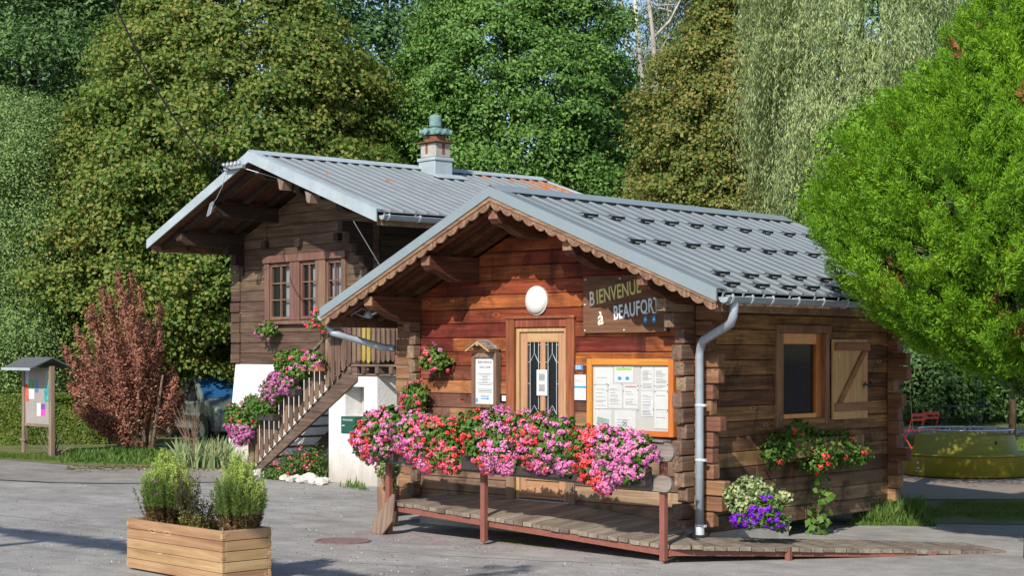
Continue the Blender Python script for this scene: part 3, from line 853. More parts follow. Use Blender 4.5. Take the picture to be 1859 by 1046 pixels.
for a, b in panes:
    m_ = MB(); m_.box(a, b, .05, .056, gz0, gz1)
    gl = m_.build('glass_pane', M['glass'], DOOR)
    c = MB(); w = b-a; q = .0055
    yy = .046
    for fx_ in (.18, .82): c.tube([(a+w*fx_, yy, gz0), (a+w*fx_, yy, gz1)], q, 6)

    c.tube([(a+w*.18, yy, gz1-.24), (a+w*.5, yy, gz1-.13), (a+w*.82, yy, gz1-.24)], q, 6)
    c.tube([(a+w*.5, yy, gz1-.13), (a+w*.5, yy, gz1)], q, 6)
    c.tube([(a+w*.18, yy, gz0+.06), (a+w*.5, yy, gz0+.16), (a+w*.82, yy, gz0+.06)], q, 6)

    for zz in (gz0+.05, gz0+.42, gz1-.24, gz1-.03): c.tube([(a, yy, zz), (a+w*.2, yy, zz)], q, 6); c.tube([(a+w*.8, yy, zz), (b, yy, zz)], q, 6)
    c.build('lead_came', M['lead'], gl)
bk = MB(); bk.box(lx0, lx1, .09, .115, zb, zt-.06); bk.build('dark_room_backing', M['dark'], DOOR)  # black sheet stands in for the unlit room behind the panes
hn = MB(); hn.box(lx0+.03, lx0+.06, .015, .03, 1.38, 1.5); hn.tube([(lx0+.045, .0, 1.44), (lx0+.14, -.002, 1.44)], .008, 8)
hn.build('door_handle', M['lead'], DOOR)
sl = MB(); sl.box(lx0-.02, lx1+.12, -.05, .07, .385, .418); sl.build('door_sill', M['concrete'], DF)

# ---- side window and shutter
def ybox(mb, y0, y1, x0, x1, z0, z1): mb.box(x0, x1, y0, y1, z0, z1)
w = MB()
ybox(w, WY0-.04, WY0+.09, -.1, .032, WZ0-.06, WZ1+.0); ybox(w, WY1-.07, WY1+.02, -.1, .03, WZ0-.04, WZ1+.0)
WF = w.each('window', M['wincase'], CH, bevel=.006)[0]
w = MB(); ybox(w, WY0-.05, WY1+.06, -.1, .036, WZ1+.001, WZ1+.10); w.build('lintel', M['wincase'], WF, bevel=.006)
w = MB(); ybox(w, WY0+.091, WY1-.071, -.1, .02, WZ0-.03, WZ0+.03); w.build('window_sill', M['shutb'], WF, bevel=.004)
w = MB(); a, b = WY0+.092, WY1-.072
ybox(w, a, a+.02, -.1, -.03, WZ0+.031, WZ1-.001); ybox(w, b-.12, b, -.1, -.03, WZ0+.031, WZ1-.001)
w.each('sash', M['orangez'], WF, bevel=.004)
w = MB(); ybox(w, a+.021, b-.121, -.1, -.03, WZ1-.13, WZ1-.001); ybox(w, a+.021, b-.121, -.1, -.03, WZ0+.031, WZ0+.10); w.each('sash_rail', M['sash'], WF, bevel=.004)
w = MB(); ybox(w, a+.021, b-.121, -.075, -.07, WZ0+.10, WZ1-.13); w.build('glass_pane', M['glass'], WF)
SY0, SY1, SZ0, SZ1 = 2.77, 3.60, 1.37, 2.36
sh = MB(); nb = 6
for i in range(nb):
    y0 = SY0 + (SY1-SY0)*i/nb; y1 = SY0 + (SY1-SY0)*(i+1)/nb - .003
    sh.box(.03, .052, y0, y1, SZ0, SZ1)
SH = sh.build('shutter', M['shut'], CH, bevel=.002)
b = MB(); b.box(.053, .078, SY0+.04, SY1+.02, SZ0+.10, SZ0+.20); b.box(.053, .078, SY0+.04, SY1+.02, SZ1-.14, SZ1-.04); b.each('batten', M['shutb'], SH, bevel=.004)
b = MB()
pa = (SY0+.08, SZ0+.20); pb = (SY1-.06, SZ1-.14)
b.prism([(pa[0], pa[1]+.002), (pa[0]+.11, pa[1]+.002), (pb[0]+.02, pb[1]-.002), (pb[0]-.09, pb[1]-.002)], 'yz', .053, .078)
b.build('brace', M['shutb'], SH, bevel=.003)
b = MB(); b.tube([(.07, SY1-.13, 1.74), (.085, SY1-.12, 1.83), (.085, SY1-.10, 1.80)], .005, 6); b.box(.055, .075, SY1-.12, SY1+.03, 1.78, 1.80); b.tube([(.08, SY1+.0, 1.76), (.1, SY1, 1.79), (.08, SY1+.01, 1.83)], .012, 6)
b.build('latch', M['black'], SH)

# ---- a loose board leaning along the foot of the side wall where it opens
# ================================================================== THINGS ON THE FACADE
def fbox(name, u0, v0, u1, v1, y0, y1, mat, parent=None, bevel=0):
    xa, za = fx(u0, v0, y0); xb, zb_ = fx(u1, v1, y0)
    mb = MB(); mb.box(min(xa, xb), max(xa, xb), y0, y1, min(za, zb_), max(za, zb_))
    return mb.build(name, mat, parent, bevel)

# wall lamp
lx, lz = fx(976, 546)
L_ = thing('wall_lamp', 'round white dome lamp on the red gable above the chalet door', 'wall lamp', (lx, 0, lz))
mb = MB(); R_ = .165
mb.lathe([(R_, -.004), (R_, -.03), (R_*.97, -.045), (R_*.85, -.068), (R_*.6, -.09), (R_*.3, -.1), (.004, -.103)], (0, 0, 0), 40, 'y')
mb.build('dome', M['white'], L_, smooth=True)
mb = MB(); mb.lathe([(R_+.012, -.002), (R_+.012, -.028), (R_+.001, -.031)], (0, 0, 0), 40, 'y'); mb.build('rim', M['panelgrey'], L_)

# welcome sign, letters raised a little
sx0, sz0 = fx(1058.5, 605, -.05); sx1, sz1 = fx(1211, 604, -.05); _, stz = fx(1058.5, 502, -.05)
SG = thing('welcome_sign', 'brown wooden board with BIENVENUE à BEAUFORT in yellow and pale blue letters under the eave', 'sign', (sx0, -.05, sz0))
W_ = sx1-sx0; H_ = stz-sz0
mb = MB(); mb.box(0, W_, 0, .035, 0, H_)
mb.build('board', M['signw'], SG, bevel=.004)
M['yellow_paint'] = plain('ochre yellow paint', (.62,.55,.20), .6, 0, .1, 20)
M['pale_paint'] = plain('pale blue paint', (.62,.72,.76), .6, 0, .1, 20)
M['cream_paint'] = plain('cream paint', (.72,.70,.55), .6, 0, .05)
def word(body, u0, v0, u1, v1, size, mat, sp=1.06):
    a = F1.on(1, -.053, u0, v0); b_ = F1.on(1, -.053, u1, v1)
    dx = b_[0]-a[0]; dzz = b_[2]-a[2]; tl = math.atan2(dzz, dx)
    o = text(body, size, mat, SG, (a[0]-sx0, -.003, a[2]-sz0), rot=(PI/2, -tl, 0), extrude=.002, shear=.18, name='lettering', offset=.004, align='LEFT', spacing=sp)
    wd_ = max(v.co.x for v in o.data.vertices); k = math.hypot(dx, dzz)/wd_; o.scale = (k, 1, 1)
    return o
word('B', 1070, 556, 1080, 554, .235, M['cream_paint'])
word('IENVENUE', 1083, 552, 1166, 530, .225, M['yellow_paint'])
word('BEAUFORT', 1114, 581, 1199, 563, .225, M['pale_paint'])
word('à', 1085, 590, 1096, 588, .22, M['cream_paint'])
for i, (cx_, cz_) in enumerate(((W_*.755, H_*.22), (W_*.855, H_*.225))):
    mb = MB(); mb.lathe([(.022, -.003), (.034, -.006), (.030, -.009), (.004, -.010)], (cx_, 0, cz_), 5, 'y', sy=1.5)
    mb.build('painted_flower', M['blue_ink'], SG)
    mb = MB(); mb.lathe([(.012, -.010), (.004, -.013)], (cx_, 0, cz_), 4, 'y', sy=1.6); mb.box(cx_-.028, cx_+.028, -.004, -.001, cz_+.065, cz_+.078)
    mb.build('painted_flower_centre', M['pale_paint'], SG)
mb = MB()
for (a, b_) in ((.03, .03), (W_/2, .03), (W_-.03, .03), (.03, H_/2), (.04, H_-.04), (W_*.45, H_-.04)): mb.lathe([(.011, -.001), (.011, -.006), (.003, -.009)], (a, 0, b_), 8, 'y')
mb.each('screw', M['zincw'], SG)

# printed lines on a sheet
def sheet_on(parent, x0, x1, z0, z1, y, rnd, head=None, lines=True, mat='paper', density=.6, name='notice'):
    mb = MB(); mb.box(x0, x1, y, y+.002, z0, z1)
    o = mb.build(name, M[mat], parent)
    if lines:
        t = MB(); zz = z1 - .05*(1 if not head else 1.6); w = x1-x0
        while zz > z0+.02:
            if rnd.random() < density:
                a = x0+w*.12; b = x0+w*rnd.uniform(.5, .9)
                t.add([(a, y-.0012, zz-.0022), (b, y-.0012, zz-.0022), (b, y-.0012, zz+.0022), (a, y-.0012, zz+.0022)], [(0,1,2,3)])
            zz -= .0145
        if t.v: t.build('printed_lines', M['panelgrey' if rnd.random() < .0 else 'ink'], o)
    if head:
        h = MB(); w = x1-x0; zt_ = z1-(z1-z0)*.06; zb2 = z1-(z1-z0)*.22
        h.box(x0+w*.1, x1-w*.1, y-.002, y-.0005, zb2 if head == 'green_ink' else zt_-.012, zt_); h.build('printed_heading', M[head], o)
    return o
# notice board
bx0, bz1 = fx(1064.5, 651.5, -.09); bx1, bz0 = fx(1222, 795.3, -.09)
NB = thing('notice_board', 'orange varnished notice case full of white papers right of the chalet door', 'notice board', (bx0, -.09, bz0))
W_ = bx1-bx0; H_ = bz1-bz0; fw = .075
mb = MB(); mb.box(0, fw, 0, .088, 0, H_); mb.box(W_-fw, W_, 0, .088, 0, H_); mb.each('frame_upright', M['orangez'], NB, bevel=.006)
mb = MB(); mb.box(fw+.001, W_-fw-.001, 0, .088, H_-fw, H_); mb.box(fw+.001, W_-fw-.001, 0, .088, 0, fw*.85); mb.each('frame_rail', M['orange'], NB, bevel=.006)
mb = MB(); mb.box(fw-.002, W_-fw+.002, .035, .06, fw*.8, H_-fw+.01); mb.build('back_panel', M['panelgrey'], NB)
rr = random.Random(5)
ix0, iz0, iw, ih = fw, fw*.85, W_-2*fw, H_-fw*1.85
for (a, b_, c, d_, hd, dn, ln) in ((.02, .27, .70, .97, None, .15, 1), (.29, .54, .73, .98, 'green_ink', .0, 0), (.64, .80, .62, .98, None, .8, 1), (.81, .99, .62, .98, None, .8, 1),
        (.02, .20, .32, .69, None, .35, 1), (.21, .39, .33, .70, None, .6, 1), (.41, .60, .33, .70, 'red_ink', .5, 1), (.64, .80, .22, .61, None, .75, 1), (.81, .99, .04, .61, None, .35, 1),
        (.01, .25, .02, .30, None, 0, 0), (.29, .57, .02, .30, None, .2, 1)):
    o = sheet_on(NB, ix0+iw*a, ix0+iw*b_, iz0+ih*c, iz0+ih*d_, .031 - rr.uniform(0, .003), rr, hd, bool(ln), density=dn)
mb = MB()
cx_, cz_ = ix0+iw*.13, iz0+ih*.12
for i in range(5):
    for j in range(3):
        mb.obox((cx_+(i-2)*.036+j*.006, .024, cz_+(j-1)*.030-(i-2)*.006), (.031, .002, .022), Matrix.Rotation(.18, 3, 'Y'))
mb.build('printed_plan', plain('grey green print', (.33,.42,.36), .8), NB)
mb = MB()
for (a, b_, m__) in ((.36, .80, 0), (.46, .80, 1)): mb.lathe([(.026, .026), (.020, .0235), (.002, .0232)], (ix0+iw*a, 0, iz0+ih*b_), 16, 'y', sy=.8)
mb.build('printed_logo', M['blue_ink'], NB)
mb = MB()
for k in range(24):
    a0 = 2*PI*k/24; a1_ = 2*PI*(k+1)/24
    c_ = (ix0+iw*.43, iz0+ih*.105)
    mb.bar((c_[0]+.028*math.cos(a0), .0255, c_[1]+.036*math.sin(a0)), (c_[0]+.028*math.cos(a1_), .0255, c_[1]+.036*math.sin(a1_)), .003, .003)
mb.prism([(c_[0]-.014, c_[1]+.01), (c_[0]+.014, c_[1]+.01), (c_[0], c_[1]-.016)], 'xz', .024, .0255)
mb.build('printed_emblem', M['inkd'], NB)
mb = MB()
for k in range(22): mb.lathe([(.006, .026), (.005, .021), (.001, .02)], (ix0+iw*rr.choice([.03,.19,.21,.39,.41,.6,.64,.8,.82,.98]), 0, iz0+ih*rr.choice([.31,.33,.6,.62,.69,.71,.97])), 6, 'y')
mb.build('pin', M['inkd'], NB)
mb = MB(); mb.box(fw-.002, W_-fw+.002, .010, .013, fw*.8, H_-fw+.01)
gm_, n_, l_, b_ = nt('clear glazing'); n_.remove(b_)
tr = n_.new('ShaderNodeBsdfTransparent'); gl_ = n_.new('ShaderNodeBsdfGlossy'); gl_.inputs['Roughness'].default_value = .05
mx = n_.new('ShaderNodeMixShader'); mx.inputs[0].default_value = .06; l_.new(tr.outputs[0], mx.inputs[1]); l_.new(gl_.outputs[0], mx.inputs[2]); l_.new(mx.outputs[0], n_['Material Output'].inputs['Surface'])
mb.build('glass_pane', gm_, NB)

# small notice and sticker between door and case
xa, za = fx(1042, 680.5, -.012); xb, zb_ = fx(1064, 727, -.012)
SN = thing('framed_notice', 'small white notice sheet in a thin black frame between door and notice case', 'notice', (xa, -.012, zb_))
mb = MB(); mb.box(-.008, xb-xa+.004, 0, .012, -.008, za-zb_+.008); mb.build('frame', M['black'], SN)
sheet_on(SN, 0, xb-xa, 0, za-zb_, -.004, rr, None, True, density=.3)
mb = MB(); mb.box(.01, xb-xa, -.006, -.0045, (za-zb_)*.48, (za-zb_)*.55); mb.build('printed_band', M['blue_ink'], SN)
xa, za = fx(1044, 663, -.006); xb, zb_ = fx(1058, 672, -.006)
ST = thing('sticker', 'tiny blue and white plate above the black framed notice', 'plate', (xa, -.006, zb_))
mb = MB(); mb.box(0, xb-xa, 0, .006, 0, za-zb_); mb.build('plate', M['blue_ink'], ST)
mb = MB()
for i in range(3):
    for j in range(2): mb.box(.012+i*.028, .03+i*.028, -.002, 0, .012+j*.024, .026+j*.024)
mb.build('printed_marks', M['paper'], ST)
# paper on the door
PN = thing('door_notice', 'white paper with two grey text blocks taped on the door glazing', 'notice', (midx, .02, 1.68))
hx = .085
mb = MB(); mb.box(-hx, hx, 0, .004, 0, .31); mb.build('sheet', M['paper'], PN)
mb = MB()
for z0_ in (.05, .18):
    for i in range(6): mb.box(-.048, .048, -.002, -.0005, z0_+i*.0145, z0_+i*.0145+.009)
mb.build('printed_lines', M['ink'], PN)

# opening hours case with shingled roof
cx0, cz1 = fx(855, 641, -.1); cx1, cz0 = fx(900, 742, -.1)
HC = thing('hours_case', 'tall narrow glazed case reading BIENVENUE WELCOME under a little shingled roof left of the door', 'notice case', (cx0, -.1, cz0))
W_ = cx1-cx0; H_ = cz1-cz0
mb = MB(); mb.box(0, .05, 0, .098, 0, H_); mb.box(W_-.05, W_, 0, .098, 0, H_); mb.box(.051, W_-.051, 0, .098, 0, .05); mb.box(.051, W_-.051, 0, .098, H_-.06, H_)
mb.box(.051, W_-.051, .05, .097, .05, H_-.06)
mb.build('case_frame', M['casing'], HC, bevel=.008)
mb = MB(); mb.box(.052, W_-.052, .03, .034, .051, H_-.062); sh_ = mb.build('poster', M['paper'], HC)
iw = W_-.104
text('BIENVENUE', .045, M['inkd'], HC, (W_/2, .028, H_-.13), extrude=.0005)
text('WELCOME', .040, M['inkd'], HC, (W_/2, .028, H_-.19), extrude=.0005)
mb = MB()
for k_, ww in enumerate((0, .8, .5, .3, .3, .6, .3, .85, .7, 0, 0, .8, .7, .75, 0, .5, .4, .3)):
    zz = H_-.24 - k_*.019
    if ww: mb.box(W_/2-iw*ww/2, W_/2+iw*ww/2, .028, .0295, zz-.0035, zz+.0035)
mb.build('printed_lines', M['ink'], HC)
mb = MB(); ax = W_*.36; az = .115; mb.prism([(ax, az-.006), (ax+.10, az-.006), (ax+.10, az-.016), (ax+.135, az), (ax+.10, az+.016), (ax+.10, az+.006), (ax, az+.006)], 'xz', .027, .0295)
mb.box(.06, .09, .027, .0295, .07, .12); mb.build('printed_arrow', M['blue_ink'], HC)
# roof: two shingled slopes
mb = MB(); rx = W_/2; rz = H_+.155; he = .20; dz = .115
for s in (-1, 1):
    for r_ in range(4):
        t0 = r_/4; t1 = (r_+1.25)/4
        nst = 6
        for q in range(nst):
            y0 = -.13 + .235*q/nst; y1 = y0 + .235/nst - .003
            a = (rx+s*he*t0, rz-dz*t0); b_ = (rx+s*he*min(t1, 1.12), rz-dz*min(t1, 1.12))
            o_ = .004*(4-r_)*-.3 + .006
            mb.prism([(a[0], a[1]+.002), (b_[0], b_[1]+.010), (b_[0], b_[1]+.018), (a[0], a[1]+.008)], 'xz', y0, y1)
mb.build('shingle_roof', M['rail_w'], HC, bevel=.001)
mb = MB()
for s in (-1, 1): mb.prism([(rx, rz-.004), (rx+s*he, rz-dz-.004), (rx+s*he, rz-dz-.03), (rx, rz-.034)], 'xz', -.12, -.10)
mb.box(rx-.018, rx+.018, -.12, .09, rz-.07, rz-.035); mb.box(rx-.12, rx-.09, -.1, .09, rz-.11, rz-.08); mb.box(rx+.09, rx+.12, -.1, .09, rz-.11, rz-.08)
mb.box(.02, W_-.02, .03, .09, H_+.002, rz-.06)
mb.build('roof_bracket', M['pinex'], HC, bevel=.003)
# little switch box
xa, za = fx(906, 717, -.03); xb, zb_ = fx(916, 730, -.03)
SW = thing('bell_push', 'small black and white bell push beside the narrow glazed case', 'bell push', (xa, -.03, zb_))
mb = MB(); mb.box(0, xb-xa, 0, .03, 0, za-zb_); mb.build('box', M['black'], SW, bevel=.004)
mb = MB(); mb.box((xb-xa)*.55, xb-xa+.02, -.003, .028, .01, za-zb_-.01); mb.build('cover', M['white'], SW)

# spotlight with cables under the left eave
p = F1.on(1, -.55, 672, 571)
SP = thing('floodlight', 'small grey floodlight on bent cable under the left eave of the front chalet', 'floodlight', tuple(p))
mb = MB(); mb.lathe([(.02, -.08), (.05, -.06), (.055, .0), (.05, .015), (.01, .018)], (0, 0, 0), 14, 'x'); mb.build('housing', M['zinc'], SP, smooth=True)
mb = MB(); q = Vector(p)
mb.tube([(0, .0, .02), (-.12, 0, -.03), (-.3, 0, .02), (-.2, 0, .2), (-.1, .05, .28)], .010, 6); mb.tube([(0, 0, .02), (-.15, 0, .08), (-.36, 0, 0), (-.45, .1, -.03)], .007, 6)
mb.tube([(.03, 0, 0), (.16, .1, .06), (.25, .3, .12)], .012, 6); mb.build('cable', M['zincw'], SP)

# ================================================================== RAMP AND RAILING
RP = thing('access_ramp', 'grey wooden access ramp on a red brown steel frame along the front chalet', 'ramp', (0, 0, 0))
YD = -1.12
def dz_(x): return .395 - .049*(x+3.65)
P_l = (-3.72, dz_(-3.72)); 
dk = MB(); rnd = random.Random(8)
x = -3.74; bwid = .137
while x < -.02:
    j = rnd.uniform(-.003, .003); e = rnd.uniform(0, .025); x2 = x+bwid
    za, zb_ = dz_(x)+j, dz_(x2-.012)+j
    y1 = -.055 if (DX0-.05 < x < DX1) else -.03
    def bz_(q): return .412 if q < -1.8 else .412 - (q+1.8)/1.8*.14
    wa, wb = bz_(x)+j, bz_(x2)+j; y1 = -.03
    dk.add([(x, YD-e, za-.045), (x2-.012, YD-e, zb_-.045), (x2-.012, y1, wb-.045), (x, y1, wa-.045), (x, YD-e, za), (x2-.012, YD-e, zb_), (x2-.012, y1, wb), (x, y1, wa)],
           [(0,3,2,1),(4,5,6,7),(0,1,5,4),(1,2,6,5),(2,3,7,6),(3,0,4,7)])
    x = x2
# fan round the corner then the straight foot ramp
P3 = gnd(1212, 1018); XT = .50
fr0 = Vector((XT, YD, 0)); th_end = rad(46)
inn = Vector((.02, -.28, 0)) ; 
E0 = gnd(1812, 1005); E1 = gnd(1650, 962)
dirv = (Vector((E0.x, E0.y, 0)) - Vector((XT+.1, YD, 0))); Lr = dirv.length; dirv.normalize()
nv = Vector((-dirv.y, dirv.x, 0))
zt0 = dz_(.45)
def rz_(t): return max(.024, zt0*(1-t) + .024*t)
# quarter fan boards
def brd(a0, a1, b1, b0, z_a, z_b, bk=0.0):
    j = rnd.uniform(-.003, .003)
    vs = [(a0[0], a0[1], z_a+j-.045), (a1[0], a1[1], z_b+j-.045), (b1[0], b1[1], z_b+j-.045+bk), (b0[0], b0[1], z_a+j-.045+bk),
          (a0[0], a0[1], z_a+j), (a1[0], a1[1], z_b+j), (b1[0], b1[1], z_b+j+bk), (b0[0], b0[1], z_a+j+bk)]
    dk.add(vs, [(0,3,2,1),(4,5,6,7),(0,1,5,4),(1,2,6,5),(2,3,7,6),(3,0,4,7)])
Fo = [Vector((-.02+.13*i, YD-.01, 0)) for i in range(5)] + [Vector((XT+.1, YD, 0))+dirv*(.03+.13*i) for i in range(1, 3)]
inner_d = Vector((.10, -.20, 0)); 
Fi = [inner_d.lerp(Vector((XT+.1, YD, 0)) + dirv*.42 + nv*.98, (i/(len(Fo)-1))) for i in range(len(Fo))]
Fi[0] = Vector((-.02, -.16, 0))
for i in range(len(Fo)-1):
    g_ = .010
    a0 = Fo[i].lerp(Fo[i+1], .03); a1 = Fo[i].lerp(Fo[i+1], .94); b0 = Fi[i].lerp(Fi[i+1], .03); b1 = Fi[i].lerp(Fi[i+1], .92)
    z_ = zt0+.012 - .003*i
    brd(a0, a1, b1, b0, z_+.003, z_, .055*(1-i/6))
s = (Fo[-1] - Vector((XT+.1, YD, 0))).length
o0 = Vector((XT+.1, YD, 0))
while s < Lr-.02:
    s2 = s + bwid; e = rnd.uniform(-.012, .012)
    wdt = .98 if s < Lr*.72 else .98 - (s-Lr*.72)/(Lr*.28)*.15
    sk = .0
    a0 = o0+dirv*s - nv*e; a1 = o0+dirv*(s2-.012) - nv*e; b0 = o0+dirv*(s-.04)+nv*wdt; b1 = o0+dirv*(s2-.052)+nv*wdt
    brd(a0, a1, b1, b0, rz_(s/Lr), rz_(s2/Lr)); s = s2
dk.build('decking', M['deckw'], RP, bevel=.004)
fm = MB()
fm.bar((-3.70, YD+.03, dz_(-3.7)-.082), (XT, YD+.03, dz_(XT)-.082), .04, .07)
fm.bar((-3.68, -.14, .325), (-.25, -.14, .21), .04, .07)
fm.bar((-3.69, YD+.05, dz_(-3.7)-.09), (-3.69, -.1, dz_(-3.7)-.09), .05, .06)
e0 = o0+nv*.03; 
fm.bar((XT-.02, YD+.02, zt0-.08), (e0.x+dirv.x*Lr*.80, e0.y+dirv.y*Lr*.80, .01), .04, .06)
e1 = o0+nv*.93; fm.bar((e1.x+dirv.x*.5, e1.y+dirv.y*.5, zt0-.09), (e1.x+dirv.x*Lr*.8, e1.y+dirv.y*Lr*.8, .0), .04, .06)
q = o0+dirv*(Lr*.335)+nv*.02; fm.box(q.x-.03, q.x+.03, q.y-.02, q.y+.03, 0, .14)
fm.each('frame_beam', M['redmetal'], RP)
px_ = [(-3.70, dz_(-3.7)), (-2.12, dz_(-2.12)), (.45, dz_(.45))]
TOPZ = lambda x: 1.38 - (x+3.7)*.027
for (x, zz) in px_:
    mb = MB(); mb.box(x-.033, x+.033, YD-.075, YD-.01, .035 if x > -3 else .015, TOPZ(x)-.03); mb.tube([(x, YD-.04, 0), (x, YD-.04, .04)], .009, 6)
    mb.build('post', M['redmetal'], RP, bevel=.003)
def railb(x0, x1, zoff, h, yy, nm='rail_board'):
    mb = MB(); pts = []
    n = 8; r_ = h/2
    z0_, z1_ = TOPZ(x0)-zoff, TOPZ(x1)-zoff
    pts = [(x0, z0_-r_), (x1, z1_-r_)] + [(x1+r_*math.sin(PI*i/n)*1.0, z1_-r_*math.cos(PI*i/n)) for i in range(1, n)] + [(x1, z1_+r_), (x0, z0_+r_)]
    mb.prism(pts, 'xz', yy-.02, yy+.02)
    return mb.build(nm, M['rail_w'], RP, bevel=.005)
railb(-3.95, .54, .10, .19, YD-.10)
railb(-3.95, .52, .43, .17, YD-.10)
mb = MB(); mb.add([(-3.9, YD-.15, TOPZ(-3.9)), (.52, YD-.15, TOPZ(.52)), (.52, YD+.0, TOPZ(.52)), (-3.9, YD+.0, TOPZ(-3.9)),
   (-3.9, YD-.15, TOPZ(-3.9)+.022), (.52, YD-.15, TOPZ(.52)+.022), (.52, YD+.0, TOPZ(.52)+.022), (-3.9, YD+.0, TOPZ(-3.9)+.022)],
   [(0,3,2,1),(4,5,6,7),(0,1,5,4),(1,2,6,5),(2,3,7,6),(3,0,4,7)]); mb.build('handrail', M['rail_w'], RP, bevel=.004)
# steel channel and blocks below
mb = MB(); a = gnd(715, 950); b_ = gnd(850, 933)
mb.bar((a.x, a.y, .12), (b_.x, b_.y, .12), .12, .07); CHN = mb.build('drain_channel', M['zinc']); tag(CHN, 'perforated steel channel lying below the left end of the ramp', 'channel')
for i, (u, v) in enumerate(((815, 952), (745, 930))):
    c = gnd(u, v); mb = MB(); mb.prism([(-.14, -.14), (.14, -.14), (.14, .14), (-.14, .14)], 'xy', 0, .2 if i == 0 else .24)
    o = mb.build('concrete_block', M['concrete'], None, bevel=.02, loc=(c.x, c.y+.1, 0)); tag(o, ['pale concrete block under the ramp behind the steel channel', 'pale concrete block at the wall foot under the left ramp end'][i], 'block', 'blocks under the ramp')

# ================================================================== REAR CHALET (own frame: x along its gable front, y to the back)
C2 = thing('raised_chalet', 'dark brown log chalet raised on a white base with long grey metal roof and chimney', 'chalet', (-10.37, 4.72, 0), R2)
X2R, Z2R = -1.57, 5.69; X2E, Z2E = 2.20, 4.44; X2L, Z2L = -5.20, 4.33; Y2F, Y2B = -1.55, 5.35
s2R = (Z2R-Z2E)/(X2E-X2R); s2L = (Z2R-Z2L)/(X2R-X2L)
def rz2(x): return Z2R - s2R*(x-X2R) if x >= X2R else Z2R - s2L*(X2R-x)
def xr2(z): return X2R + (Z2R-z)/s2R
def xl2(z): return X2R - (Z2R-z)/s2L
U2 = .26
rnd = random.Random(21)
wx0, wz0 = F2.fx(485, 586); wx1, wz1 = F2.fx(629, 462)
wz0 = 2.79; wz1 = 4.02
wall = MB(); endl = MB(); z = 1.98; pt = .20
while z < Z2R-U2-.03:
    z1 = min(z+pt-.006, Z2R-U2); j = rnd.uniform(-.008, .008)
    a0, a1 = max(-4.36, xl2(z+U2)), max(-4.36, xl2(z1+U2)); b0, b1 = min(0, xr2(z+U2)), min(0, xr2(z1+U2))
    if z1 > wz0+.05 and z < wz1-.05: sg = [(a0, a1, wx0+.04, wx0+.04), (wx1-.04, wx1-.04, b0, b1)]
    else: sg = [(a0, a1, b0, b1)]
    for (p0, p1, q0, q1) in sg: wall.prism([(p0, z), (q0, z), (q1, z1), (p1, z1)], 'xz', j, .14+j)
    if z < 4.05:
        zz = z + rnd.uniform(-.01, .01)
        endl.box(-4.69+rnd.uniform(-.01, .02), -4.37, -.03+j, .10, zz+.004, zz+pt-.012)
    z += pt
wall.build('front_wall', M['log2'], C2, bevel=.008); endl.each('log_end', M['log2'], C2, bevel=.014, seg=2)
side = MB(); side3 = MB(); z = 2.08
while z < 4.75:
    j = rnd.uniform(-.004, .004)
    if z < 4.55: side.box(-.14+j, j, .16, 4.3, z, z+pt-.006)
    pr = .16 if z < 3.6 else .16 + (z-3.6)*.75
    if z < 4.45: side.box(-.14, -.002, -pr, -.012, z+.004, z+pt-.01)
    side3.box(-4.36, -4.22, .16, 4.3, z, min(z+pt-.006, 4.4))
    prl = .04 if z < 3.7 else .05 + (z-3.7)*.9
    if z < 4.4 and z > 3.6: side3.box(-4.35, -4.21, -prl, -.012, z+.004, z+pt-.01)
    z += pt
side.build('side_wall', M['log2y'], C2, bevel=.008); side3.build('side_wall', M['log2y'], C2, bevel=.008)
bw = MB(); bw.prism([(-4.2, 2), (-.15, 2), (-.15, 4.7), (X2R, Z2R-.3), (-4.2, 4.4)], 'xz', 4.2, 4.34); bw.build('rear_wall', M['log2y'], C2)
bs = MB(); bs.add([(-4.80, -.07, -.05), (.02, -.07, -.05), (.02, 4.3, -.05), (-4.80, 4.3, -.05), (-4.56, -.005, 1.975), (0, -.005, 1.975), (0, 4.3, 1.975), (-4.56, 4.3, 1.975)],
   [(0,3,2,1),(4,5,6,7),(0,1,5,4),(1,2,6,5),(2,3,7,6),(3,0,4,7)])
bs.build('white_base', M['plaster'], C2, bevel=.03, seg=2)
# purlins, rafters, soffit
for x in (-4.33, -3.1, X2R, -.35, .9):
    mb = MB(); zt_ = rz2(x)-.20; h = .24 if x != .9 else .16
    mb.prism([(4.6, zt_), (-1.36, zt_), (-1.38, zt_-h*.6), (-1.25, zt_-h*.95), (-.9, zt_-h), (0, zt_-h*1.15), (4.6, zt_-h*1.15)], 'yz', x-.09, x+.09)
    mb.build('purlin', M['beam2'], C2, bevel=.01)
    e = MB(); e.box(x-.08, x+.08, -1.375 if h > .2 else -1.377, -1.372, zt_-h*.55, zt_-.015); 
for xx in (-.62, .22):
    mb = MB(); mb.prism([(xx-.09, rz2(xx)-.19), (xx+.09, rz2(xx)-.19-.18*s2R), (xx+.05, rz2(xx)-.40), (xx-.03, rz2(xx)-.38)], 'xz', Y2F+.03, Y2F+.22); mb.build('purlin', M['postw'], C2)
sf = MB(); rf = MB()
def sb2(mb, x0, x1, y0, y1, a, b_):
    mb.prism([(x0, rz2(x0)+a), (x1, rz2(x1)+a), (x1, rz2(x1)+b_), (x0, rz2(x0)+b_)], 'xz', y0, y1)
y = Y2F+.03
while y < Y2B-.1:
    sb2(sf, X2R+.004, X2E-.04, y, y+.157, -.11, -.085); sb2(sf, X2L+.04, X2R-.004, y, y+.157, -.11, -.085); y += .16
for y in (-1.30, -.75, -.2, .6, 1.5, 2.4, 3.3, 4.2, 5.0):
    sb2(rf, X2R+.03, X2E-.1, y, y+.1, -.20, -.112); sb2(rf, X2L+.1, X2R-.03, y, y+.1, -.20, -.112)
sf.build('soffit', M['soffit'], C2); rf.each('rafter', M['beam2'], C2, bevel=.005)
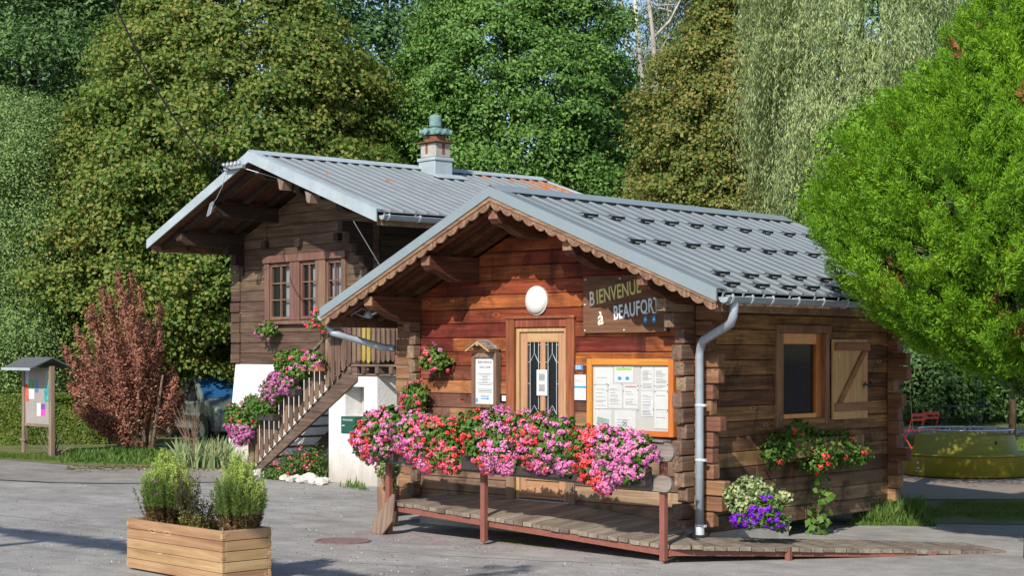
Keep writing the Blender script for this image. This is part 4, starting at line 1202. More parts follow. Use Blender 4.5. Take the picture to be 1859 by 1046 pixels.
mb = MB(); mb.box(X2E-.08, X2E-.05, Y2F+.06, Y2B-.1, Z2E-.22, Z2E-.06); mb.box(X2L+.05, X2L+.08, Y2F+.06, Y2B-.1, Z2L-.2, Z2L-.08); mb.each('eave_board', M['lace'], C2)
R2M = MB()
for (xa, xb) in ((X2R+.002, X2E), (X2R-.002, X2L)):
    vs, fs = sheet(lambda x: rz2(x), xa, xb, Y2F+.02, Y2B, .245, .032, .035, False); R2M.add(vs, fs)
ROOF2 = R2M.build('roof', M['roof2'], C2)
mb = MB()
for (y0, y1) in ((Y2F-.02, Y2F+.005), (Y2B, Y2B+.025)):
    mb.prism([(X2R, Z2R+.04), (X2R, Z2R-.15), (X2E+.005, Z2E-.17), (X2E+.005, Z2E+.035)], 'xz', y0, y1)
    mb.prism([(X2R-.0005, Z2R+.04), (X2L-.005, Z2L+.035), (X2L-.005, Z2L-.14), (X2R-.0005, Z2R-.15)], 'xz', y0+.0005, y1-.0005)
mb.prism([(X2R, Z2R+.042), (X2R, Z2R+.034), (X2E+.005, Z2E+.028), (X2E+.005, Z2E+.036)], 'xz', Y2F+.006, Y2F+.14)
mb.prism([(X2R, Z2R+.042), (X2R, Z2R+.034), (X2L-.005, Z2L+.028), (X2L-.005, Z2L+.036)], 'xz', Y2F+.006, Y2F+.14)
mb.each('verge_trim', M['verge2'], ROOF2)
mb = MB(); mb.prism([(X2R-.2, rz2(X2R-.2)+.036), (X2R, Z2R+.055), (X2R+.2, rz2(X2R+.2)+.036), (X2R+.2, rz2(X2R+.2)+.045), (X2R, Z2R+.07), (X2R-.2, rz2(X2R-.2)+.045)], 'xz', Y2F-.005, Y2B+.01)
mb.build('ridge_cap', M['verge2'], ROOF2, bevel=.005)
gu = MB(); gutter(gu, X2E+.06, Y2F+.05, Y2B, Z2E-.07, .07); G2 = gu.build('gutter', M['zinc'], C2)
for i in range(8):
    b = MB(); bracket(b, X2E+.06, Y2F+.15+.62*i, Z2E-.07, .08); b.build('gutter_bracket', M['zincw'], G2)
# chimney
cpx, cpy = X2R+.36, 2.33
class CMB(MB):
    def build(q, *k, **kw):
        f = .76
        q.v = [(cpx+(x-cpx)*f, cpy+(y-cpy)*f, Z2R-.05+(z-Z2R+.05)*f) for x, y, z in q.v]
        return MB.build(q, *k, **kw)
chb = CMB(); chb.prism([(cpx-.33, rz2(cpx-.33)-.05), (cpx+.33, rz2(cpx+.33)-.05), (cpx+.33, Z2R+.16), (cpx-.33, Z2R+.16)], 'xz', cpy-.28, cpy+.28)
CHM = chb.build('chimney', M['verge2'], ROOF2, bevel=.01)
mb = CMB(); mb.box(cpx-.36, cpx+.36, cpy-.31, cpy+.31, Z2R+.165, Z2R+.25); mb.build('flashing', M['verge2'], CHM, bevel=.01)
mb = CMB(); mb.box(cpx-.30, cpx+.30, cpy-.25, cpy+.25, Z2R+.251, Z2R+.62); mb.build('shaft', plain('rendered chimney', (.36,.33,.30), .9, 0, .25, 7, bumps=.4), CHM, bevel=.02)
rust = plain('rusty iron', (.17,.07,.04), .9, .1, .35, 9)
mb = CMB(); mb.box(cpx-.08, cpx+.0, cpy-.256, cpy-.251, Z2R+.35, Z2R+.6); mb.box(cpx+.301, cpx+.306, cpy-.03, cpy+.05, Z2R+.33, Z2R+.6); mb.box(cpx-.40, cpx+.40, cpy-.34, cpy+.34, Z2R+.622, Z2R+.645)
mb.build('iron_plate', rust, CHM)
mb = CMB(); mb.lathe([(.26, Z2R+.646), (.24, Z2R+.8), (.21, Z2R+.82)], (cpx, cpy, 0), 20); mb.build('neck', rust, CHM)
patina = plain('green patina copper', (.15,.27,.25), .7, .1, .35, 9)
mb = CMB(); mb.lathe([(.30, Z2R+.82), (.30, Z2R+.97), (.12, Z2R+.99), (.12, Z2R+1.03), (.155, Z2R+1.04), (.155, Z2R+1.28), (.13, Z2R+1.32), (.05, Z2R+1.345)], (cpx, cpy, 0), 20)
for k in range(8):
    a = 2*PI*k/8 + .2
    c_ = Vector((cpx+.33*math.cos(a), cpy+.33*math.sin(a), Z2R+.895))
    dirr = Vector((math.cos(a), math.sin(a), 0))
    mb.tube([c_-dirr*.08, c_+dirr*.07, c_+dirr*.075, c_+dirr*.06, c_-dirr*.05], [.075, .075, .06, .055, .055], 14, caps=False)
mb.build('cowl', patina, CHM)
mb = MB(); mb.prism([(cpx+.255, rz2(cpx+.255)+.035), (cpx+.5, rz2(cpx+.5)+.035), (cpx+.5, rz2(cpx+.5)+.06), (cpx+.255, rz2(cpx+.255)+.07)], 'xz', cpy-.34, cpy+.42)
mb.build('apron', M['verge2'], CHM, bevel=.01)
# triple window
mb = MB(); D0, D1 = -.05, .10
mb.box(wx0-.02, wx0+.12, D0, D1, wz0, wz1-.14); mb.box(wx1-.10, wx1+.02, D0, D1, wz0, wz1-.14)
W2 = mb.each('window', M['win2'], C2, bevel=.008)[0]
mb = MB(); mb.box(wx0-.05, wx1+.05, D0-.03, D1-.002, wz1-.138, wz1+.0); mb.build('lintel', M['win2'], W2, bevel=.008)
mb = MB(); mb.box(wx0-.05, wx1+.05, D0-.05, D1-.002, wz0-.07, wz0-.001); mb.build('window_sill', M['win2'], W2, bevel=.008)
def vx(u): return F2.fx(u, 520)[0]
posts = [(vx(530), vx(547)), (vx(577), vx(594))]
mb = MB()
for a, b_ in posts: mb.box(a, b_, D0-.01, D1-.01, wz0+.001, wz1-.14)
mb.each('mullion', M['win2'], W2, bevel=.01)
spans = [(wx0+.121, posts[0][0]-.001), (posts[0][1]+.001, posts[1][0]-.001), (posts[1][1]+.001, wx1-.101)]
for a, b_ in spans:
    fr = .05; zb_, zt_ = wz0+.02, wz1-.15
    mb = MB(); mb.box(a, a+fr, -.015, .05, zb_, zt_); mb.box(b_-fr, b_, -.015, .05, zb_, zt_)
    mb.box(a+fr+.001, b_-fr-.001, -.014, .049, zb_, zb_+.06); mb.box(a+fr+.001, b_-fr-.001, -.014, .049, zt_-.06, zt_)
    cx_ = (a+b_)/2; mb.box(cx_-.016, cx_+.016, -.01, .03, zb_+.061, zt_-.061)
    for t in (1/3, 2/3):
        zz = zb_+.06+(zt_-zb_-.12)*t; mb.box(a+fr+.001, cx_-.017, -.009, .03, zz-.014, zz+.014); mb.box(cx_+.017, b_-fr-.001, -.009, .03, zz-.014, zz+.014)
    s_ = mb.build('casement', M['win2'], W2, bevel=.003)
    mb = MB(); mb.box(a+fr, b_-fr, .031, .035, zb_+.06, zt_-.06); mb.build('glass_pane', M['glass'], s_)
    mb = MB(); n = 10
    x0c, x1c = (cx_+.05, b_-fr) if a == spans[0][0] else ((cx_-.02, b_-fr) if a == spans[1][0] else (a+fr, b_-fr))
    pts = []
    for i in range(n*2+1):
        xx = x0c+(x1c-x0c)*i/(n*2); pts.append((xx, .085+(.018 if i % 2 else 0)))
    for p, q in zip(pts, pts[1:]): mb.add([(p[0], p[1], zb_+.05), (q[0], q[1], zb_+.05), (q[0], q[1], zt_-.04), (p[0], p[1], zt_-.04)], [(0,1,2,3)])
    mb.build('curtain', M['curtain'], s_)
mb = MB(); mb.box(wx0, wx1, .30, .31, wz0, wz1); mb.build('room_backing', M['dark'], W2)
# beam heads poking out of the gable wall, vent hole, box with wire, service bracket
def blk(x, z, s=.14, d=.10, mat='log2y', name='beam_head'):
    mb = MB(); mb.box(x-s/2, x+s/2, -d, .0, z-s/2, z+s/2); return mb.build(name, M[mat], C2, bevel=.01)
for u, v in ((485, 445), (546, 442), (617, 430)): p = F2.fx(u, v); blk(p[0], p[1])
p = F2.fx(487, 382); mb = MB(); mb.box(p[0]-.1, p[0]+.1, -.16, -.0, p[1]-.09, p[1]+.09); o = mb.build('junction_box', M['white'], C2, bevel=.01)
w = MB(); w.tube([(p[0]-.03, -.03, p[1]-.09), (p[0]-.05, -.03, p[1]-.4), (p[0]-.03, -.03, p[1]-.75)], .010, 6); w.build('cable', M['twig'], o)
p0 = F2.on(1, Y2F+.1, 642, 402); p1 = F2.on(1, -.05, 625, 560); mb = MB(); mb.tube([p0, (p0[0]-.15, (p0[1]+p1[1])/2, (p0[2]+p1[2])/2-.1), p1], .008, 6); mb.build('cable', M['lead'], C2)
pk = (X2R-.42, Y2F-.08, Z2R-.22)
mb = MB(); mb.box(pk[0]-.25, pk[0]+.38, pk[1]-.03, pk[1]+.03, pk[2]-.03, pk[2]+.03)
for i in range(5): mb.lathe([(.02, 0), (.035, .02), (.035, .06), (.02, .08)], (pk[0]-.22+.13*i, pk[1]-.04, pk[2]+.02), 10)
mb.build('cable_bracket', M['steel'], C2)
mb = MB(); mb.tube([(pk[0]+.3, pk[1], pk[2]-.02), (pk[0]+.75, Y2F+.4, pk[2]-.22), (pk[0]+1.3, -.1, pk[2]-.12)], .007, 6)
mb.tube([(pk[0]-.2, pk[1], pk[2]), (pk[0]-.33, pk[1], pk[2]-.3), (pk[0]-.62, pk[1]+.05, pk[2]-.5), (pk[0]-.95, pk[1]+.1, pk[2]-.62)], .006, 6)
for k_ in range(6):
    q_ = [(pk[0]-.95+.14*math.cos(a_*1.1+k_)*(.6+.1*k_), pk[1]+.12+.03*math.sin(a_+k_), pk[2]-.66+.13*math.sin(a_*1.1+k_*1.3)) for a_ in range(7)]
    mb.tube(q_, .006, 5)
mb.build('cable', M['lead'], C2)
# overhead service cable up to the left
a = Vector(F2.on(1, Y2F-.1, 417, 308)); 
R2m = Matrix.Rotation(R2, 3, 'Z')
aw = R2m @ a + Vector((-10.37, 4.72, 0))
mb = MB(); far = at(170, -90, 24)
pts = []
for i in range(20):
    t = i/19; q = aw.lerp(far, t); q.z -= 1.1*4*t*(1-t)*.55; pts.append(q)
mb.tube(pts, .014, 6); o = mb.build('overhead_cable', plain('dark cable sheath', (.05,.045,.04), .8)); tag(o, 'dark overhead cable sagging from the rear chalet gable up to the left', 'cable')

# ---- landing, pillar, stair (parts of the rear chalet's porch)
PL = thing('porch_pillar', 'white limewashed masonry pillar with niche carrying the wooden landing', 'pillar', (-10.37, 4.72, 0), R2)
a, _, _ = F2.on(1, -1.0, 597, 780); b_, _, _ = F2.on(1, -1.0, 685, 780); zt_ = 1.80
n0 = F2.on(1, -1.0, 627, 702); n1 = F2.on(1, -1.0, 661, 757)
px0, px1, nx0, nx1, nz1, nz0 = a, b_, n0[0], n1[0], n0[2], n1[2]
mb = MB(); ydp = -1.0
for (x0, x1, z0, z1) in ((px0, nx0, nz0, nz1), (nx1, px1, nz0, nz1), (px0, px1, -.05, nz0), (px0, px1, nz1, zt_)):
    mb.add([(x0, ydp, z0), (x1, ydp, z0), (x1, ydp, z1), (x0, ydp, z1)], [(0,1,2,3)])
nd = .34
mb.add([(nx0, ydp, nz0), (nx1, ydp, nz0), (nx1, ydp, nz1), (nx0, ydp, nz1), (nx0, ydp+nd, nz0), (nx1, ydp+nd, nz0), (nx1, ydp+nd, nz1), (nx0, ydp+nd, nz1)],
       [(4,5,6,7), (0,1,5,4), (1,2,6,5), (2,3,7,6), (3,0,4,7)])
mb.add([(px0, ydp, -.05), (px0, -.02, -.05), (px0, -.02, zt_), (px0, ydp, zt_)], [(0,3,2,1)])
mb.add([(px1, ydp, -.05), (px1, -.02, -.05), (px1, -.02, zt_), (px1, ydp, zt_)], [(0,1,2,3)])
mb.add([(px0, ydp, zt_), (px1, ydp, zt_), (px1, -.02, zt_), (px0, -.02, zt_)], [(0,1,2,3)])
mb.build('pillar_body', M['plaster'], PL)
mq = MB(); mq.box(nx0+.02, nx1-.10, ydp+nd-.02, ydp+nd-.003, nz0+.02, nz1-.02); mq.build('niche_panel', plain('grey metal panel', (.42,.42,.41), .5, .2, .2, 9), PL)
np_ = F2.on(1, -1.02, 636, 692)
mb = MB(); mb.box(np_[0]-.055, np_[0]+.055, -1.02, -.999, np_[2]-.055, np_[2]+.055); o = mb.build('number_plate', plain('dark green enamel', (.02,.07,.04), .4), PL)
text('101', .05, M['paper'], PL, (np_[0], -1.022, np_[2]-.018), extrude=.0008, name='plate_digits')
# letterbox
m0 = F2.on(1, -1.25, 620.5, 756); m1 = F2.on(1, -1.25, 644, 789)
wq = (m1[0]-m0[0]) ; LBX = thing('letterbox', 'dark green letterbox mounted on the white pillar below its niche', 'letterbox', (0, 0, 0))
LBX.location = R2m @ Vector((m0[0], -1.0, m1[2])) + Vector((-10.37, 4.72, 0)); LBX.rotation_euler = (0, 0, R2)
hh = m0[2]-m1[2]
mb = MB(); mb.box(0, .40, -.27, -.002, 0, hh); mb.build('box', M['mail'], LBX, bevel=.012, seg=2)
mb = MB(); mb.box(.03, .37, -.276, -.271, hh*.08, hh*.62); mb.build('door', M['mail'], LBX, bevel=.003)
mb = MB(); mb.box(.06, .34, -.28, -.272, hh*.74, hh*.86); mb.build('slot_flap', M['steel'], LBX, bevel=.003)
mb = MB(); mb.box(.05, .12, -.281, -.277, hh*.45, hh*.5); mb.build('name_plate', M['paper'], LBX)

LD = thing('porch_landing', 'weathered wooden landing with slatted balustrade at the stair head', 'landing', (-10.37, 4.72, 0), R2)
lx0 = F2.on(1, -1.0, 588, 660)[0]; lx1 = 2.35
mb = MB()
for i in range(7):
    y0 = -1.05+.15*i; mb.box(lx0-.1, lx1, y0, y0+.142, 1.965, 2.0)
mb.build('floor', M['stair'], LD, bevel=.004)
mb = MB(); mb.box(lx0-.1, lx1, -1.02, -.94, 1.80+.01, 1.845)
x = lx0+.02
while x < lx1: mb.box(x, x+.09, -1.06, -.05, 1.85, 1.96); x += .38
mb.box(lx0-.1, lx1, -.35, -.25, 1.806, 1.846)
mb.build('joist', M['stair'], LD, bevel=.006)
x = lx0; i = 0; topz = F2.on(1, -1.0, 650, 589)[2]
mb = MB(); mb2 = MB(); rnd = random.Random(3)
while x < lx1:
    wv = .085; tz = topz + rnd.uniform(-.01, .01); bz = 2.05+rnd.uniform(-.03, .0)
    tgt = mb2 if (i in (9, 10)) else mb
    tgt.prism([(x, bz+.03), (x+wv*.3, bz), (x+wv*.7, bz), (x+wv, bz+.03), (x+wv, tz), (x, tz)], 'xz', -1.075, -1.05)
    x += .134; i += 1
mb.build('baluster', M['slat'], LD, bevel=.003); mb2.build('baluster', M['slaty'], LD, bevel=.003)
mb = MB(); mb.box(lx0-.05, lx1, -1.048, -1.01, topz-.11, topz-.03); mb.box(lx0-.05, lx1, -1.048, -1.01, 2.15, 2.23); mb.box(lx0-.05, lx1, -1.1, -1.0, topz+.012, topz+.045)
for xx in (lx0+.02, lx0+1.25, 2.3): mb.box(xx-.045, xx+.045, -1.009, -.92, 1.9, topz+.01)
mb.build('rail', M['stair'], LD, bevel=.005)

ST2 = thing('wooden_stair', 'weathered open wooden stair climbing from the lower left to the landing', 'stair', (-10.37, 4.72, 0), R2)
b0 = F2.on(1, -1.0, 456, 850); t0_ = F2.on(1, -1.0, 644, 668)
sx_a, sz_a = b0[0], .0; sx_b, sz_b = t0_[0]-.02, 2.0
mb = MB(); mb.prism([(sx_a-.05, 0), (sx_a+.22, 0), (sx_b+.12, sz_b-.28), (sx_b+.12, sz_b-.02), (sx_b-.1, sz_b-.02)], 'xz', -1.03, -.97)
mb.build('stringer', M['stair'], ST2, bevel=.006)
mb = MB(); mb.prism([(sx_a-.05, 0), (sx_a+.22, 0), (sx_b+.12, sz_b-.28), (sx_b+.12, sz_b-.02), (sx_b-.1, sz_b-.02)], 'xz', -.16, -.10)
mb.build('stringer', M['stair'], ST2, bevel=.006)
n = 10
for i in range(n):
    t = (i+.7)/(n+.4); xx = sx_a+(sx_b-sx_a)*t; zz = sz_b*t
    mb = MB(); mb.box(xx-.02, xx+.19, -.968, -.162, zz-.016, zz+.018); mb.build('tread', M['stair'], ST2, bevel=.004)
# sloping balustrade
dxs, dzs = sx_b-sx_a, sz_b; rl = math.hypot(dxs, dzs)
mb = MB(); up = .92
mb.bar((sx_a-.12, -1.06, up+.02), (sx_b-.02, -1.06, sz_b+up-.06), .06, .05)
mb.bar((sx_a+.05, -1.045, .22), (sx_b-.05, -1.045, sz_b+.16), .03, .07)
mb.bar((sx_a+.0, -1.045, up-.14), (sx_b-.05, -1.045, sz_b+up-.20), .03, .07)
mb.box(sx_a-.04, sx_a+.05, -1.04, -.95, 0, up+.0)
mb.build('rail', M['stair'], ST2, bevel=.004)
x = sx_a+.1; mb = MB()
while x < sx_b-.05:
    t = (x-sx_a)/dxs; zb_ = dzs*t+.06; zt_ = dzs*t+up-.04
    mb.prism([(x, zb_), (x+.055, zb_-.03), (x+.11, zb_+.03), (x+.11, zt_+.03), (x, zt_-.02)], 'xz', -1.085, -1.062); x += .158
mb.build('baluster', M['slat'], ST2, bevel=.003)

# ================================================================== PLANTS AND FLOWERS
def blob_pts(rng, n, c, r, shell=.75, front=None):
    d = nrm(rng.normal(size=(n, 3))); q = shell + (1-shell)*rng.random(n)
    q = np.where(rng.random(n) < .35, rng.random(n)**.33, q)
    ph = rng.uniform(0, 6.28, 3)
    q = q*(1+.2*np.sin(5.1*d[:, 0]+ph[0])*np.sin(5.7*d[:, 2]+ph[1])+.1*np.sin(11*d[:, 0]+9*d[:, 2]+ph[2]))*np.where(rng.random(n) < .05, 1.12, 1)
    return np.array(c) + d*np.array(r)*q[:, None], d
def geranium(parent, rng, lobes, nleaf, blooms, leaf=.055, leafmat='ger_leaf', petal=.018, npet=20, br=.039, out=1.04, bias=None):
    """lobes: [(c, r)], blooms: [(material, number, sel)]"""
    Q = []
    for (c, r) in lobes:
        vol = r[0]*r[1]*r[2]; k = int(nleaf*vol**.66/sum((q[1][0]*q[1][1]*q[1][2])**.66 for q in lobes))
        P, d = blob_pts(rng, k, c, r)
        N = d*.9 + rng.normal(size=d.shape)*.5 + np.array([0, -.2, .35])
        Q.append(leafq(P, N, leaf, leaf*.95, rng, fold=.25))
    quads_mesh('foliage', np.concatenate(Q), M[leafmat], parent)
    for (mat, nb, sel) in blooms:
        Q = []
        for _ in range(nb):
            for _try in range(30):
                c, r = lobes[rng.integers(len(lobes))]
                d = nrm(rng.normal(size=3)); 
                if d[1] > .35: d[1] = -d[1]
                p = np.array(c) + d*np.array(r)*out*rng.uniform(.88, 1.16)
                if sel is None or sel(p): break
            n = npet; dd = nrm(rng.normal(size=(n, 3))); s = br*rng.uniform(.7, 1.25)
            P = p + dd*s*rng.uniform(.5, 1, n)[:, None]*np.array([1, 1, .8])
            N = dd + nrm(d)*.9 + rng.normal(size=dd.shape)*.25
            Q.append(leafq(P, N, petal*1.5, petal*1.3, rng, fold=.1))
        if Q: quads_mesh({'blossom_pink': 'pink_blossoms', 'blossom_red': 'red_blossoms', 'blossom_rose': 'rose_blossoms', 'blossom_magenta': 'magenta_blossoms', 'blossom_purple': 'purple_blossoms'}[mat], np.concatenate(Q), M[mat], parent)

# the five troughs on the ramp railing
labels = ['leftmost railing trough, pink and red geraniums spilling past the end post',
          'second railing trough from the left, pink geraniums over a long coral red cascade',
          'middle railing trough, bright red patch on its left and pink blossoms on its right',
          'railing trough before the door, pink blossoms with coral band on the left side',
          'rightmost railing trough, coral red cascade at left and dense pink blossoms at right']
def rp(u, v, y): 
    q = F1.on(1, y, u, v); return q
yb = YD-.24
spec = [
 dict(u=(652, 722), lob=[(684, 776, .30, .17, .19), (668, 800, .2, .16, .2), (702, 770, .2, .17, .2), (690, 808, .22, .15, .17), (672, 822, .14, .1, .12)], bl=[('blossom_pink', 80, None), ('blossom_red', 34, 'L'), ('blossom_rose', 26, None)]),
 dict(u=(724, 838), lob=[(752, 782, .32, .18, .2), (795, 785, .34, .18, .19), (770, 812, .28, .17, .19), (808, 822, .24, .16, .2), (745, 800, .2, .16, .17), (775, 838, .16, .1, .12), (820, 842, .14, .1, .12)], bl=[('blossom_pink', 95, 'L'), ('blossom_red', 20, None), ('blossom_rose', 105, 'RD')]),
 dict(u=(838, 935), lob=[(862, 780, .28, .18, .2), (905, 778, .34, .18, .22), (880, 812, .28, .17, .21), (916, 820, .2, .16, .2), (890, 838, .17, .1, .13), (922, 845, .12, .1, .1)], bl=[('blossom_pink', 145, 'R'), ('blossom_red', 45, 'L'), ('blossom_rose', 10, None)]),
 dict(u=(935, 1040), lob=[(960, 785, .32, .18, .2), (1005, 785, .34, .18, .2), (978, 815, .32, .17, .2), (1022, 818, .22, .16, .18), (985, 838, .2, .1, .12), (1030, 842, .12, .1, .12)], bl=[('blossom_pink', 120, None), ('blossom_rose', 60, 'L'), ('blossom_red', 26, 'L')]),
 dict(u=(1040, 1178), lob=[(1070, 808, .28, .18, .2), (1110, 815, .34, .19, .22), (1150, 820, .26, .18, .19), (1085, 848, .26, .17, .19), (1128, 850, .32, .17, .16), (1100, 878, .14, .10, .1)], bl=[('blossom_pink', 190, 'R'), ('blossom_red', 55, 'L'), ('blossom_rose', 40, 'L')]),
]
for i, s_ in enumerate(spec):
    rng = np.random.default_rng(100+i)
    um = sum(s_['u'])/2
    c0 = rp(um, 800, yb); base = (c0[0], yb, TOPZ(c0[0])-.16)
    T = thing('flower_box', labels[i], 'flower box', base, 0, 'flower boxes along the ramp railing')
    x0 = rp(s_['u'][0]+8, 800, yb)[0]-base[0]; x1 = rp(s_['u'][1]-8, 800, yb)[0]-base[0]
    mb = MB(); mb.box(x0-.04, x1+.04, -.05, .085, -.31, -.15); mb.build('trough', M['trough'], T, bevel=.01)
    lobes = []
    for (u, v, rx_, ry_, rz_2) in s_['lob']:
        q = rp(u, v, yb-.04); lobes.append(((q[0]-base[0], -.04, q[2]-base[2]), (rx_, ry_, rz_2)))
    cxm = np.mean([l[0][0] for l in lobes])
    czm = np.mean([l[0][2] for l in lobes])
    sels = {None: None, 'L': lambda p: p[0] < cxm+.02, 'R': lambda p: p[0] > cxm-.12, 'RD': lambda p: p[0] > cxm-.15 or p[2] < czm-.02}
    geranium(T, rng, lobes, 1500 + 300*len(lobes), [(m_, int(k*1.9), sels[q]) for m_, k, q in s_['bl']])

def basket(name, label, u, v, y, r, nleaf, bl, seed, frame=F1, pot=True, cat='hanging pot', group=None, leafmat='ger_leaf', leaf=.05, rot=0, lob=None, out=1.03):
    rng = np.random.default_rng(seed)
    q = frame.on(1, y, u, v)
    loc = Vector(q)
    if frame is F2: loc = R2m @ loc + Vector((-10.37, 4.72, 0))
    T = thing(name, label, cat, tuple(loc), R2 if frame is F2 else 0, group)
    if pot:
        mb = MB(); mb.lathe([(.07, -r[2]*.9), (.10, -r[2]*.15), (.11, -r[2]*.1), (.11, -r[2]*.02)], (0, .05, 0), 16); mb.build('pot', M['terra'], T, smooth=False)
    lobes = lob or [((0, 0, 0), r)]
    geranium(T, rng, lobes, nleaf, bl, leaf=leaf, leafmat=leafmat, out=out)
    return T
basket('hanging_pot', 'upper wall pot of coral geraniums left of the narrow glazed case', 790, 655, -.16, (.22, .15, .19), 520, [('blossom_rose', 13, None), ('blossom_pink', 3, None)], 41, group='geranium pots on the red gable wall')
basket('hanging_pot', 'lower wall pot of coral geraniums by the chalet corner above the railing', 752, 722, -.2, (.20, .15, .22), 420, [('blossom_rose', 14, None)], 42, group='geranium pots on the red gable wall')
# window flower box on the side wall
rng = np.random.default_rng(55)
wb0 = F1.on(0, .16, 1432, 850); wb1 = F1.on(0, .16, 1556, 835)
T = thing('flower_box', 'wooden window box with red geraniums under the side window', 'flower box', (.16, (wb0[1]+wb1[1])/2, .98))
hl = (wb1[1]-wb0[1])/2
mb = MB(); mb.box(-.13, .10, -hl, hl, -.02, .02-.041); mb.box(.08, .10, -hl, hl, -.018, .20); mb.box(-.13, .079, -hl, -hl+.02, -.018, .2); mb.box(-.13, .079, hl-.02, hl, -.018, .2); mb.build('trough', M['wincase'], T, bevel=.004)
L2 = []
for (u, v, a, b_, c_) in ((1412, 815, .13, .32, .19), (1455, 800, .13, .36, .2), (1500, 812, .18, .42, .2), (1548, 826, .15, .36, .15), (1480, 836, .17, .34, .15), (1445, 778, .07, .12, .12), (1530, 800, .1, .2, .1)):
    q = F1.on(0, .2, u, v); L2.append(((.05, q[1]-(wb0[1]+wb1[1])/2, q[2]-.98), (a, b_, c_)))
geranium(T, rng, L2, 2600, [('blossom_red', 24, lambda p: p[0] > .05)], leaf=.05, br=.04)
# sapling against the wall
b0 = Vector((.13, F1.on(0, .13, 1487, 900)[1], 0))
rng = np.random.default_rng(56)
T = thing('climbing_plant', 'thin leafy shoot growing from the ground below the window box', 'plant', (b0.x, b0.y, 0))
mb = MB(); mb.tube([(0, 0, 0), (-.02, .02, .35), (.02, .05, .75)], .008, 6); mb.tube([(.03, .03, 0), (.04, .08, .5), (.02, .18, .85)], .007, 6); mb.build('stem', M['twig'], T)
P = rng.normal(size=(60, 3))*np.array([.07, .07, 0]) + np.stack([np.zeros(60), np.zeros(60), rng.uniform(.02, .72, 60)], 1)
quads_mesh('foliage', leafq(P, rng.normal(size=(60, 3))+np.array([.5, -.6, .2]), .11, .08, rng), M['ger_leaf'], T)
# variegated bush and purple petunias by the corner
q = gnd(1362, 958)
T = thing('variegated_shrub', 'cream and green variegated shrub in front of the side wall corner', 'shrub', (q.x-.05, q.y+.25, 0))
rng = np.random.default_rng(57)
def wl(u, v, Z): p = at(u, v, Z); return p
Zc = 17.9
def loc_l(u, v, o, Z=Zc): p = at(u, v, Z); return (p.x-o.location.x, p.y-o.location.y, p.z)
geranium(T, rng, [(loc_l(1352, 893, T), (.17, .17, .13)), (loc_l(1382, 905, T), (.2, .17, .16)), (loc_l(1345, 918, T), (.15, .15, .13)), (loc_l(1398, 935, T), (.14, .14, .14)), (loc_l(1330, 900, T), (.09, .1, .1)), (loc_l(1368, 880, T), (.13, .12, .09)), (loc_l(1415, 952, T), (.12, .1, .09)), (loc_l(1424, 905, T), (.09, .08, .08))], 3200, [], leaf=.045, leafmat='var_leaf')
T = thing('petunia_pot', 'low pot of deep purple petunias beside the ramp under the variegated shrub', 'potted flowers', (q.x, q.y-.02, 0))
Zp = Zc-.25
geranium(T, rng, [(loc_l(1378, 935, T, Zp), (.17, .14, .15)), (loc_l(1396, 922, T, Zp), (.14, .12, .15)), (loc_l(1365, 950, T, Zp), (.15, .12, .06)), (loc_l(1345, 945, T, Zp), (.1, .1, .07)), (loc_l(1408, 945, T, Zp), (.1, .1, .1))], 800, [('blossom_purple', 62, None)], leaf=.04, br=.036)
mb = MB(); mb.lathe([(.10, .03), (.14, .20), (.15, .2), (.15, .23)], (0, .12, 0), 18); mb.build('pot', M['terra'], T)

# stair boxes
def f2box(label, pts, nleaf, bl, seed, trough=None, leaf=.06):
    rng = np.random.default_rng(seed); y = -1.24
    c = F2.on(1, y, pts[0][0], pts[0][1]); loc = R2m @ Vector(c) + Vector((-10.37, 4.72, 0))
    T = thing('flower_box', label, 'flower box', tuple(loc), R2, 'flower boxes along the stair')
    lob = []
    for (u, v, rx_, rz_3) in pts:
        q = F2.on(1, y, u, v); lob.append(((q[0]-c[0], 0, q[2]-c[2]), (rx_, .17, rz_3)))
    geranium(T, rng, lob, nleaf, bl, leaf=leaf, br=.045, petal=.024, npet=12)
    if trough:
        a = F2.on(1, y, trough[0], trough[1]); b_ = F2.on(1, y, trough[2], trough[3])
        mb = MB(); zc = (a[2]+b_[2])/2; mb.box(a[0]-c[0], b_[0]-c[0], -.07, .10, zc-c[2]-.08, zc-c[2]+.04); mb.build('trough', M['terra'] if seed == 73 else M['trough'], T, bevel=.008)
f2box('lowest stair box, mauve petunias cascading below green geranium leaves', [(440, 778, .29, .29), (462, 742, .36, .24), (425, 758, .2, .24), (484, 738, .24, .18)], 2600, [('blossom_magenta', 190, lambda p: p[2] < .06), ('blossom_red', 9, lambda p: p[2] > .05), ('blossom_rose', 6, None)], 71, (440, 765, 500, 745))
f2box('middle stair box, mauve petunias to the left of scattered pink blossoms', [(497, 710, .28, .24), (524, 698, .26, .18), (508, 692, .24, .18)], 1500, [('blossom_magenta', 120, None), ('blossom_pink', 14, None)], 72, (500, 715, 540, 705))
f2box('upper stair box, loose green foliage with pink and red blossoms', [(535, 655, .34, .19), (565, 655, .3, .17), (515, 660, .2, .2), (538, 675, .3, .14)], 2000, [('blossom_pink', 24, lambda p: p[0] > -.05), ('blossom_rose', 9, None), ('blossom_red', 2, None)], 73, (552, 672, 582, 660))
f2box('box at the stair head, small red geraniums beside the grey roof corner', [(598, 593, .13, .10), (583, 578, .07, .16), (572, 590, .10, .06)], 260, [('blossom_red', 12, None), ('blossom_rose', 8, None)], 74, (592, 600, 612, 600), .05)
basket('hanging_pot', 'pale pink geranium pot on the dark log wall under the left window', 484, 600, -.22, (.27, .17, .17), 420, [('blossom_pink', 12, None)], 75, frame=F2)

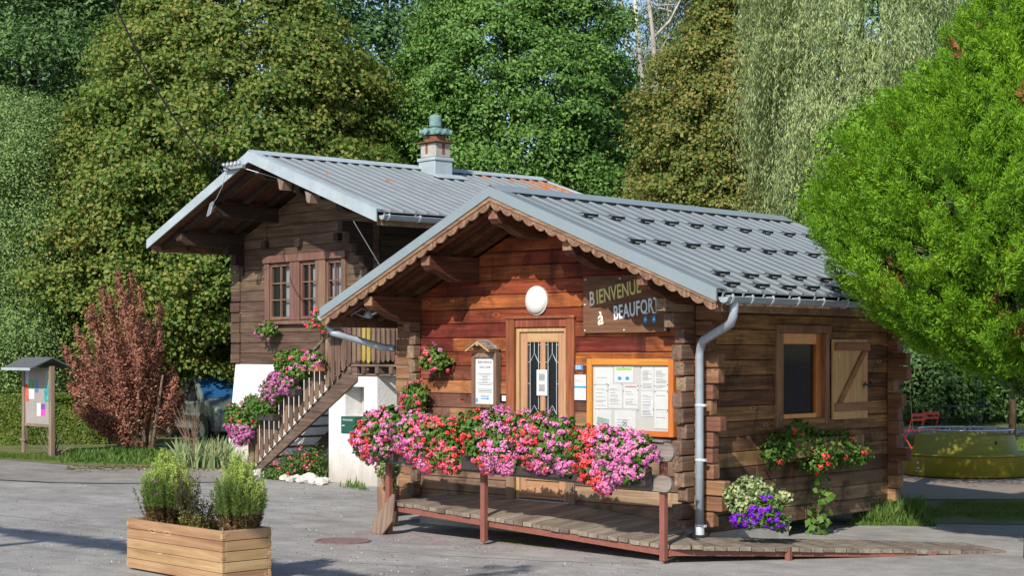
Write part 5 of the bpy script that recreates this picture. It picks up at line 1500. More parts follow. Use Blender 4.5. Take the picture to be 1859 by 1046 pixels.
# stump with flower pot, leaning board
c = gnd(689, 958); SPX = thing('tree_stump', 'pale bark stump standing at the left end of the ramp carrying a flower pot', 'stump', (c.x, c.y+.15, 0))
mb = MB(); mb.lathe([(.10, 0), (.125, .08), (.135, .25), (.14, .40), (.145, .50), (.14, .505)], (0, 0, 0), 14, sx=1, sy=1); mb.build('trunk_section', M['stump'], SPX, smooth=True, bevel=0)
mb = MB(); mb.lathe([(.136, .506), (.13, .512), (.02, .513)], (0, 0, 0), 14); mb.build('cut_face', M['pinex'], SPX)
T = thing('flower_pot', 'terracotta pot of variegated ivy and one magenta bloom standing on the stump', 'flower pot', (c.x, c.y+.15, .515))
mb = MB(); mb.lathe([(.07, 0), (.10, .11), (.115, .115), (.115, .15)], (0, 0, 0), 18); mb.build('pot', M['terra'], T)
rng = np.random.default_rng(60); geranium(T, rng, [((.03, -.02, .22), (.17, .15, .12)), ((.12, -.08, .06), (.08, .08, .18)), ((-.06, -.05, .2), (.1, .08, .08))], 1000, [('blossom_magenta', 3, lambda p: p[0] < -.05)], leaf=.04, leafmat='var_leaf')
mb = MB(); q0 = gnd(682, 966)
a = F1.on(1, -1.30, 671, 970); 
BD = thing('leaning_board', 'grey mossy plank leaning against the stump beside the first railing post', 'plank', (a[0], -1.28, 0))
mb.prism([(0, 0), (.19, 0), (.34, .17), (.33, .50), (.29, .50), (.0, .16)], 'xz', 0, .035); mb.build('board', M['postw'], BD, bevel=.008)
BD.rotation_euler = (rad(-8), 0, 0)

# ================================================================== PLANTER ON THE ROAD
pc = at(403, 1062, 15.5); pc.z = 0
pl_ = at(230, 1034, 16.75); pr_ = at(490, 1060, 15.9)
dL = Vector((pl_.x-pc.x, pl_.y-pc.y, 0)); LL = dL.length
PT = thing('wooden_planter', 'long planter of pale pine boards standing on the road in the foreground', 'planter', (pc.x, pc.y, 0), math.atan2(-dL.y, -dL.x))
# local x runs from the far left corner (-LL) to the near corner (0), local y to the back
bh = .1; WP = .56; LL = 1.72
for i in range(5):
    z0, z1 = .02+i*bh, .02+(i+1)*bh-.004
    mb = MB(); o_ = .0 if i % 2 else .002
    mb.box(-LL, 0, 0, .04, z0, z1); mb.box(-LL, 0, WP-.04, WP, z0, z1); mb.each('long_board', M['plantw'], PT, bevel=.004)
    mb = MB(); mb.box(-.041, .0025, .0405, WP-.0405, z0+.001, z1-.001); mb.box(-LL-.002, -LL+.04, .0405, WP-.0405, z0+.001, z1-.001)
    if i % 2 == 0: mb.box(-.03, .004, -.0025, .0402, z0+.02, z1-.03); mb.box(-LL-.003, -LL+.03, -.0025, .0402, z0+.02, z1-.03)
    mb.box(-.03, .004, WP-.0402, WP+.002, z0+.02, z1-.03)
    mb.each('short_board', M['plantwy'], PT, bevel=.004)
mb = MB(); mb.box(-LL+.04, -.041, .041, WP-.041, .05, .44)
mb.build('soil', M['soil'], PT)
mb = MB()
for (x, y) in ((-.02, .02), (-LL+.02, .02), (-.02, WP-.02), (-LL+.02, WP-.02)): mb.tube([(x, y, .5), (x, y, .55)], .004, 6)
mb.build('corner_rod', M['steel'], PT)
RP_ = Matrix.Rotation(PT.rotation_euler[2], 3, 'Z')
def pw(x, y, z): return RP_ @ Vector((x, y, z)) + PT.location
def sprig_bush(name, label, base, h, r, n, mat, seed, L=.035, W=.007, top=1.0, mats2=None, group=None):
    rng = np.random.default_rng(seed)
    T = thing(name, label, 'shrub', tuple(base), 0, group)
    Q = []; Q2 = []; mb = MB()
    for _ in range(n):
        a = rng.uniform(0, 2*PI); q = math.sqrt(rng.random()); x, y = r*.55*q*math.cos(a), r*.55*q*math.sin(a)
        hh = h*(1-.45*q**2)*rng.uniform(.72, 1.08); lean = .75
        tipx, tipy = x*(1+lean*.9)+rng.normal()*.03, y*(1+lean*.9)+rng.normal()*.03
        k = 64
        t = rng.uniform(.08, 1, k)
        P = np.stack([x+(tipx-x)*t**.8, y+(tipy-y)*t**.8, hh*t], 1)
        ax = nrm(np.array([tipx-x, tipy-y, hh])); rd = nrm(rng.normal(size=(k, 3)))
        P = P + rd*.013
        Tt = ax*.8 + rd*.8
        qd = leafq(P, nrm(rng.normal(size=(k, 3))+np.array([0,0,.3])), L, W, rng, T=Tt, fold=.05)
        low = (P[:, 2] < h*.28)
        if mats2: Q.append(qd[~low]); Q2.append(qd[low])
        else: Q.append(qd)
        if rng.random() < .25: mb.tube([(x, y, 0), (tipx*.9, tipy*.9, hh*.85)], .003, 4)
    quads_mesh('foliage', np.concatenate(Q), M[mat], T)
    if mats2: quads_mesh('dry_foliage', np.concatenate(Q2), M[mats2], T)
    mb.build('stem', M['twig'], T)
    return T
def shx(u): # along planter from pixel
    t = (u-230)/(403-230); return -LL*(1-t)
sprig_bush('rosemary_bush', 'left upright green bush in the planter with brown dry base', pw(-1.42, .28, .42), .80, .29, 240, 'juniper', 81, L=.05, W=.012, mats2='dryleaf')
sprig_bush('rosemary_bush', 'right upright green bush in the planter above its near corner', pw(-.22, .34, .42), .80, .27, 260, 'juniper', 82, L=.05, W=.012, mats2='dryleaf')
for i, (x, y, h, r, lb, sd) in enumerate(((-.98, .25, .52, .15, 'tall straggly shrub between the two planter bushes', 83), (-.70, .2, .32, .2, 'low yellow leaved shrub in the middle of the planter', 84))):
    rng = np.random.default_rng(sd); b = pw(x, y, .42)
    T = thing('leafy_shrub', lb, 'shrub', tuple(b))
    mb = MB(); Q = []
    for _ in range(46):
        a = rng.uniform(0, 6.28); hh = h*rng.uniform(.5, 1.2); tip = np.array([r*math.cos(a)*rng.random()*1.5, r*math.sin(a)*rng.random()*1.5, hh])
        mb.tube([(tip[0]*.2, tip[1]*.2, 0), tuple(tip)], .003, 4)
        k = 26; t = rng.uniform(.15, 1, k)[:, None]; P = np.array([tip[0]*.2, tip[1]*.2, 0])*(1-t) + tip*t + rng.normal(size=(k, 3))*.02
        Q.append(leafq(P, rng.normal(size=(k, 3))+np.array([0, 0, .6]), .034, .016, rng))
    quads_mesh('foliage', np.concatenate(Q), M['sage'], T); mb.build('stem', M['twig'], T)
rng = np.random.default_rng(85)
T = thing('pink_bloom', 'few tiny pink flowers on the left planter bush', 'flowers', tuple(pw(-1.2, .05, .9)))
P = rng.normal(size=(14, 3))*np.array([.008, .008, .008]) + np.repeat(np.array([[.02, -.05, .02], [.03, -.04, -.11]]), 7, 0)
quads_mesh('petals', leafq(P, rng.normal(size=(14, 3))+np.array([0, -1, .3]), .022, .018, rng), M['blossom_pink'], T)

# bed under the stair: bush, stones
b0 = gnd(548, 868)
T = thing('garden_bush', 'low loose green bush with tiny red flowers at the foot of the stair', 'shrub', tuple(b0))
rng = np.random.default_rng(90)
def bushl(T, pts, n, mat, rng, leaf=.05, Z=28.6, ry=.3, asp=.6):
    Q = []
    for (u, v, rx_, rz_4) in pts:
        p = at(u, v, Z); c = (p.x-T.location.x, p.y-T.location.y, p.z)
        P, d = blob_pts(rng, int(n/len(pts)), c, (rx_, ry, rz_4), .5); P[:, 2] = np.abs(P[:, 2]) 
        Q.append(leafq(P, d+rng.normal(size=d.shape)*.6+np.array([0, 0, .4]), leaf, leaf*asp, rng))
    quads_mesh('foliage', np.concatenate(Q), M[mat], T)
bushl(T, [(505, 860, .35, .12), (535, 845, .42, .24), (565, 838, .35, .3), (580, 855, .28, .2), (520, 868, .3, .08)], 3600, 'w_fill', rng, .05)
Q = []
for _ in range(26):
    p = at(rng.uniform(490, 592), rng.uniform(812, 872), 28.2); c = np.array([p.x-T.location.x, p.y-T.location.y, max(.05, p.z)])
    P = c+rng.normal(size=(6, 3))*.015; Q.append(leafq(P, rng.normal(size=(6, 3)), .035, .03, rng))
quads_mesh('red_blossoms', np.concatenate(Q), M['blossom_rose'], T)
# turf scrap and weeds along the pillar
T = tag(bpy.data.objects.new('weeds', None), None, None)
bpy.data.objects.remove(T)
def weeds(name, label, areas, n, mat, seed, h=(.05, .18), w=.012, kind='stuff', cat='weeds', dens=None):
    """areas: list of ground triangles/quads given as corner points"""
    rng = np.random.default_rng(seed); Q = []
    tot = len(areas)
    for A in areas:
        A = [np.array([p[0], p[1]]) for p in A]; k = n//tot
        s = rng.random(k)[:, None]; t = rng.random(k)[:, None]
        P2 = (A[0]*(1-s)+A[1]*s)*(1-t) + (A[3]*(1-s)+A[2]*s)*t
        fade = np.clip(np.minimum(np.minimum(s, 1-s), np.minimum(t, 1-t)*.6)[:, 0]*7, .2, 1)
        if dens is not None:
            f = np.sin(P2[:, 0]*2.1)*np.cos(P2[:, 1]*1.7+1)+np.sin(P2[:, 0]*5.3+P2[:, 1]*4.1)*.6+rng.normal(size=k)*.5
            fade = fade[f > dens]; P2 = P2[f > dens]
        k = len(P2)
        hh = rng.uniform(h[0], h[1], k)*fade*rng.uniform(.5, 1, k)
        T_ = np.stack([rng.normal(size=k)*.38, rng.normal(size=k)*.38, np.ones(k)], 1)
        P = np.concatenate([P2, (hh*.45)[:, None]], 1)
        N = nrm(np.stack([rng.normal(size=k), rng.normal(size=k), rng.random(k)*.4], 1))
        T_ = nrm(T_ - (T_*N).sum(1, keepdims=True)*N); B = np.cross(N, T_); L = hh[:, None]
        a = P - T_*L*.5; c = P+T_*L*.5+N*L*.15; m = P
        Q.append(np.stack([a-B*w*.4, a+B*w*.4, m+B*w*.45+T_*L*.1, c], 1))
    o = quads_mesh(name, np.concatenate(Q), M[mat]); tag(o, label, cat, kind=kind); return o
weeds('grass', 'mown turf and weeds on the verge behind the pavement on the left', [(gnd(-140, 830), gnd(425, 852), gnd(425, 836), gnd(-140, 818))], 60000, 'grass', 91, (.02, .09), .014, cat='grass')
weeds('undergrowth', 'low green weeds in front of the hedge and the red brown shrub', [(gnd(90, 842), gnd(330, 846), gnd(330, 824), gnd(110, 820))], 9000, 'w_fill', 92, (.08, .26), .05, cat='undergrowth', dens=-.2)
weeds('grass', 'turf strip in the light behind the foot ramp on the right', [(gnd(1560, 944), gnd(1980, 954), gnd(1980, 908), gnd(1640, 908))], 60000, 'grass', 93, (.02, .09), .008, cat='grass', dens=-.5)
weeds('grass', 'taller grass and weeds at the rear corner of the front chalet', [(gnd(1535, 955), gnd(1700, 957), gnd(1690, 942), gnd(1580, 946))], 9000, 'w_fill', 94, (.06, .42), .013, dens=-.4, cat='grass')
weeds('grass', 'sunlit lawn behind the round bench', [(gnd(1600, 829), gnd(2150, 829), gnd(2150, 792), gnd(1600, 792))], 30000, 'grass', 95, (.04, .10), .03, cat='grass')
weeds('grass', 'dark shaded lawn below the shrubs beyond the path', [(gnd(1560, 776), gnd(2250, 776), gnd(2250, 738), gnd(1560, 738))], 50000, 'w_fill', 96, (.05, .16), .05, cat='grass')
weeds('weeds', 'weeds along the foot of the white pillar', [(gnd(600, 884), gnd(672, 893), gnd(668, 886), gnd(604, 877))], 500, 'w_fill', 97, (.03, .22), .02, dens=.1)
weeds('moss', 'moss tufts at the foot of the ramp beam', [(gnd(905, 986), gnd(1010, 996), gnd(1010, 990), gnd(905, 980))], 900, 'grass', 98, (.01, .035), .01, cat='moss')
def scree(name, label, cat, pts, mat, seed, r=(.06, .13), group=None, each=True):
    rng = random.Random(seed)
    for i, (u, v) in enumerate(pts):
        p = gnd(u, v); mb = MB(); rr_ = rng.uniform(*r); k = 9
        prof = []; vs = []
        for (a, h) in ((.7, 0), (1, .25), (.9, .6), (.5, .85), (.1, .92)):
            prof.append((rr_*a, h*rr_*1.1))
        mb.lathe(prof, (0, 0, 0), k, sx=rng.uniform(1, 1.6), sy=rng.uniform(.7, 1))
        mb.v = [(x+rng.uniform(-.18, .18)*rr_, y+rng.uniform(-.18, .18)*rr_, max(0, z+rng.uniform(-.15, .15)*rr_)) for x, y, z in mb.v]
        o = mb.build(name, M[mat], None, bevel=.01, loc=(p.x, p.y, 0), rotz=rng.uniform(0, 3)); tag(o, label, cat, group)
scree('edging_stone', 'whitish edging stone in the row before the bed under the stair', 'stone', [(468, 866), (480, 870), (518, 873), (530, 876), (541, 874), (551, 878), (560, 877), (570, 881), (582, 881), (590, 878)], 'stone', 5, (.09, .15), 'whitish edging stones of the stair bed')
# fallen petals on the asphalt
rng = np.random.default_rng(99)
P = []
for _ in range(420):
    u = rng.uniform(640, 1200); v = 966 + (u-640)/560*32 + abs(rng.normal())*11; p = gnd(u, v); P.append((p.x, p.y, .008))
P = np.array(P); q = leafq(P, np.tile(np.array([0, 0, 1.]), (len(P), 1)) + rng.normal(size=P.shape)*.15, .024, .018, rng, fold=.1)
o = quads_mesh('fallen_petals', q, M['blossom_rose']); tag(o, 'scattered fallen geranium petals on the asphalt before the ramp', 'petals', kind='stuff')
# grit on the asphalt
P = []
for _ in range(2400):
    u = rng.uniform(-40, 1900); v = rng.uniform(880, 1060); p = gnd(u, v)
    if p.y > -1.3 and p.x > -4.2 and p.x < 3.5: continue
    P.append((p.x, p.y, .006))
P = np.array(P); q = leafq(P, np.tile(np.array([0, 0, 1.]), (len(P), 1)) + rng.normal(size=P.shape)*.5, .018, .016, rng, fold=.4)
gm2 = leafm('grit', [(.1, (.10,.09,.08)), (.6, (.42,.40,.37)), (1, (.62,.60,.57))], 0, 3, nmix=.1)
o = quads_mesh('gravel', q, gm2); tag(o, 'loose grit scattered over the asphalt', 'grit', kind='stuff')
# dry leaves on the verge edge
P = []
for _ in range(500):
    u = rng.uniform(120, 560); v = 851 + rng.normal()*2.5 + max(0, (u-430))*.12; p = gnd(u, v); P.append((p.x, p.y, .012))
P = np.array(P); o = quads_mesh('leaf_litter', leafq(P, np.tile(np.array([0, 0, 1.]), (len(P), 1)) + rng.normal(size=P.shape)*.3, .07, .05, rng), M['dryleaf']); tag(o, 'brown fallen leaves along the edge of the pavement', 'leaves', kind='stuff')

# iris clump
c = gnd(372, 850)
T = thing('iris_clump', 'clump of long pale green iris blades left of the white chalet base', 'iris plants', (c.x, c.y, 0))
Q = []; rng = np.random.default_rng(31)
for _ in range(330):
    p = gnd(rng.uniform(322, 420), rng.uniform(840, 852)); x, y = p.x-c.x, p.y-c.y
    L = rng.uniform(.28, .66); lean = rng.normal(size=2)*.32; w = rng.uniform(.02, .035)
    k = 4; pts = [np.array([x+lean[0]*L*(t**1.6), y+lean[1]*L*(t**1.6), L*t*(1-.18*t*abs(lean).sum())]) for t in np.linspace(0, 1, k+1)]
    sd = nrm(rng.normal(size=3)*np.array([1, 1, .1]))
    for i in range(k):
        w0 = w*(1-(i/k)**2); w1 = w*(1-((i+1)/k)**2)
        Q.append([pts[i]-sd*w0, pts[i]+sd*w0, pts[i+1]+sd*w1, pts[i+1]-sd*w1])
quads_mesh('blades', np.array(Q), M['iris'], T)
mb = MB()
for k in range(14):
    a = rng.uniform(-.5, .5); h = rng.uniform(.8, 1.25); mb.tube([(-.45+a*.2, 0, 0), (-.5+a*.5, .05, h*.6), (-.55+a, .0, h)], .005, 4)
    for j in range(4): z = h*rng.uniform(.5, .95); mb.tube([(-.5+a*.8*z/h, .03, z), (-.5+a*.8*z/h+rng.uniform(-.15, .15), .05, z+.12)], .004, 4)
mb.build('dry_stalk', M['twig'], T)

# ---- information board at the left
iL = gnd(45, 826); ang2 = R2
IB = thing('information_board', 'grey timber information board with small pitched roof and leaflets by the hedge', 'information board', tuple(iL), ang2)
IBf = Fr((iL.x, iL.y), ang2)
wI = IBf.on(1, 0, 94, 760)[0]
zt = IBf.on(1, 0, 45, 668)[2]; zb_ = IBf.on(1, 0, 45, 768)[2]; zr = IBf.on(1, 0, 75, 655)[2]
for x in (0, wI):
    mb = MB(); mb.box(x-.055, x+.055, -.05, .05, 0, zt+.04); mb.build('post', M['postw'], IB, bevel=.01)
mb = MB(); mb.box(.06, wI-.06, -.012, .012, zb_, zt); PB = mb.build('panel', plain('grey board panel', (.30,.27,.26), .8, 0, .12, 3), IB)
mb = MB(); mb.box(.06, wI-.06, -.03, .03, zb_-.06, zb_-.001); mb.build('rail', M['postw'], IB)
mb = MB(); mb.box(-.10, .14, -.07, -.052, .30, .36); mb.build('brace', M['postw'], IB)
rp_ = MB()
ov = .05
rp_.prism([(-.50, zt-.03), (.0, zt+.20), (.0, zt+.23), (-.50, zt+.0)], 'yz', -ov, wI+ov); rp_.prism([(.0, zt+.20), (.42, zt-.0), (.42, zt+.03), (.0, zt+.23)], 'yz', -ov, wI+ov)
rp_.build('roof', plain('grey felt roof', (.085,.09,.095), .9, 0, .2, 12), IB, bevel=.003)
mb = MB(); mb.box(-ov, wI+ov, -.512, -.502, zt-.045, zt+.01); mb.build('roof_edge', M['verge2'], IB)
def leaflet(u0, v0, u1, v1, mat, nm='leaflet'):
    a = IBf.on(1, -.014, u0, v0); b_ = IBf.on(1, -.014, u1, v1); mb = MB(); mb.box(a[0], b_[0], -.016, -.0125, b_[2], a[2]); return mb.build(nm, mat, PB)
leaflet(52.5, 688, 62, 706, plain('green leaflet', (.10,.26,.12), .6, 0, .5, 20)); o = leaflet(52.5, 706.5, 62, 725, M['paper']); leaflet(63.5, 690, 69.5, 713, plain('blue leaflet', (.07,.18,.42), .5, 0, .3, 12))
leaflet(45, 674, 52, 697, plain('pale blue leaflet', (.35,.42,.55), .5, 0, .4, 12)); leaflet(45, 698, 51.8, 729, plain('red picture leaflet', (.5,.1,.06), .5, 0, .7, 14)); leaflet(80, 699, 89, 730, plain('teal leaflet', (.06,.30,.30), .5, 0, .7, 12)); leaflet(82, 673, 89, 698, plain('pale teal leaflet', (.2,.34,.33), .5, 0, .3, 12))
leaflet(67, 732, 74, 756, M['paper']); leaflet(74.3, 733.5, 82, 744, plain('violet leaflet', (.16,.06,.35), .5)); leaflet(74.3, 744.2, 82, 756, plain('pink leaflet', (.75,.06,.38), .5))
# hedge
def hedge(name, label, p0, p1, w, h, n, mat, seed, leaf=.075):
    rng = np.random.default_rng(seed); a = np.array([p0.x, p0.y]); b_ = np.array([p1.x, p1.y]); d = b_-a; L = np.linalg.norm(d); d = d/L; nn = np.array([-d[1], d[0]])
    s = rng.uniform(0, L, n); face = rng.random(n); t = np.where(face < .55, -w/2, np.where(face < .7, w/2, rng.uniform(-w/2, w/2, n))); z = np.where(face < .7, rng.uniform(.02, h, n), h)
    N = np.where((face < .55)[:, None], -np.append(nn, 0), np.where((face < .7)[:, None], np.append(nn, 0), np.array([0, 0, 1.])))
    dep = rng.random(n)**2*.18; bmp = .06*np.sin(s*3.1)+.05*np.sin(z*5+s*1.3)
    P = np.stack([s*d[0]+t*nn[0], s*d[1]+t*nn[1], z], 1) + N*(bmp-dep)[:, None]
    T = thing(name, label, 'hedge', (p0.x, p0.y, 0))
    quads_mesh('foliage', leafq(P, N+rng.normal(size=P.shape)*.55+np.array([0, 0, .3]), leaf, leaf*.75, rng), M[mat], T)
    mb = MB(); rr_ = random.Random(seed); k = int(L/.35)
    for i in range(k):
        q = d*(i+.5)*.35; mb.tube([(q[0], q[1], 0), (q[0]+rr_.uniform(-.1, .1), q[1], h*.6)], .02, 5)
    mb.build('stem', M['bark'], T)
hedge('hedge', 'clipped green hedge running behind the information board', gnd(-160, 810), gnd(262, 806), .9, 1.22, 52000, 'hedge', 32)
# bare twigs beside the board
c = gnd(97, 830); T = thing('bare_twigs', 'bare forked twigs sticking up right of the information board', 'twigs', tuple(c))
mb = MB()
for (u, v, k) in ((75, 785, 0), (68, 798, 1), (84, 775, 0), (112, 785, 1), (122, 800, 0), (104, 787, 1), (132, 808, 0)):
    p = at(u, v, 34.6); mb.tube([(0, 0, 0), ((p.x-c.x)*.5, (p.y-c.y)*.5, p.z*.4), (p.x-c.x, p.y-c.y, p.z)], [.02, .014, .008], 5)
mb.build('branches', M['postw'], T)

# ---- red brown dying conifer
p = cw((262-CXP)/F_PX*37, 37)
RS = thing('conifer_shrub', 'dying red brown upright conifer with bare grey limbs left of the rear chalet', 'shrub', (p[0], p[1], 0))
rng = np.random.default_rng(33); Q = []; mb = MB()
tips = [(128, 700, .1), (140, 740, .3), (330, 720, .2), (180, 640, .9), (232, 540, .7), (215, 500, 0), (238, 505, .3), (160, 570, .2), (140, 600, -.4), (170, 560, .5), (255, 530, -.3), (290, 560, .4), (278, 640, -.4), (120, 635, 0), (150, 650, .5), (185, 530, 0), (240, 560, -.6), (310, 670, .3), (320, 690, -.2), (175, 690, -.6), (200, 600, -.5), (225, 570, .3), (255, 640, -.7), (165, 740, -.4), (190, 780, -.2), (280, 700, .4), (215, 660, -.8), (235, 610, .8), (290, 610, 0), (150, 680, 0), (200, 545, .4), (270, 590, .2)]
for (u, v, dz3) in tips:
    tip = at(u, v, 37+dz3*1.2); tip = np.array([tip.x-p[0], tip.y-p[1], tip.z])
    base = np.array([rng.normal()*.12, rng.normal()*.12, rng.uniform(.1, .35)])
    mid = base*.5+tip*.5 + np.array([tip[0]-base[0], tip[1]-base[1], 0])*.12 - np.array([0, 0, .15])
    mb.tube([tuple(base*.5), tuple(base), tuple(mid), tuple(tip)], [.06, .05, .03, .01], 6)
    k = 1250; t = rng.uniform(.32, 1.03, k)[:, None]
    path = (1-t)**2*base + 2*t*(1-t)*mid + t**2*tip
    wdt = (.30*np.sin(np.clip(1.08-t, 0, 1)*PI*.62)**.8+.03)
    d = nrm(rng.normal(size=(k, 3))); sub = np.sin(t*34+d[:, :1]*3)*.06
    lump = 1+.45*np.sin(t*23+rng.uniform(0, 6))*np.sin(t*9+d[:, 1:2]*2.5)
    P = path + d*(wdt*lump*rng.random((k, 1))**.5+sub*wdt*2) 
    up = nrm(tip-base)
    Q.append(leafq(P, d+rng.normal(size=d.shape)*.4+np.array([0, 0, .3]), .075, .032, rng, T=np.tile(up, (k, 1))*.55+d*.8))
quads_mesh('crown', np.concatenate(Q), M['t_red'], RS); 
for i in range(6): mb.tube([(.1*i-.2, 0, 0), (.16*i-.4, .05, .8), (.3*i-.8, 0, 1.7)], [.05, .04, .02], 6)
mb.build('trunk', M['postw'], RS, smooth=True)

# ---- van parked behind
VN = thing('parked_van', 'silver grey small van with blue reflecting windscreen parked between shrub and rear chalet', 'van', (0, 0, 0))
vp = gnd(372, 803, 0); 
vdir = RIGHT*.52 - FWD*.85; vdir = vdir/np.linalg.norm(vdir)      # nose direction
VN.location = (vp.x, vp.y, 0); VN.scale = (.93, .93, .90); VN.rotation_euler = (0, 0, math.atan2(vdir[1], vdir[0]))
# local +x to the nose, +y to its left; near side is the van's right (-y). origin at the right front wheel
paint = plain('silver green paint', (.20,.23,.215), .3, .4, .04, 3); glossb, n_, l_, b__ = nt('windscreen with painted blue reflection'); b__.inputs['Base Color'].default_value = (.02, .09, .22, 1); b__.inputs['Roughness'].default_value = .08; b__.inputs['Specular IOR Level'].default_value = .8  # blue reflection is put into the windscreen's base colour
prof = [(-3.1, .30), (.78, .28), (.86, .45), (.84, .78), (.62, .98), (-.05, 1.13), (-.16, 1.15), (-.95, 1.74), (-1.3, 1.80), (-3.0, 1.80), (-3.15, 1.6), (-3.2, .8)]
def hw(z): return .86 if z < .9 else .86-(z-.9)*.16
mb = MB(); n = len(prof)
cy = .80
def nose(x, z, s):  # narrow at the nose
    k = hw(z) - max(0, x-.35)*.28
    return cy + s*k
vs = [(x, nose(x, z, -1), z) for x, z in prof] + [(x, nose(x, z, 1), z) for x, z in prof]
mb.add(vs, [tuple(range(n)), tuple(range(2*n-1, n-1, -1))] + [(i, i+n, (i+1) % n+n, (i+1) % n) for i in range(n)])
BODY = mb.build('body', paint, VN, bevel=.06, seg=3, smooth=False)
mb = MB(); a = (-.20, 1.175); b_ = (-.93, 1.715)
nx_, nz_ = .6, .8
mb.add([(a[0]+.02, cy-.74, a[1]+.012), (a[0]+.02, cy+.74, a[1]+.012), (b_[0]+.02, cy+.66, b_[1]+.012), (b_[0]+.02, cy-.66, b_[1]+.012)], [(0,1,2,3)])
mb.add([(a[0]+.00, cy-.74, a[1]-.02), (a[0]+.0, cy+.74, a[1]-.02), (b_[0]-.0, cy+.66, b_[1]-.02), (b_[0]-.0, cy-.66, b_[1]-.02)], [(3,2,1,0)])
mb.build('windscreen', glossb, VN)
mb = MB(); mb.add([(-.42, cy-hw(1.12)-.004, 1.12), (-1.35, cy-hw(1.12)-.004, 1.1), (-1.35, cy-hw(1.66)-.012, 1.66), (-1.0, cy-hw(1.66)-.012, 1.66)], [(0,1,2,3)])
mb.build('side_window', M['black'], VN)
mb = MB(); mb.box(-2.5, -.42, cy-.885, cy-.855, .58, .70); mb.build('side_moulding', M['black'], VN, bevel=.01)
mb = MB(); mb.box(-.62, -.50, cy-1.05, cy-.86, 1.10, 1.28); mb.build('door_mirror', M['black'], VN, bevel=.03, seg=2)
for s in (-1, 1):
    mb = MB(); mb.add([(.855, cy+s*.42, .72), (.79, cy+s*.70, .70), (.60, cy+s*.765, .92), (.72, cy+s*.45, .93)], [(0,1,2,3)] if s > 0 else [(3,2,1,0)])
    mb.v = [(x+.02, y+s*.012, z) for x, y, z in mb.v]; mb.build('headlight', M['steel'], VN)
mb = MB(); mb.box(.80, .90, cy-.70, cy+.70, .30, .52); mb.build('bumper', paint, VN, bevel=.04, seg=2)
mb = MB()
for i in range(4): mb.box(.84, .875, cy-.4, cy+.4, .56+i*.045, .575+i*.045)
mb.build('grille', M['black'], VN)
for (x, y) in ((.0, cy-.78), (.0, cy+.62), (-2.55, cy-.78), (-2.55, cy+.62)):
    mb = MB(); mb.lathe([(.17, -.115), (.30, -.12), (.32, -.08), (.32, .06), (.30, .1)], (x, y+.02, .32), 24, 'y'); w_ = mb.build('wheel', M['black'], VN)
    mb = MB(); mb.lathe([(.18, -.122), (.16, -.10), (.05, -.11), (.02, -.13)], (x, y+.02, .32), 20, 'y'); mb.build('rim', M['steel'], w_)
mb = MB(); mb.lathe([(.42, -.006), (.40, .0)], (0, cy-.862, .36), 24, 'y'); mb.build('wheel_arch', M['black'], VN)
mb = MB(); mb.tube([(-1.3, cy, 1.8), (-1.5, cy, 2.0)], .01, 6); mb.build('aerial', M['black'], VN)

# ================================================================== RIGHT SIDE: ROUND BENCH, CHAIRS, POST
bc = gnd(1750, 862)
yel = plain('yellow green moulded plastic', (.21,.19,.014), .5, 0, .06, 1.5)
Zb = (H)*F_PX/(872-VH)+.95
p = at(1752, 800, Zb); RB = thing('round_bench', 'big yellow green round bench with raised ring back and metal hoop', 'bench', (p.x, p.y, 0)); RB.scale = (1, 1, .9)
mb = MB(); RO = 1.12
mb.lathe([(RO-.05, .03), (RO, .06), (RO+.01, .40), (RO+.03, .43)], (0, 0, 0), 64); mb.build('base_drum', yel, RB, smooth=True)
mb = MB(); mb.lathe([(RO+.03, .432), (RO+.07, .45), (RO+.06, .475), (RO-.15, .49), (RO-.21, .50), (RO-.27, .80), (RO-.30, .83), (RO-.36, .83), (RO-.40, .80), (RO-.44, .55), (.02, .5)], (0, 0, 0), 64); mb.build('seat_and_back', yel, RB, smooth=True)
mb = MB(); mb.tube([((RO-.30)*math.cos(2*PI*k/48), (RO-.30)*math.sin(2*PI*k/48), .93) for k in range(49)], .016, 8, caps=False)
for k in range(6):
    a = 2*PI*k/6+.3; mb.tube([((RO-.33)*math.cos(a), (RO-.33)*math.sin(a), .82), ((RO-.30)*math.cos(a), (RO-.30)*math.sin(a), .93)], .014, 6)
mb.build('hoop', M['steel'], RB, smooth=True)
mb = MB(); cd = np.array([CAM[0]-p.x, CAM[1]-p.y]); cd = cd/np.linalg.norm(cd); a0 = math.atan2(cd[1], cd[0])-.78
for (da, z, w_, h_) in ((0, .30, .05, .045), (0, .20, .07, .03), (-.03, .14, .02, .025), (0, .14, .02, .025), (.03, .14, .02, .025), (.055, .14, .02, .025)):
    aa = a0+da*1.2; c_ = Vector((math.cos(aa)*(RO+.008), math.sin(aa)*(RO+.008), z)); mb.obox(c_, (.004, w_, h_), Matrix.Rotation(aa, 3, 'Z'))
mb.build('printed_mark', M['panelgrey'], RB)
mb = MB(); aa = a0+1.4; mb.lathe([(.03, 0), (.028, .01), (.005, .011)], ((RO-.24)*math.cos(aa), (RO-.24)*math.sin(aa), .70), 12, 'y'); mb.build('plug', M['black'], RB)

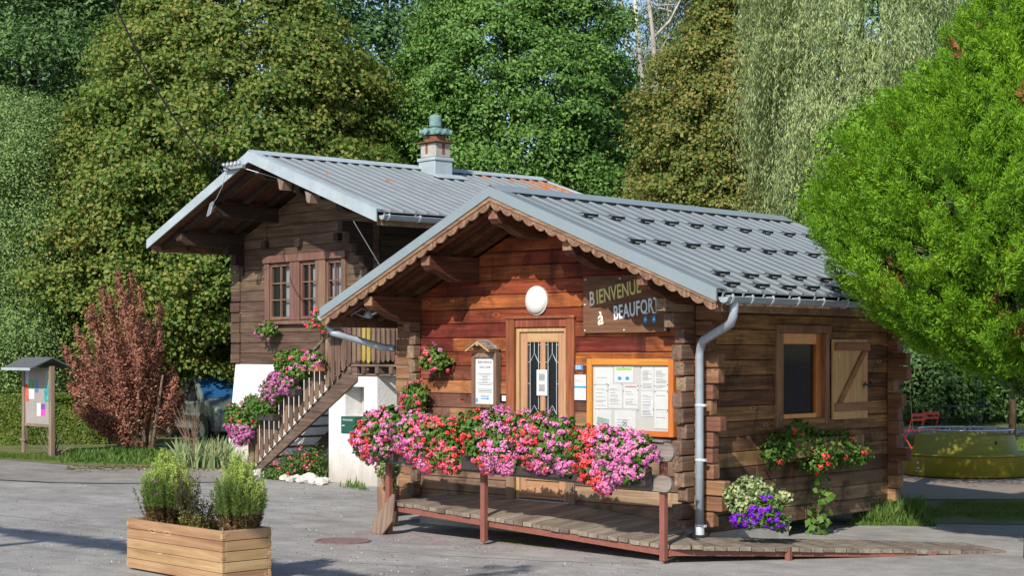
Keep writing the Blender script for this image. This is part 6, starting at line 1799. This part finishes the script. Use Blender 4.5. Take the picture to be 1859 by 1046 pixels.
def fold_chair(name, label, loc, rotz, mat, group):
    T = thing(name, label, 'chair', loc, rotz, group)
    for s in (-1, 1):
        mb = MB(); mb.tube([(s*.19, .22, 0), (s*.19, -.10, .44), (s*.19, -.22, .83)], .013, 6) ; mb.build('back_leg', mat, T)
        mb = MB(); mb.tube([(s*.165, -.22, 0), (s*.165, .20, .44)], .012, 6); mb.build('front_leg', mat, T)
    mb = MB()
    for i in range(6): mb.box(-.19, .19, -.17+i*.064, -.12+i*.064, .44, .455)
    mb.build('seat', mat, T, bevel=.003)
    mb = MB(); mb.obox((0, -.215, .80), (.40, .015, .07), Matrix.Rotation(.25, 3, 'X')); mb.obox((0, -.19, .69), (.40, .015, .05), Matrix.Rotation(.25, 3, 'X')); mb.build('backrest', mat, T, bevel=.003)
    mb = MB(); mb.tube([(-.165, -.2, .04), (.165, -.2, .04)], .009, 6); mb.tube([(-.19, .20, .04), (.19, .20, .04)], .009, 6); mb.build('stretcher', mat, T)
    return T
rmet = plain('coral red painted metal', (.62,.06,.07), .4, 0, .06); dmet = plain('dark green painted metal', (.012,.035,.025), .4, 0, .1)
q = gnd(1656, 818); fold_chair('folding_chair', 'coral red folding chair nearest the wooden wall corner', (q.x, q.y, 0), A1+.5, rmet, 'coral red folding chairs')
q = gnd(1682, 813); fold_chair('folding_chair', 'coral red folding chair just behind and right of the first one', (q.x, q.y, 0), A1+.25, rmet, 'coral red folding chairs')
q = gnd(1768, 785); fold_chair('folding_chair', 'dark folding chair standing right of the dark garden table', (q.x, q.y, 0), A1+1.9, dmet, 'dark folding chairs')
q = gnd(1716, 789); fold_chair('folding_chair', 'dark folding chair behind the coral red chairs', (q.x, q.y, 0), A1-1.6, dmet, 'dark folding chairs')
q = gnd(1734, 786); T = thing('garden_table', 'dark green folding garden table with thin top behind the round bench', 'table', (q.x, q.y, 0), A1+.1)
mb = MB(); mb.box(-.62, .62, -.35, .35, .715, .74); mb.build('tabletop', dmet, T, bevel=.006)
for s in (-1, 1):
    mb = MB(); mb.tube([(s*.45, -.3, 0), (s*.3, .3, .71)], .015, 6); mb.build('leg', dmet, T)
    mb = MB(); mb.tube([(s*.45, .3, 0), (s*.3, -.3, .71)], .015, 6); mb.build('leg', dmet, T)
q = gnd(1838, 796); T = thing('wooden_post', 'plain round wooden post standing in the lawn right of the round bench', 'post', tuple(q))
mb = MB(); mb.tube([(0, 0, 0), (0, 0, 2.6)], .095, 14); mb.build('shaft', M['stump'], T, smooth=True)
mb = MB(); mb.tube([(0, 0, 2.6), (0, 0, 2.66)], [.095, .05], 14); mb.build('cap', M['stump'], T)

# ================================================================== TREES
TG = 'trees behind the chalets'
def prof_px(pts, Z, u0):
    """(v, half width px) -> (z, R)"""
    return [(H-(v-VH)/F_PX*Z, w/F_PX*Z) for v, w in sorted(pts, key=lambda q: -q[0])]
tree('maple_tree', 'huge olive and rust tipped maple filling the left behind the rear chalet', 'tree', 425, 45,
     prof_px([(720, 140), (670, 270), (600, 340), (520, 362), (420, 355), (300, 332), (200, 290), (100, 225), (40, 175), (-60, 105), (-140, 30)], 45, 425), 2100, 135, .115, M['t_olive'], 1, .35, rc=(.34, .76), flat=.58, face=.62, group=TG, asp=.8, wob=.13)
tree('maple_tree', 'low green maple with leafy branches between red brown shrub and rear chalet', 'tree', 388, 46,
     prof_px([(690, 70), (640, 90), (560, 100), (480, 85), (420, 45)], 46, 388), 110, 190, .11, M['t_mid'], 2, .16, rc=(.4, .75), flat=.5, face=.6, group=TG)
tree('hornbeam_tree', 'rust brown tinted tree behind the front chalet roof, left of the willow', 'tree', 1335, 40,
     prof_px([(640, 130), (480, 175), (380, 205), (300, 195), (200, 160), (110, 120), (40, 85), (-40, 50), (-90, 12)], 40, 1335), 1200, 120, .09, M['t_brown'], 3, .25, rc=(.25, .55), flat=.6, face=.62, group=TG, asp=.8, wob=.2)
tree('ash_tree', 'dark green ash at the far top left corner with sky showing through', 'tree', 60, 50,
     prof_px([(420, 150), (300, 200), (180, 220), (60, 215), (-60, 180), (-200, 60)], 50, 60), 520, 150, .15, M['t_ash'], 4, .3, rc=(.7, 1.2), flat=.55, face=.55, group=TG, asp=.45, wob=.3)
tree('ash_tree', 'dark green ash between the far left ash and the olive maple', 'tree', 235, 53,
     prof_px([(420, 120), (260, 150), (120, 165), (0, 150), (-120, 110), (-200, 40)], 53, 235), 330, 150, .15, M['t_ash'], 5, .3, rc=(.7, 1.2), flat=.55, face=.55, group=TG, asp=.45, wob=.3)
tree('spruce_tree', 'dark tree deep behind the two ashes at the upper left', 'tree', 150, 60,
     prof_px([(500, 180), (300, 230), (120, 240), (-40, 210), (-200, 100)], 60, 150), 420, 110, .22, M['t_dark'], 14, .3, rc=(.8, 1.4), flat=.6, face=.6, group=TG, wob=.2)
tree('spruce_tree', 'dark tree deep behind the willow at the upper right', 'tree', 1560, 58,
     prof_px([(500, 180), (300, 235), (120, 240), (-40, 200), (-200, 90)], 58, 1560), 420, 110, .22, M['t_dark'], 15, .3, rc=(.8, 1.4), flat=.6, face=.6, group=TG, wob=.2)
tree('birch_tree', 'pale green small leaved tree at the left edge above the hedge', 'tree', 35, 43,
     prof_px([(720, 90), (620, 120), (500, 120), (380, 112), (300, 100), (230, 75), (180, 35)], 43, 35), 330, 300, .07, M['t_pale'], 6, .18, rc=(.5, .9), flat=.8, face=.6, group=TG, asp=.6)
tree('beech_tree', 'dark blue green tree between the olive maple and the central tree', 'tree', 700, 54,
     prof_px([(420, 120), (260, 165), (120, 175), (0, 165), (-100, 120), (-170, 30)], 54, 700), 300, 160, .14, M['t_dark'], 7, .3, rc=(.7, 1.2), flat=.5, face=.55, group=TG, wob=.25)
tree('lime_tree', 'large fresh green tree in the centre behind the chimney with few yellow leaves', 'tree', 935, 46,
     prof_px([(560, 150), (420, 205), (320, 218), (220, 215), (120, 208), (40, 180), (-60, 120), (-140, 30)], 46, 935), 1500, 130, .115, M['t_mid'], 8, .3, rc=(.3, .7), flat=.55, face=.62, group=TG, asp=.6, wob=.18)
tree('young_tree', 'lighter green young tree in front of the gap beside the central tree', 'tree', 1120, 47,
     prof_px([(520, 80), (400, 85), (320, 70), (240, 60), (180, 40), (150, 10)], 47, 1120), 110, 120, .15, M['t_mid'], 9, .12, rc=(.4, .7), flat=.5, face=.6, group=TG)
# weeping willow
def strands(name, label, u, Z, prof, nst, per, leaf, wleaf, mat, seed, trunk, bark, length=(.8, 3.), cat='tree', spread=.05, droop=1.0, zmin=.3, grp=26, sway_=.14, jit=.34):
    rng = np.random.default_rng(seed); X, Y = cw((u-CXP)/F_PX*Z, Z)
    T = thing(name, label, cat, (X, Y, 0), 0, TG)
    zs = np.array([q[0] for q in prof]); Rs = np.array([q[1] for q in prof])
    camdir = math.atan2(CAM[1]-Y, CAM[0]-X)
    zz = np.linspace(zs[0], zs[-1], 100); w = np.interp(zz, zs, Rs)+.2; w /= w.sum()
    nb = max(8, nst//grp); bz = rng.choice(zz, nb, p=w); bth = np.where(rng.random(nb) < .65, camdir+rng.uniform(-1.7, 1.7, nb), rng.uniform(-PI, PI, nb))
    bR = np.interp(bz, zs, Rs)*rng.uniform(.5, 1.02, nb)
    bi = rng.integers(nb, size=nst)
    st = np.stack([bR[bi]*np.cos(bth[bi]), bR[bi]*np.sin(bth[bi]), bz[bi]], 1) + rng.normal(size=(nst, 3))*np.array([jit, jit, jit*.75])
    Ls = rng.uniform(length[0], length[1], nst)*rng.uniform(.6, 1, nst)
    t = rng.random((nst, per)); 
    od = nrm(st*np.array([1, 1, 0])); sway = rng.normal(size=(nst, 3))*sway_*np.array([1, 1, 0])
    P = st[:, None, :] + (od*.35)[:, None, :]*np.sqrt(t)[:, :, None]*droop + sway[:, None, :]*t[:, :, None]
    P[:, :, 2] -= (Ls[:, None]*t**1.25)
    P = P + rng.normal(size=P.shape)*spread
    P = P.reshape(-1, 3); keep = P[:, 2] > zmin; P = P[keep]
    k = len(P); Tt = np.stack([rng.normal(size=k)*.4, rng.normal(size=k)*.4, -np.ones(k)], 1)
    N = rng.normal(size=(k, 3))*.6 + nrm(P*np.array([1, 1, 0]))*.7 + np.array([0, 0, .25])
    quads_mesh('crown', leafq(P, N, leaf, wleaf, rng, T=Tt, fold=.1), mat, T)
    mb = MB(); C = st[rng.choice(nst, 40)]; C = C*np.array([.8, .8, 1]); limbs(mb, (0, 0, -.05), (0, 0, prof[-1][0]*.9), C, rng, trunk, 26)
    for i in rng.choice(nst, 120):
        s_ = st[i]; mb.tube([tuple(s_), tuple(s_+od[i]*.2+np.array([0, 0, -Ls[i]*.4])), tuple(s_+od[i]*.35+sway[i]+np.array([0, 0, -Ls[i]]))], .006, 3, caps=False)
    mb.build('trunk', M[bark], T, smooth=True)
strands('weeping_willow', 'tall pale grey green weeping willow with long hanging strands', 1560, 35,
        prof_px([(560, 130), (400, 170), (280, 195), (120, 205), (0, 190), (-120, 130), (-200, 40)], 35, 1560), 5600, 34, .12, .022, M['t_willow'], 11, .35, 'bark', (.9, 3.4), zmin=3.1, grp=42, sway_=.07, jit=.24, spread=.035)
strands('larch_tree', 'dark drooping larch beside the bare pale branches', 1245, 54,
        prof_px([(420, 70), (300, 85), (150, 78), (50, 62), (-60, 40), (-150, 8)], 54, 1245), 2300, 28, .15, .04, M['t_spruce'], 12, .25, 'birch', (.5, 1.6), spread=.08)
# bare pale tree
X, Y = cw((1190-CXP)/F_PX*50, 50)
T = thing('bare_tree', 'nearly leafless tree of pale forked branches against the blue gap of sky', 'tree', (X, Y, 0), 0, TG)
mb = MB(); rr_ = random.Random(17)
def px3(u, v, Z=50): q = at(u, v, Z); return (q.x-X, q.y-Y, q.z)
mb.tube([(0, 0, 0), px3(1180, 420), px3(1172, 300), px3(1168, 200), px3(1160, 90), px3(1150, -30)], [.28, .2, .15, .12, .09, .05], 8)
mb.tube([px3(1178, 260), px3(1192, 150), px3(1185, 60), px3(1172, -40)], [.12, .1, .07, .05], 7)
def br(a, b_, r):
    m = tuple((a[i]+b_[i])/2 + rr_.uniform(-.15, .15) for i in range(3)); mb.tube([a, m, b_], [r, r*.7, r*.3], 5)
    if r > .02:
        for _ in range(3):
            t = rr_.uniform(.3, .9); s_ = tuple(a[i]+(b_[i]-a[i])*t for i in range(3)); L = r*22
            br(s_, (s_[0]+rr_.uniform(-1, 1)*L, s_[1]+rr_.uniform(-1, 1)*L, s_[2]+rr_.uniform(-.2, 1)*L), r*.45)
for (u0, v0, u1, v1, r) in ((1172, 170, 1230, 110, .07), (1165, 120, 1128, 40, .05), (1185, 70, 1240, -10, .06), (1160, 60, 1110, -20, .05), (1178, 220, 1145, 150, .04), (1190, 150, 1215, 60, .05), (1150, 20, 1090, 0, .04), (1192, 130, 1260, 90, .04), (1176, 250, 1215, 170, .05)): br(px3(u0, v0), px3(u1, v1), r)
mb.build('trunk', M['birch'], T, smooth=True)
rng = np.random.default_rng(18)
P = np.array([px3(rng.uniform(1080, 1240), rng.uniform(60, 420), 50+rng.normal()*.6) for _ in range(1500)]); quads_mesh('crown', leafq(P, rng.normal(size=P.shape), .12, .07, rng), M['t_pale'], T)

# big bright thuja in front on the right: fans of sprays pointing out and up
Zt = 17.6; ut = 1893
X, Y = cw((ut-CXP)/F_PX*Zt, Zt)
TH = thing('thuja_tree', 'massive bright green thuja overhanging the right end of the front chalet', 'tree', (X, Y, 0))
prof = prof_px([(680, 60), (655, 150), (625, 232), (585, 292), (525, 352), (450, 398), (370, 422), (290, 396), (180, 315), (60, 200), (-60, 125), (-200, 70), (-330, 10)], Zt, ut)
zs = np.array([q[0] for q in prof]); Rs = np.array([q[1] for q in prof])
rng = np.random.default_rng(19); camdir = math.atan2(CAM[1]-Y, CAM[0]-X)
def thuja(nb, nsp, per, k=1.0, Ls=(.22, .42), wk=.10):
    zz = np.linspace(zs[0], zs[-1], 200); w = np.interp(zz, zs, Rs)+.1; w /= w.sum()
    bz = rng.choice(zz, nb, p=w)+rng.uniform(-.05, .05, nb)
    th = np.where(rng.random(nb) < .74, camdir+rng.uniform(-1.85, 1.85, nb), rng.uniform(-PI, PI, nb))
    R = np.interp(bz, zs, Rs)*k*(1+.05*np.sin(4*th+bz*1.3))*rng.uniform(.83, 1.04, nb)
    up = np.clip((bz-2.0)/2.6, -.35, 1)
    rd = np.stack([np.cos(th), np.sin(th), np.zeros(nb)], 1); tg = np.stack([-np.sin(th), np.cos(th), np.zeros(nb)], 1)
    ax = nrm(rd*.8 + np.array([0, 0, 1.])*(.25+.65*up)[:, None] + rng.normal(size=(nb, 3))*.16)
    tip = rd*R[:, None]; tip[:, 2] = bz
    bl = rng.uniform(.45, .85, nb); bw = rng.uniform(.10, .2, nb)
    i = np.repeat(np.arange(nb), nsp); n = len(i)
    t = rng.random(n)**.6
    s1 = nrm(np.cross(ax, np.array([0, 0, 1.]))); s2 = np.cross(s1, ax)
    wd = bw[i]*np.sin(np.clip(1.02-t*.93, 0, 1)*PI*.55)
    an = rng.uniform(0, 2*PI, n); of = s1[i]*(np.cos(an)*wd)[:, None] + s2[i]*(np.sin(an)*wd*.75)[:, None]
    st = tip[i] - ax[i]*(bl[i]*(1-t))[:, None] + of
    sa = nrm(ax[i] + of/np.maximum(bw[i], .01)[:, None]*.55 + rng.normal(size=(n, 3))*.16)
    L = rng.uniform(Ls[0], Ls[1], n)*(1-.35*t)
    sd = nrm(np.cross(sa, nrm(rng.normal(size=(n, 3))+rd[i]*1.2))); nn_ = nrm(np.cross(sd, sa))
    q = rng.random((n, per)); sgn = rng.uniform(-1, 1, (n, per)); ww = wk*(L[:, None]/.35)*np.sin(np.clip(q*1.02, 0, 1)*PI*.8+.35)
    P = st[:, None]-sa[:, None]*(L[:, None]*(1-q))[:, :, None]*.8 + sd[:, None]*(sgn*ww)[:, :, None] + nn_[:, None]*(rng.normal(size=(n, per))*.012)[:, :, None]
    Tt = sa[:, None]*np.ones((1, per, 1)) + sd[:, None]*(np.sign(sgn)*.6)[:, :, None] + rng.normal(size=P.shape)*.1
    N = nn_[:, None]*np.ones((1, per, 1)) + rng.normal(size=P.shape)*.4 + rd[i][:, None]*.5
    return P.reshape(-1, 3), Tt.reshape(-1, 3), N.reshape(-1, 3)
P, Tt, N = thuja(1350, 15, 34)
quads_mesh('crown', leafq(P, N, .046, .011, rng, T=Tt, fold=.08), M['t_thuja'], TH)
P, Tt, N = thuja(70, 3, 22); quads_mesh('dry_sprays', leafq(P*np.array([.99, .99, 1]), N, .06, .018, rng, T=Tt), M['t_thujad'], TH)
mb = MB(); th_ = rng.uniform(-PI, PI, 90); z_ = rng.uniform(2.2, 6.4, 90); r_ = np.interp(z_, zs, Rs)*.72
limbs(mb, (0, 0, -.05), (0, 0, 6.6), np.stack([r_*np.cos(th_), r_*np.sin(th_), z_], 1), rng, .2, 60)
for i in range(40):
    th = camdir + rng.uniform(-1.5, 1.5); z0 = rng.uniform(2.15, 2.7); r_ = float(np.interp(z0, zs, Rs))*.9
    a = np.array([.2*math.cos(th), .2*math.sin(th), z0+.35]); b_ = np.array([r_*math.cos(th), r_*math.sin(th), z0])
    mb.tube([tuple(a), tuple((a+b_)/2+np.array([0, 0, -.1])), tuple(b_)], [.025, .016, .006], 5)
mb.build('trunk', M['bark'], TH, smooth=True)
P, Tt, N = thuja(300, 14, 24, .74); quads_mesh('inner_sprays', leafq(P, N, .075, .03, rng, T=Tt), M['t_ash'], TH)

tree('thuja_tree', 'thuja added out of sight behind the bright one to shade the round bench', 'tree', 1612, 25.2, [(2.8, 1.0), (3.5, 1.85), (4.6, 1.75), (5.6, 1.2), (6.1, .7)], 230, 170, .07, M['t_thuja'], 62, .16, cofs=.74, rc=(.4, .7), flat=.8, face=.5)  # added behind the bright thuja, crown placed to shade the bench
# shrubs at the right under the thuja, beyond the lawn
for i, (u, Z, pr, mat, lb, sd) in enumerate(((1690, 50, [(745, 60), (690, 95), (630, 90), (580, 50)], 't_ash', 'dark green shrub just right of the chalet corner beyond the lawn', 51),
      (1790, 52, [(740, 80), (680, 115), (610, 110), (540, 60)], 't_dark', 'dark blue green shrub in the middle beyond the garden table', 52),
      (1900, 51, [(742, 70), (690, 100), (620, 95), (560, 50)], 't_ash', 'dark green shrub at the right edge behind the wooden post', 53),
      (1620, 56, [(740, 60), (640, 120), (520, 120), (400, 60)], 't_ash', 'tall green shrub mostly hidden behind the front chalet', 54))):
    tree('laurel_shrub', lb, 'shrub', u, Z, prof_px(pr, Z, u), 110, 110, .14, M[mat], sd, .1, rc=(.4, .8), flat=.6, face=.6, group='shrubs beyond the lawn')
# unseen tree added off frame, limbs shaped to cast the road's shade bands
X, Y = cw(-10.5, 9.0); rng = np.random.default_rng(77)
T = thing('unseen_shade_tree', 'unseen tree added beyond the left edge, limbs shaped to shade the road', 'tree', (X, Y, 0))
def cwl(Xc, Zc_, z): q = cw(Xc, Zc_); return np.array([q[0]-X, q[1]-Y, z])
Q = []; mb = MB(); mb.tube([(0, 0, 0), (.1, 0, 3.5), (0, .1, 7.6)], [.3, .22, .1], 9)
mb.tube([(0, .1, 6.5), tuple(cwl(-9.2, 10.2, 7)), tuple(cwl(-5.4, 6.8, 7)), tuple(cwl(-4.6, 6.2, 7.1))], [.16, .14, .10, .05], 7)
for _ in range(190):
    t = rng.random(); c = cwl(-13.5*(1-t)-5.2*t, 14.1*(1-t)+6.75*t, 7) + rng.normal(size=3)*np.array([.05, .05, .06])
    P, d = blob_pts(rng, 50, c, (.15, .15, .10), .3); Q.append(leafq(P, d+rng.normal(size=d.shape)*.5+np.array([0, 0, .6]), .10, .08, rng))
for _ in range(6):
    c = cwl(-4.0+rng.normal()*.25, 7.2+rng.normal()*.25, 7) ; P, d = blob_pts(rng, 22, c, (.2, .2, .15), .3); Q.append(leafq(P, d+rng.normal(size=d.shape)*.5+np.array([0, 0, .6]), .11, .08, rng))
quads_mesh('crown', np.concatenate(Q), M['t_mid'], T); mb.build('trunk', M['bark'], T, smooth=True)
# far wood: one mass that closes the view under and behind the trees
rng = np.random.default_rng(61); Q = []
for _ in range(1500):
    X0 = rng.uniform(-26, 30); Zf = rng.uniform(58, 66); c = cw(X0, Zf); z = rng.uniform(0, 1)**.8*(9.0 if X0 < 2 or X0 > 8 else 6.8)
    P, d = blob_pts(rng, 42, (c[0], c[1], z), (1.1, 1.1, .8)); Q.append(leafq(P, d+rng.normal(size=d.shape)*.5+np.array([0, 0, .5]), .34, .24, rng))
o = quads_mesh('far_wood', np.concatenate(Q), M['t_wood']); tag(o, 'dark green mass of wood far behind all the single trees', 'wood', kind='stuff')
print('leaf quads', NQ)
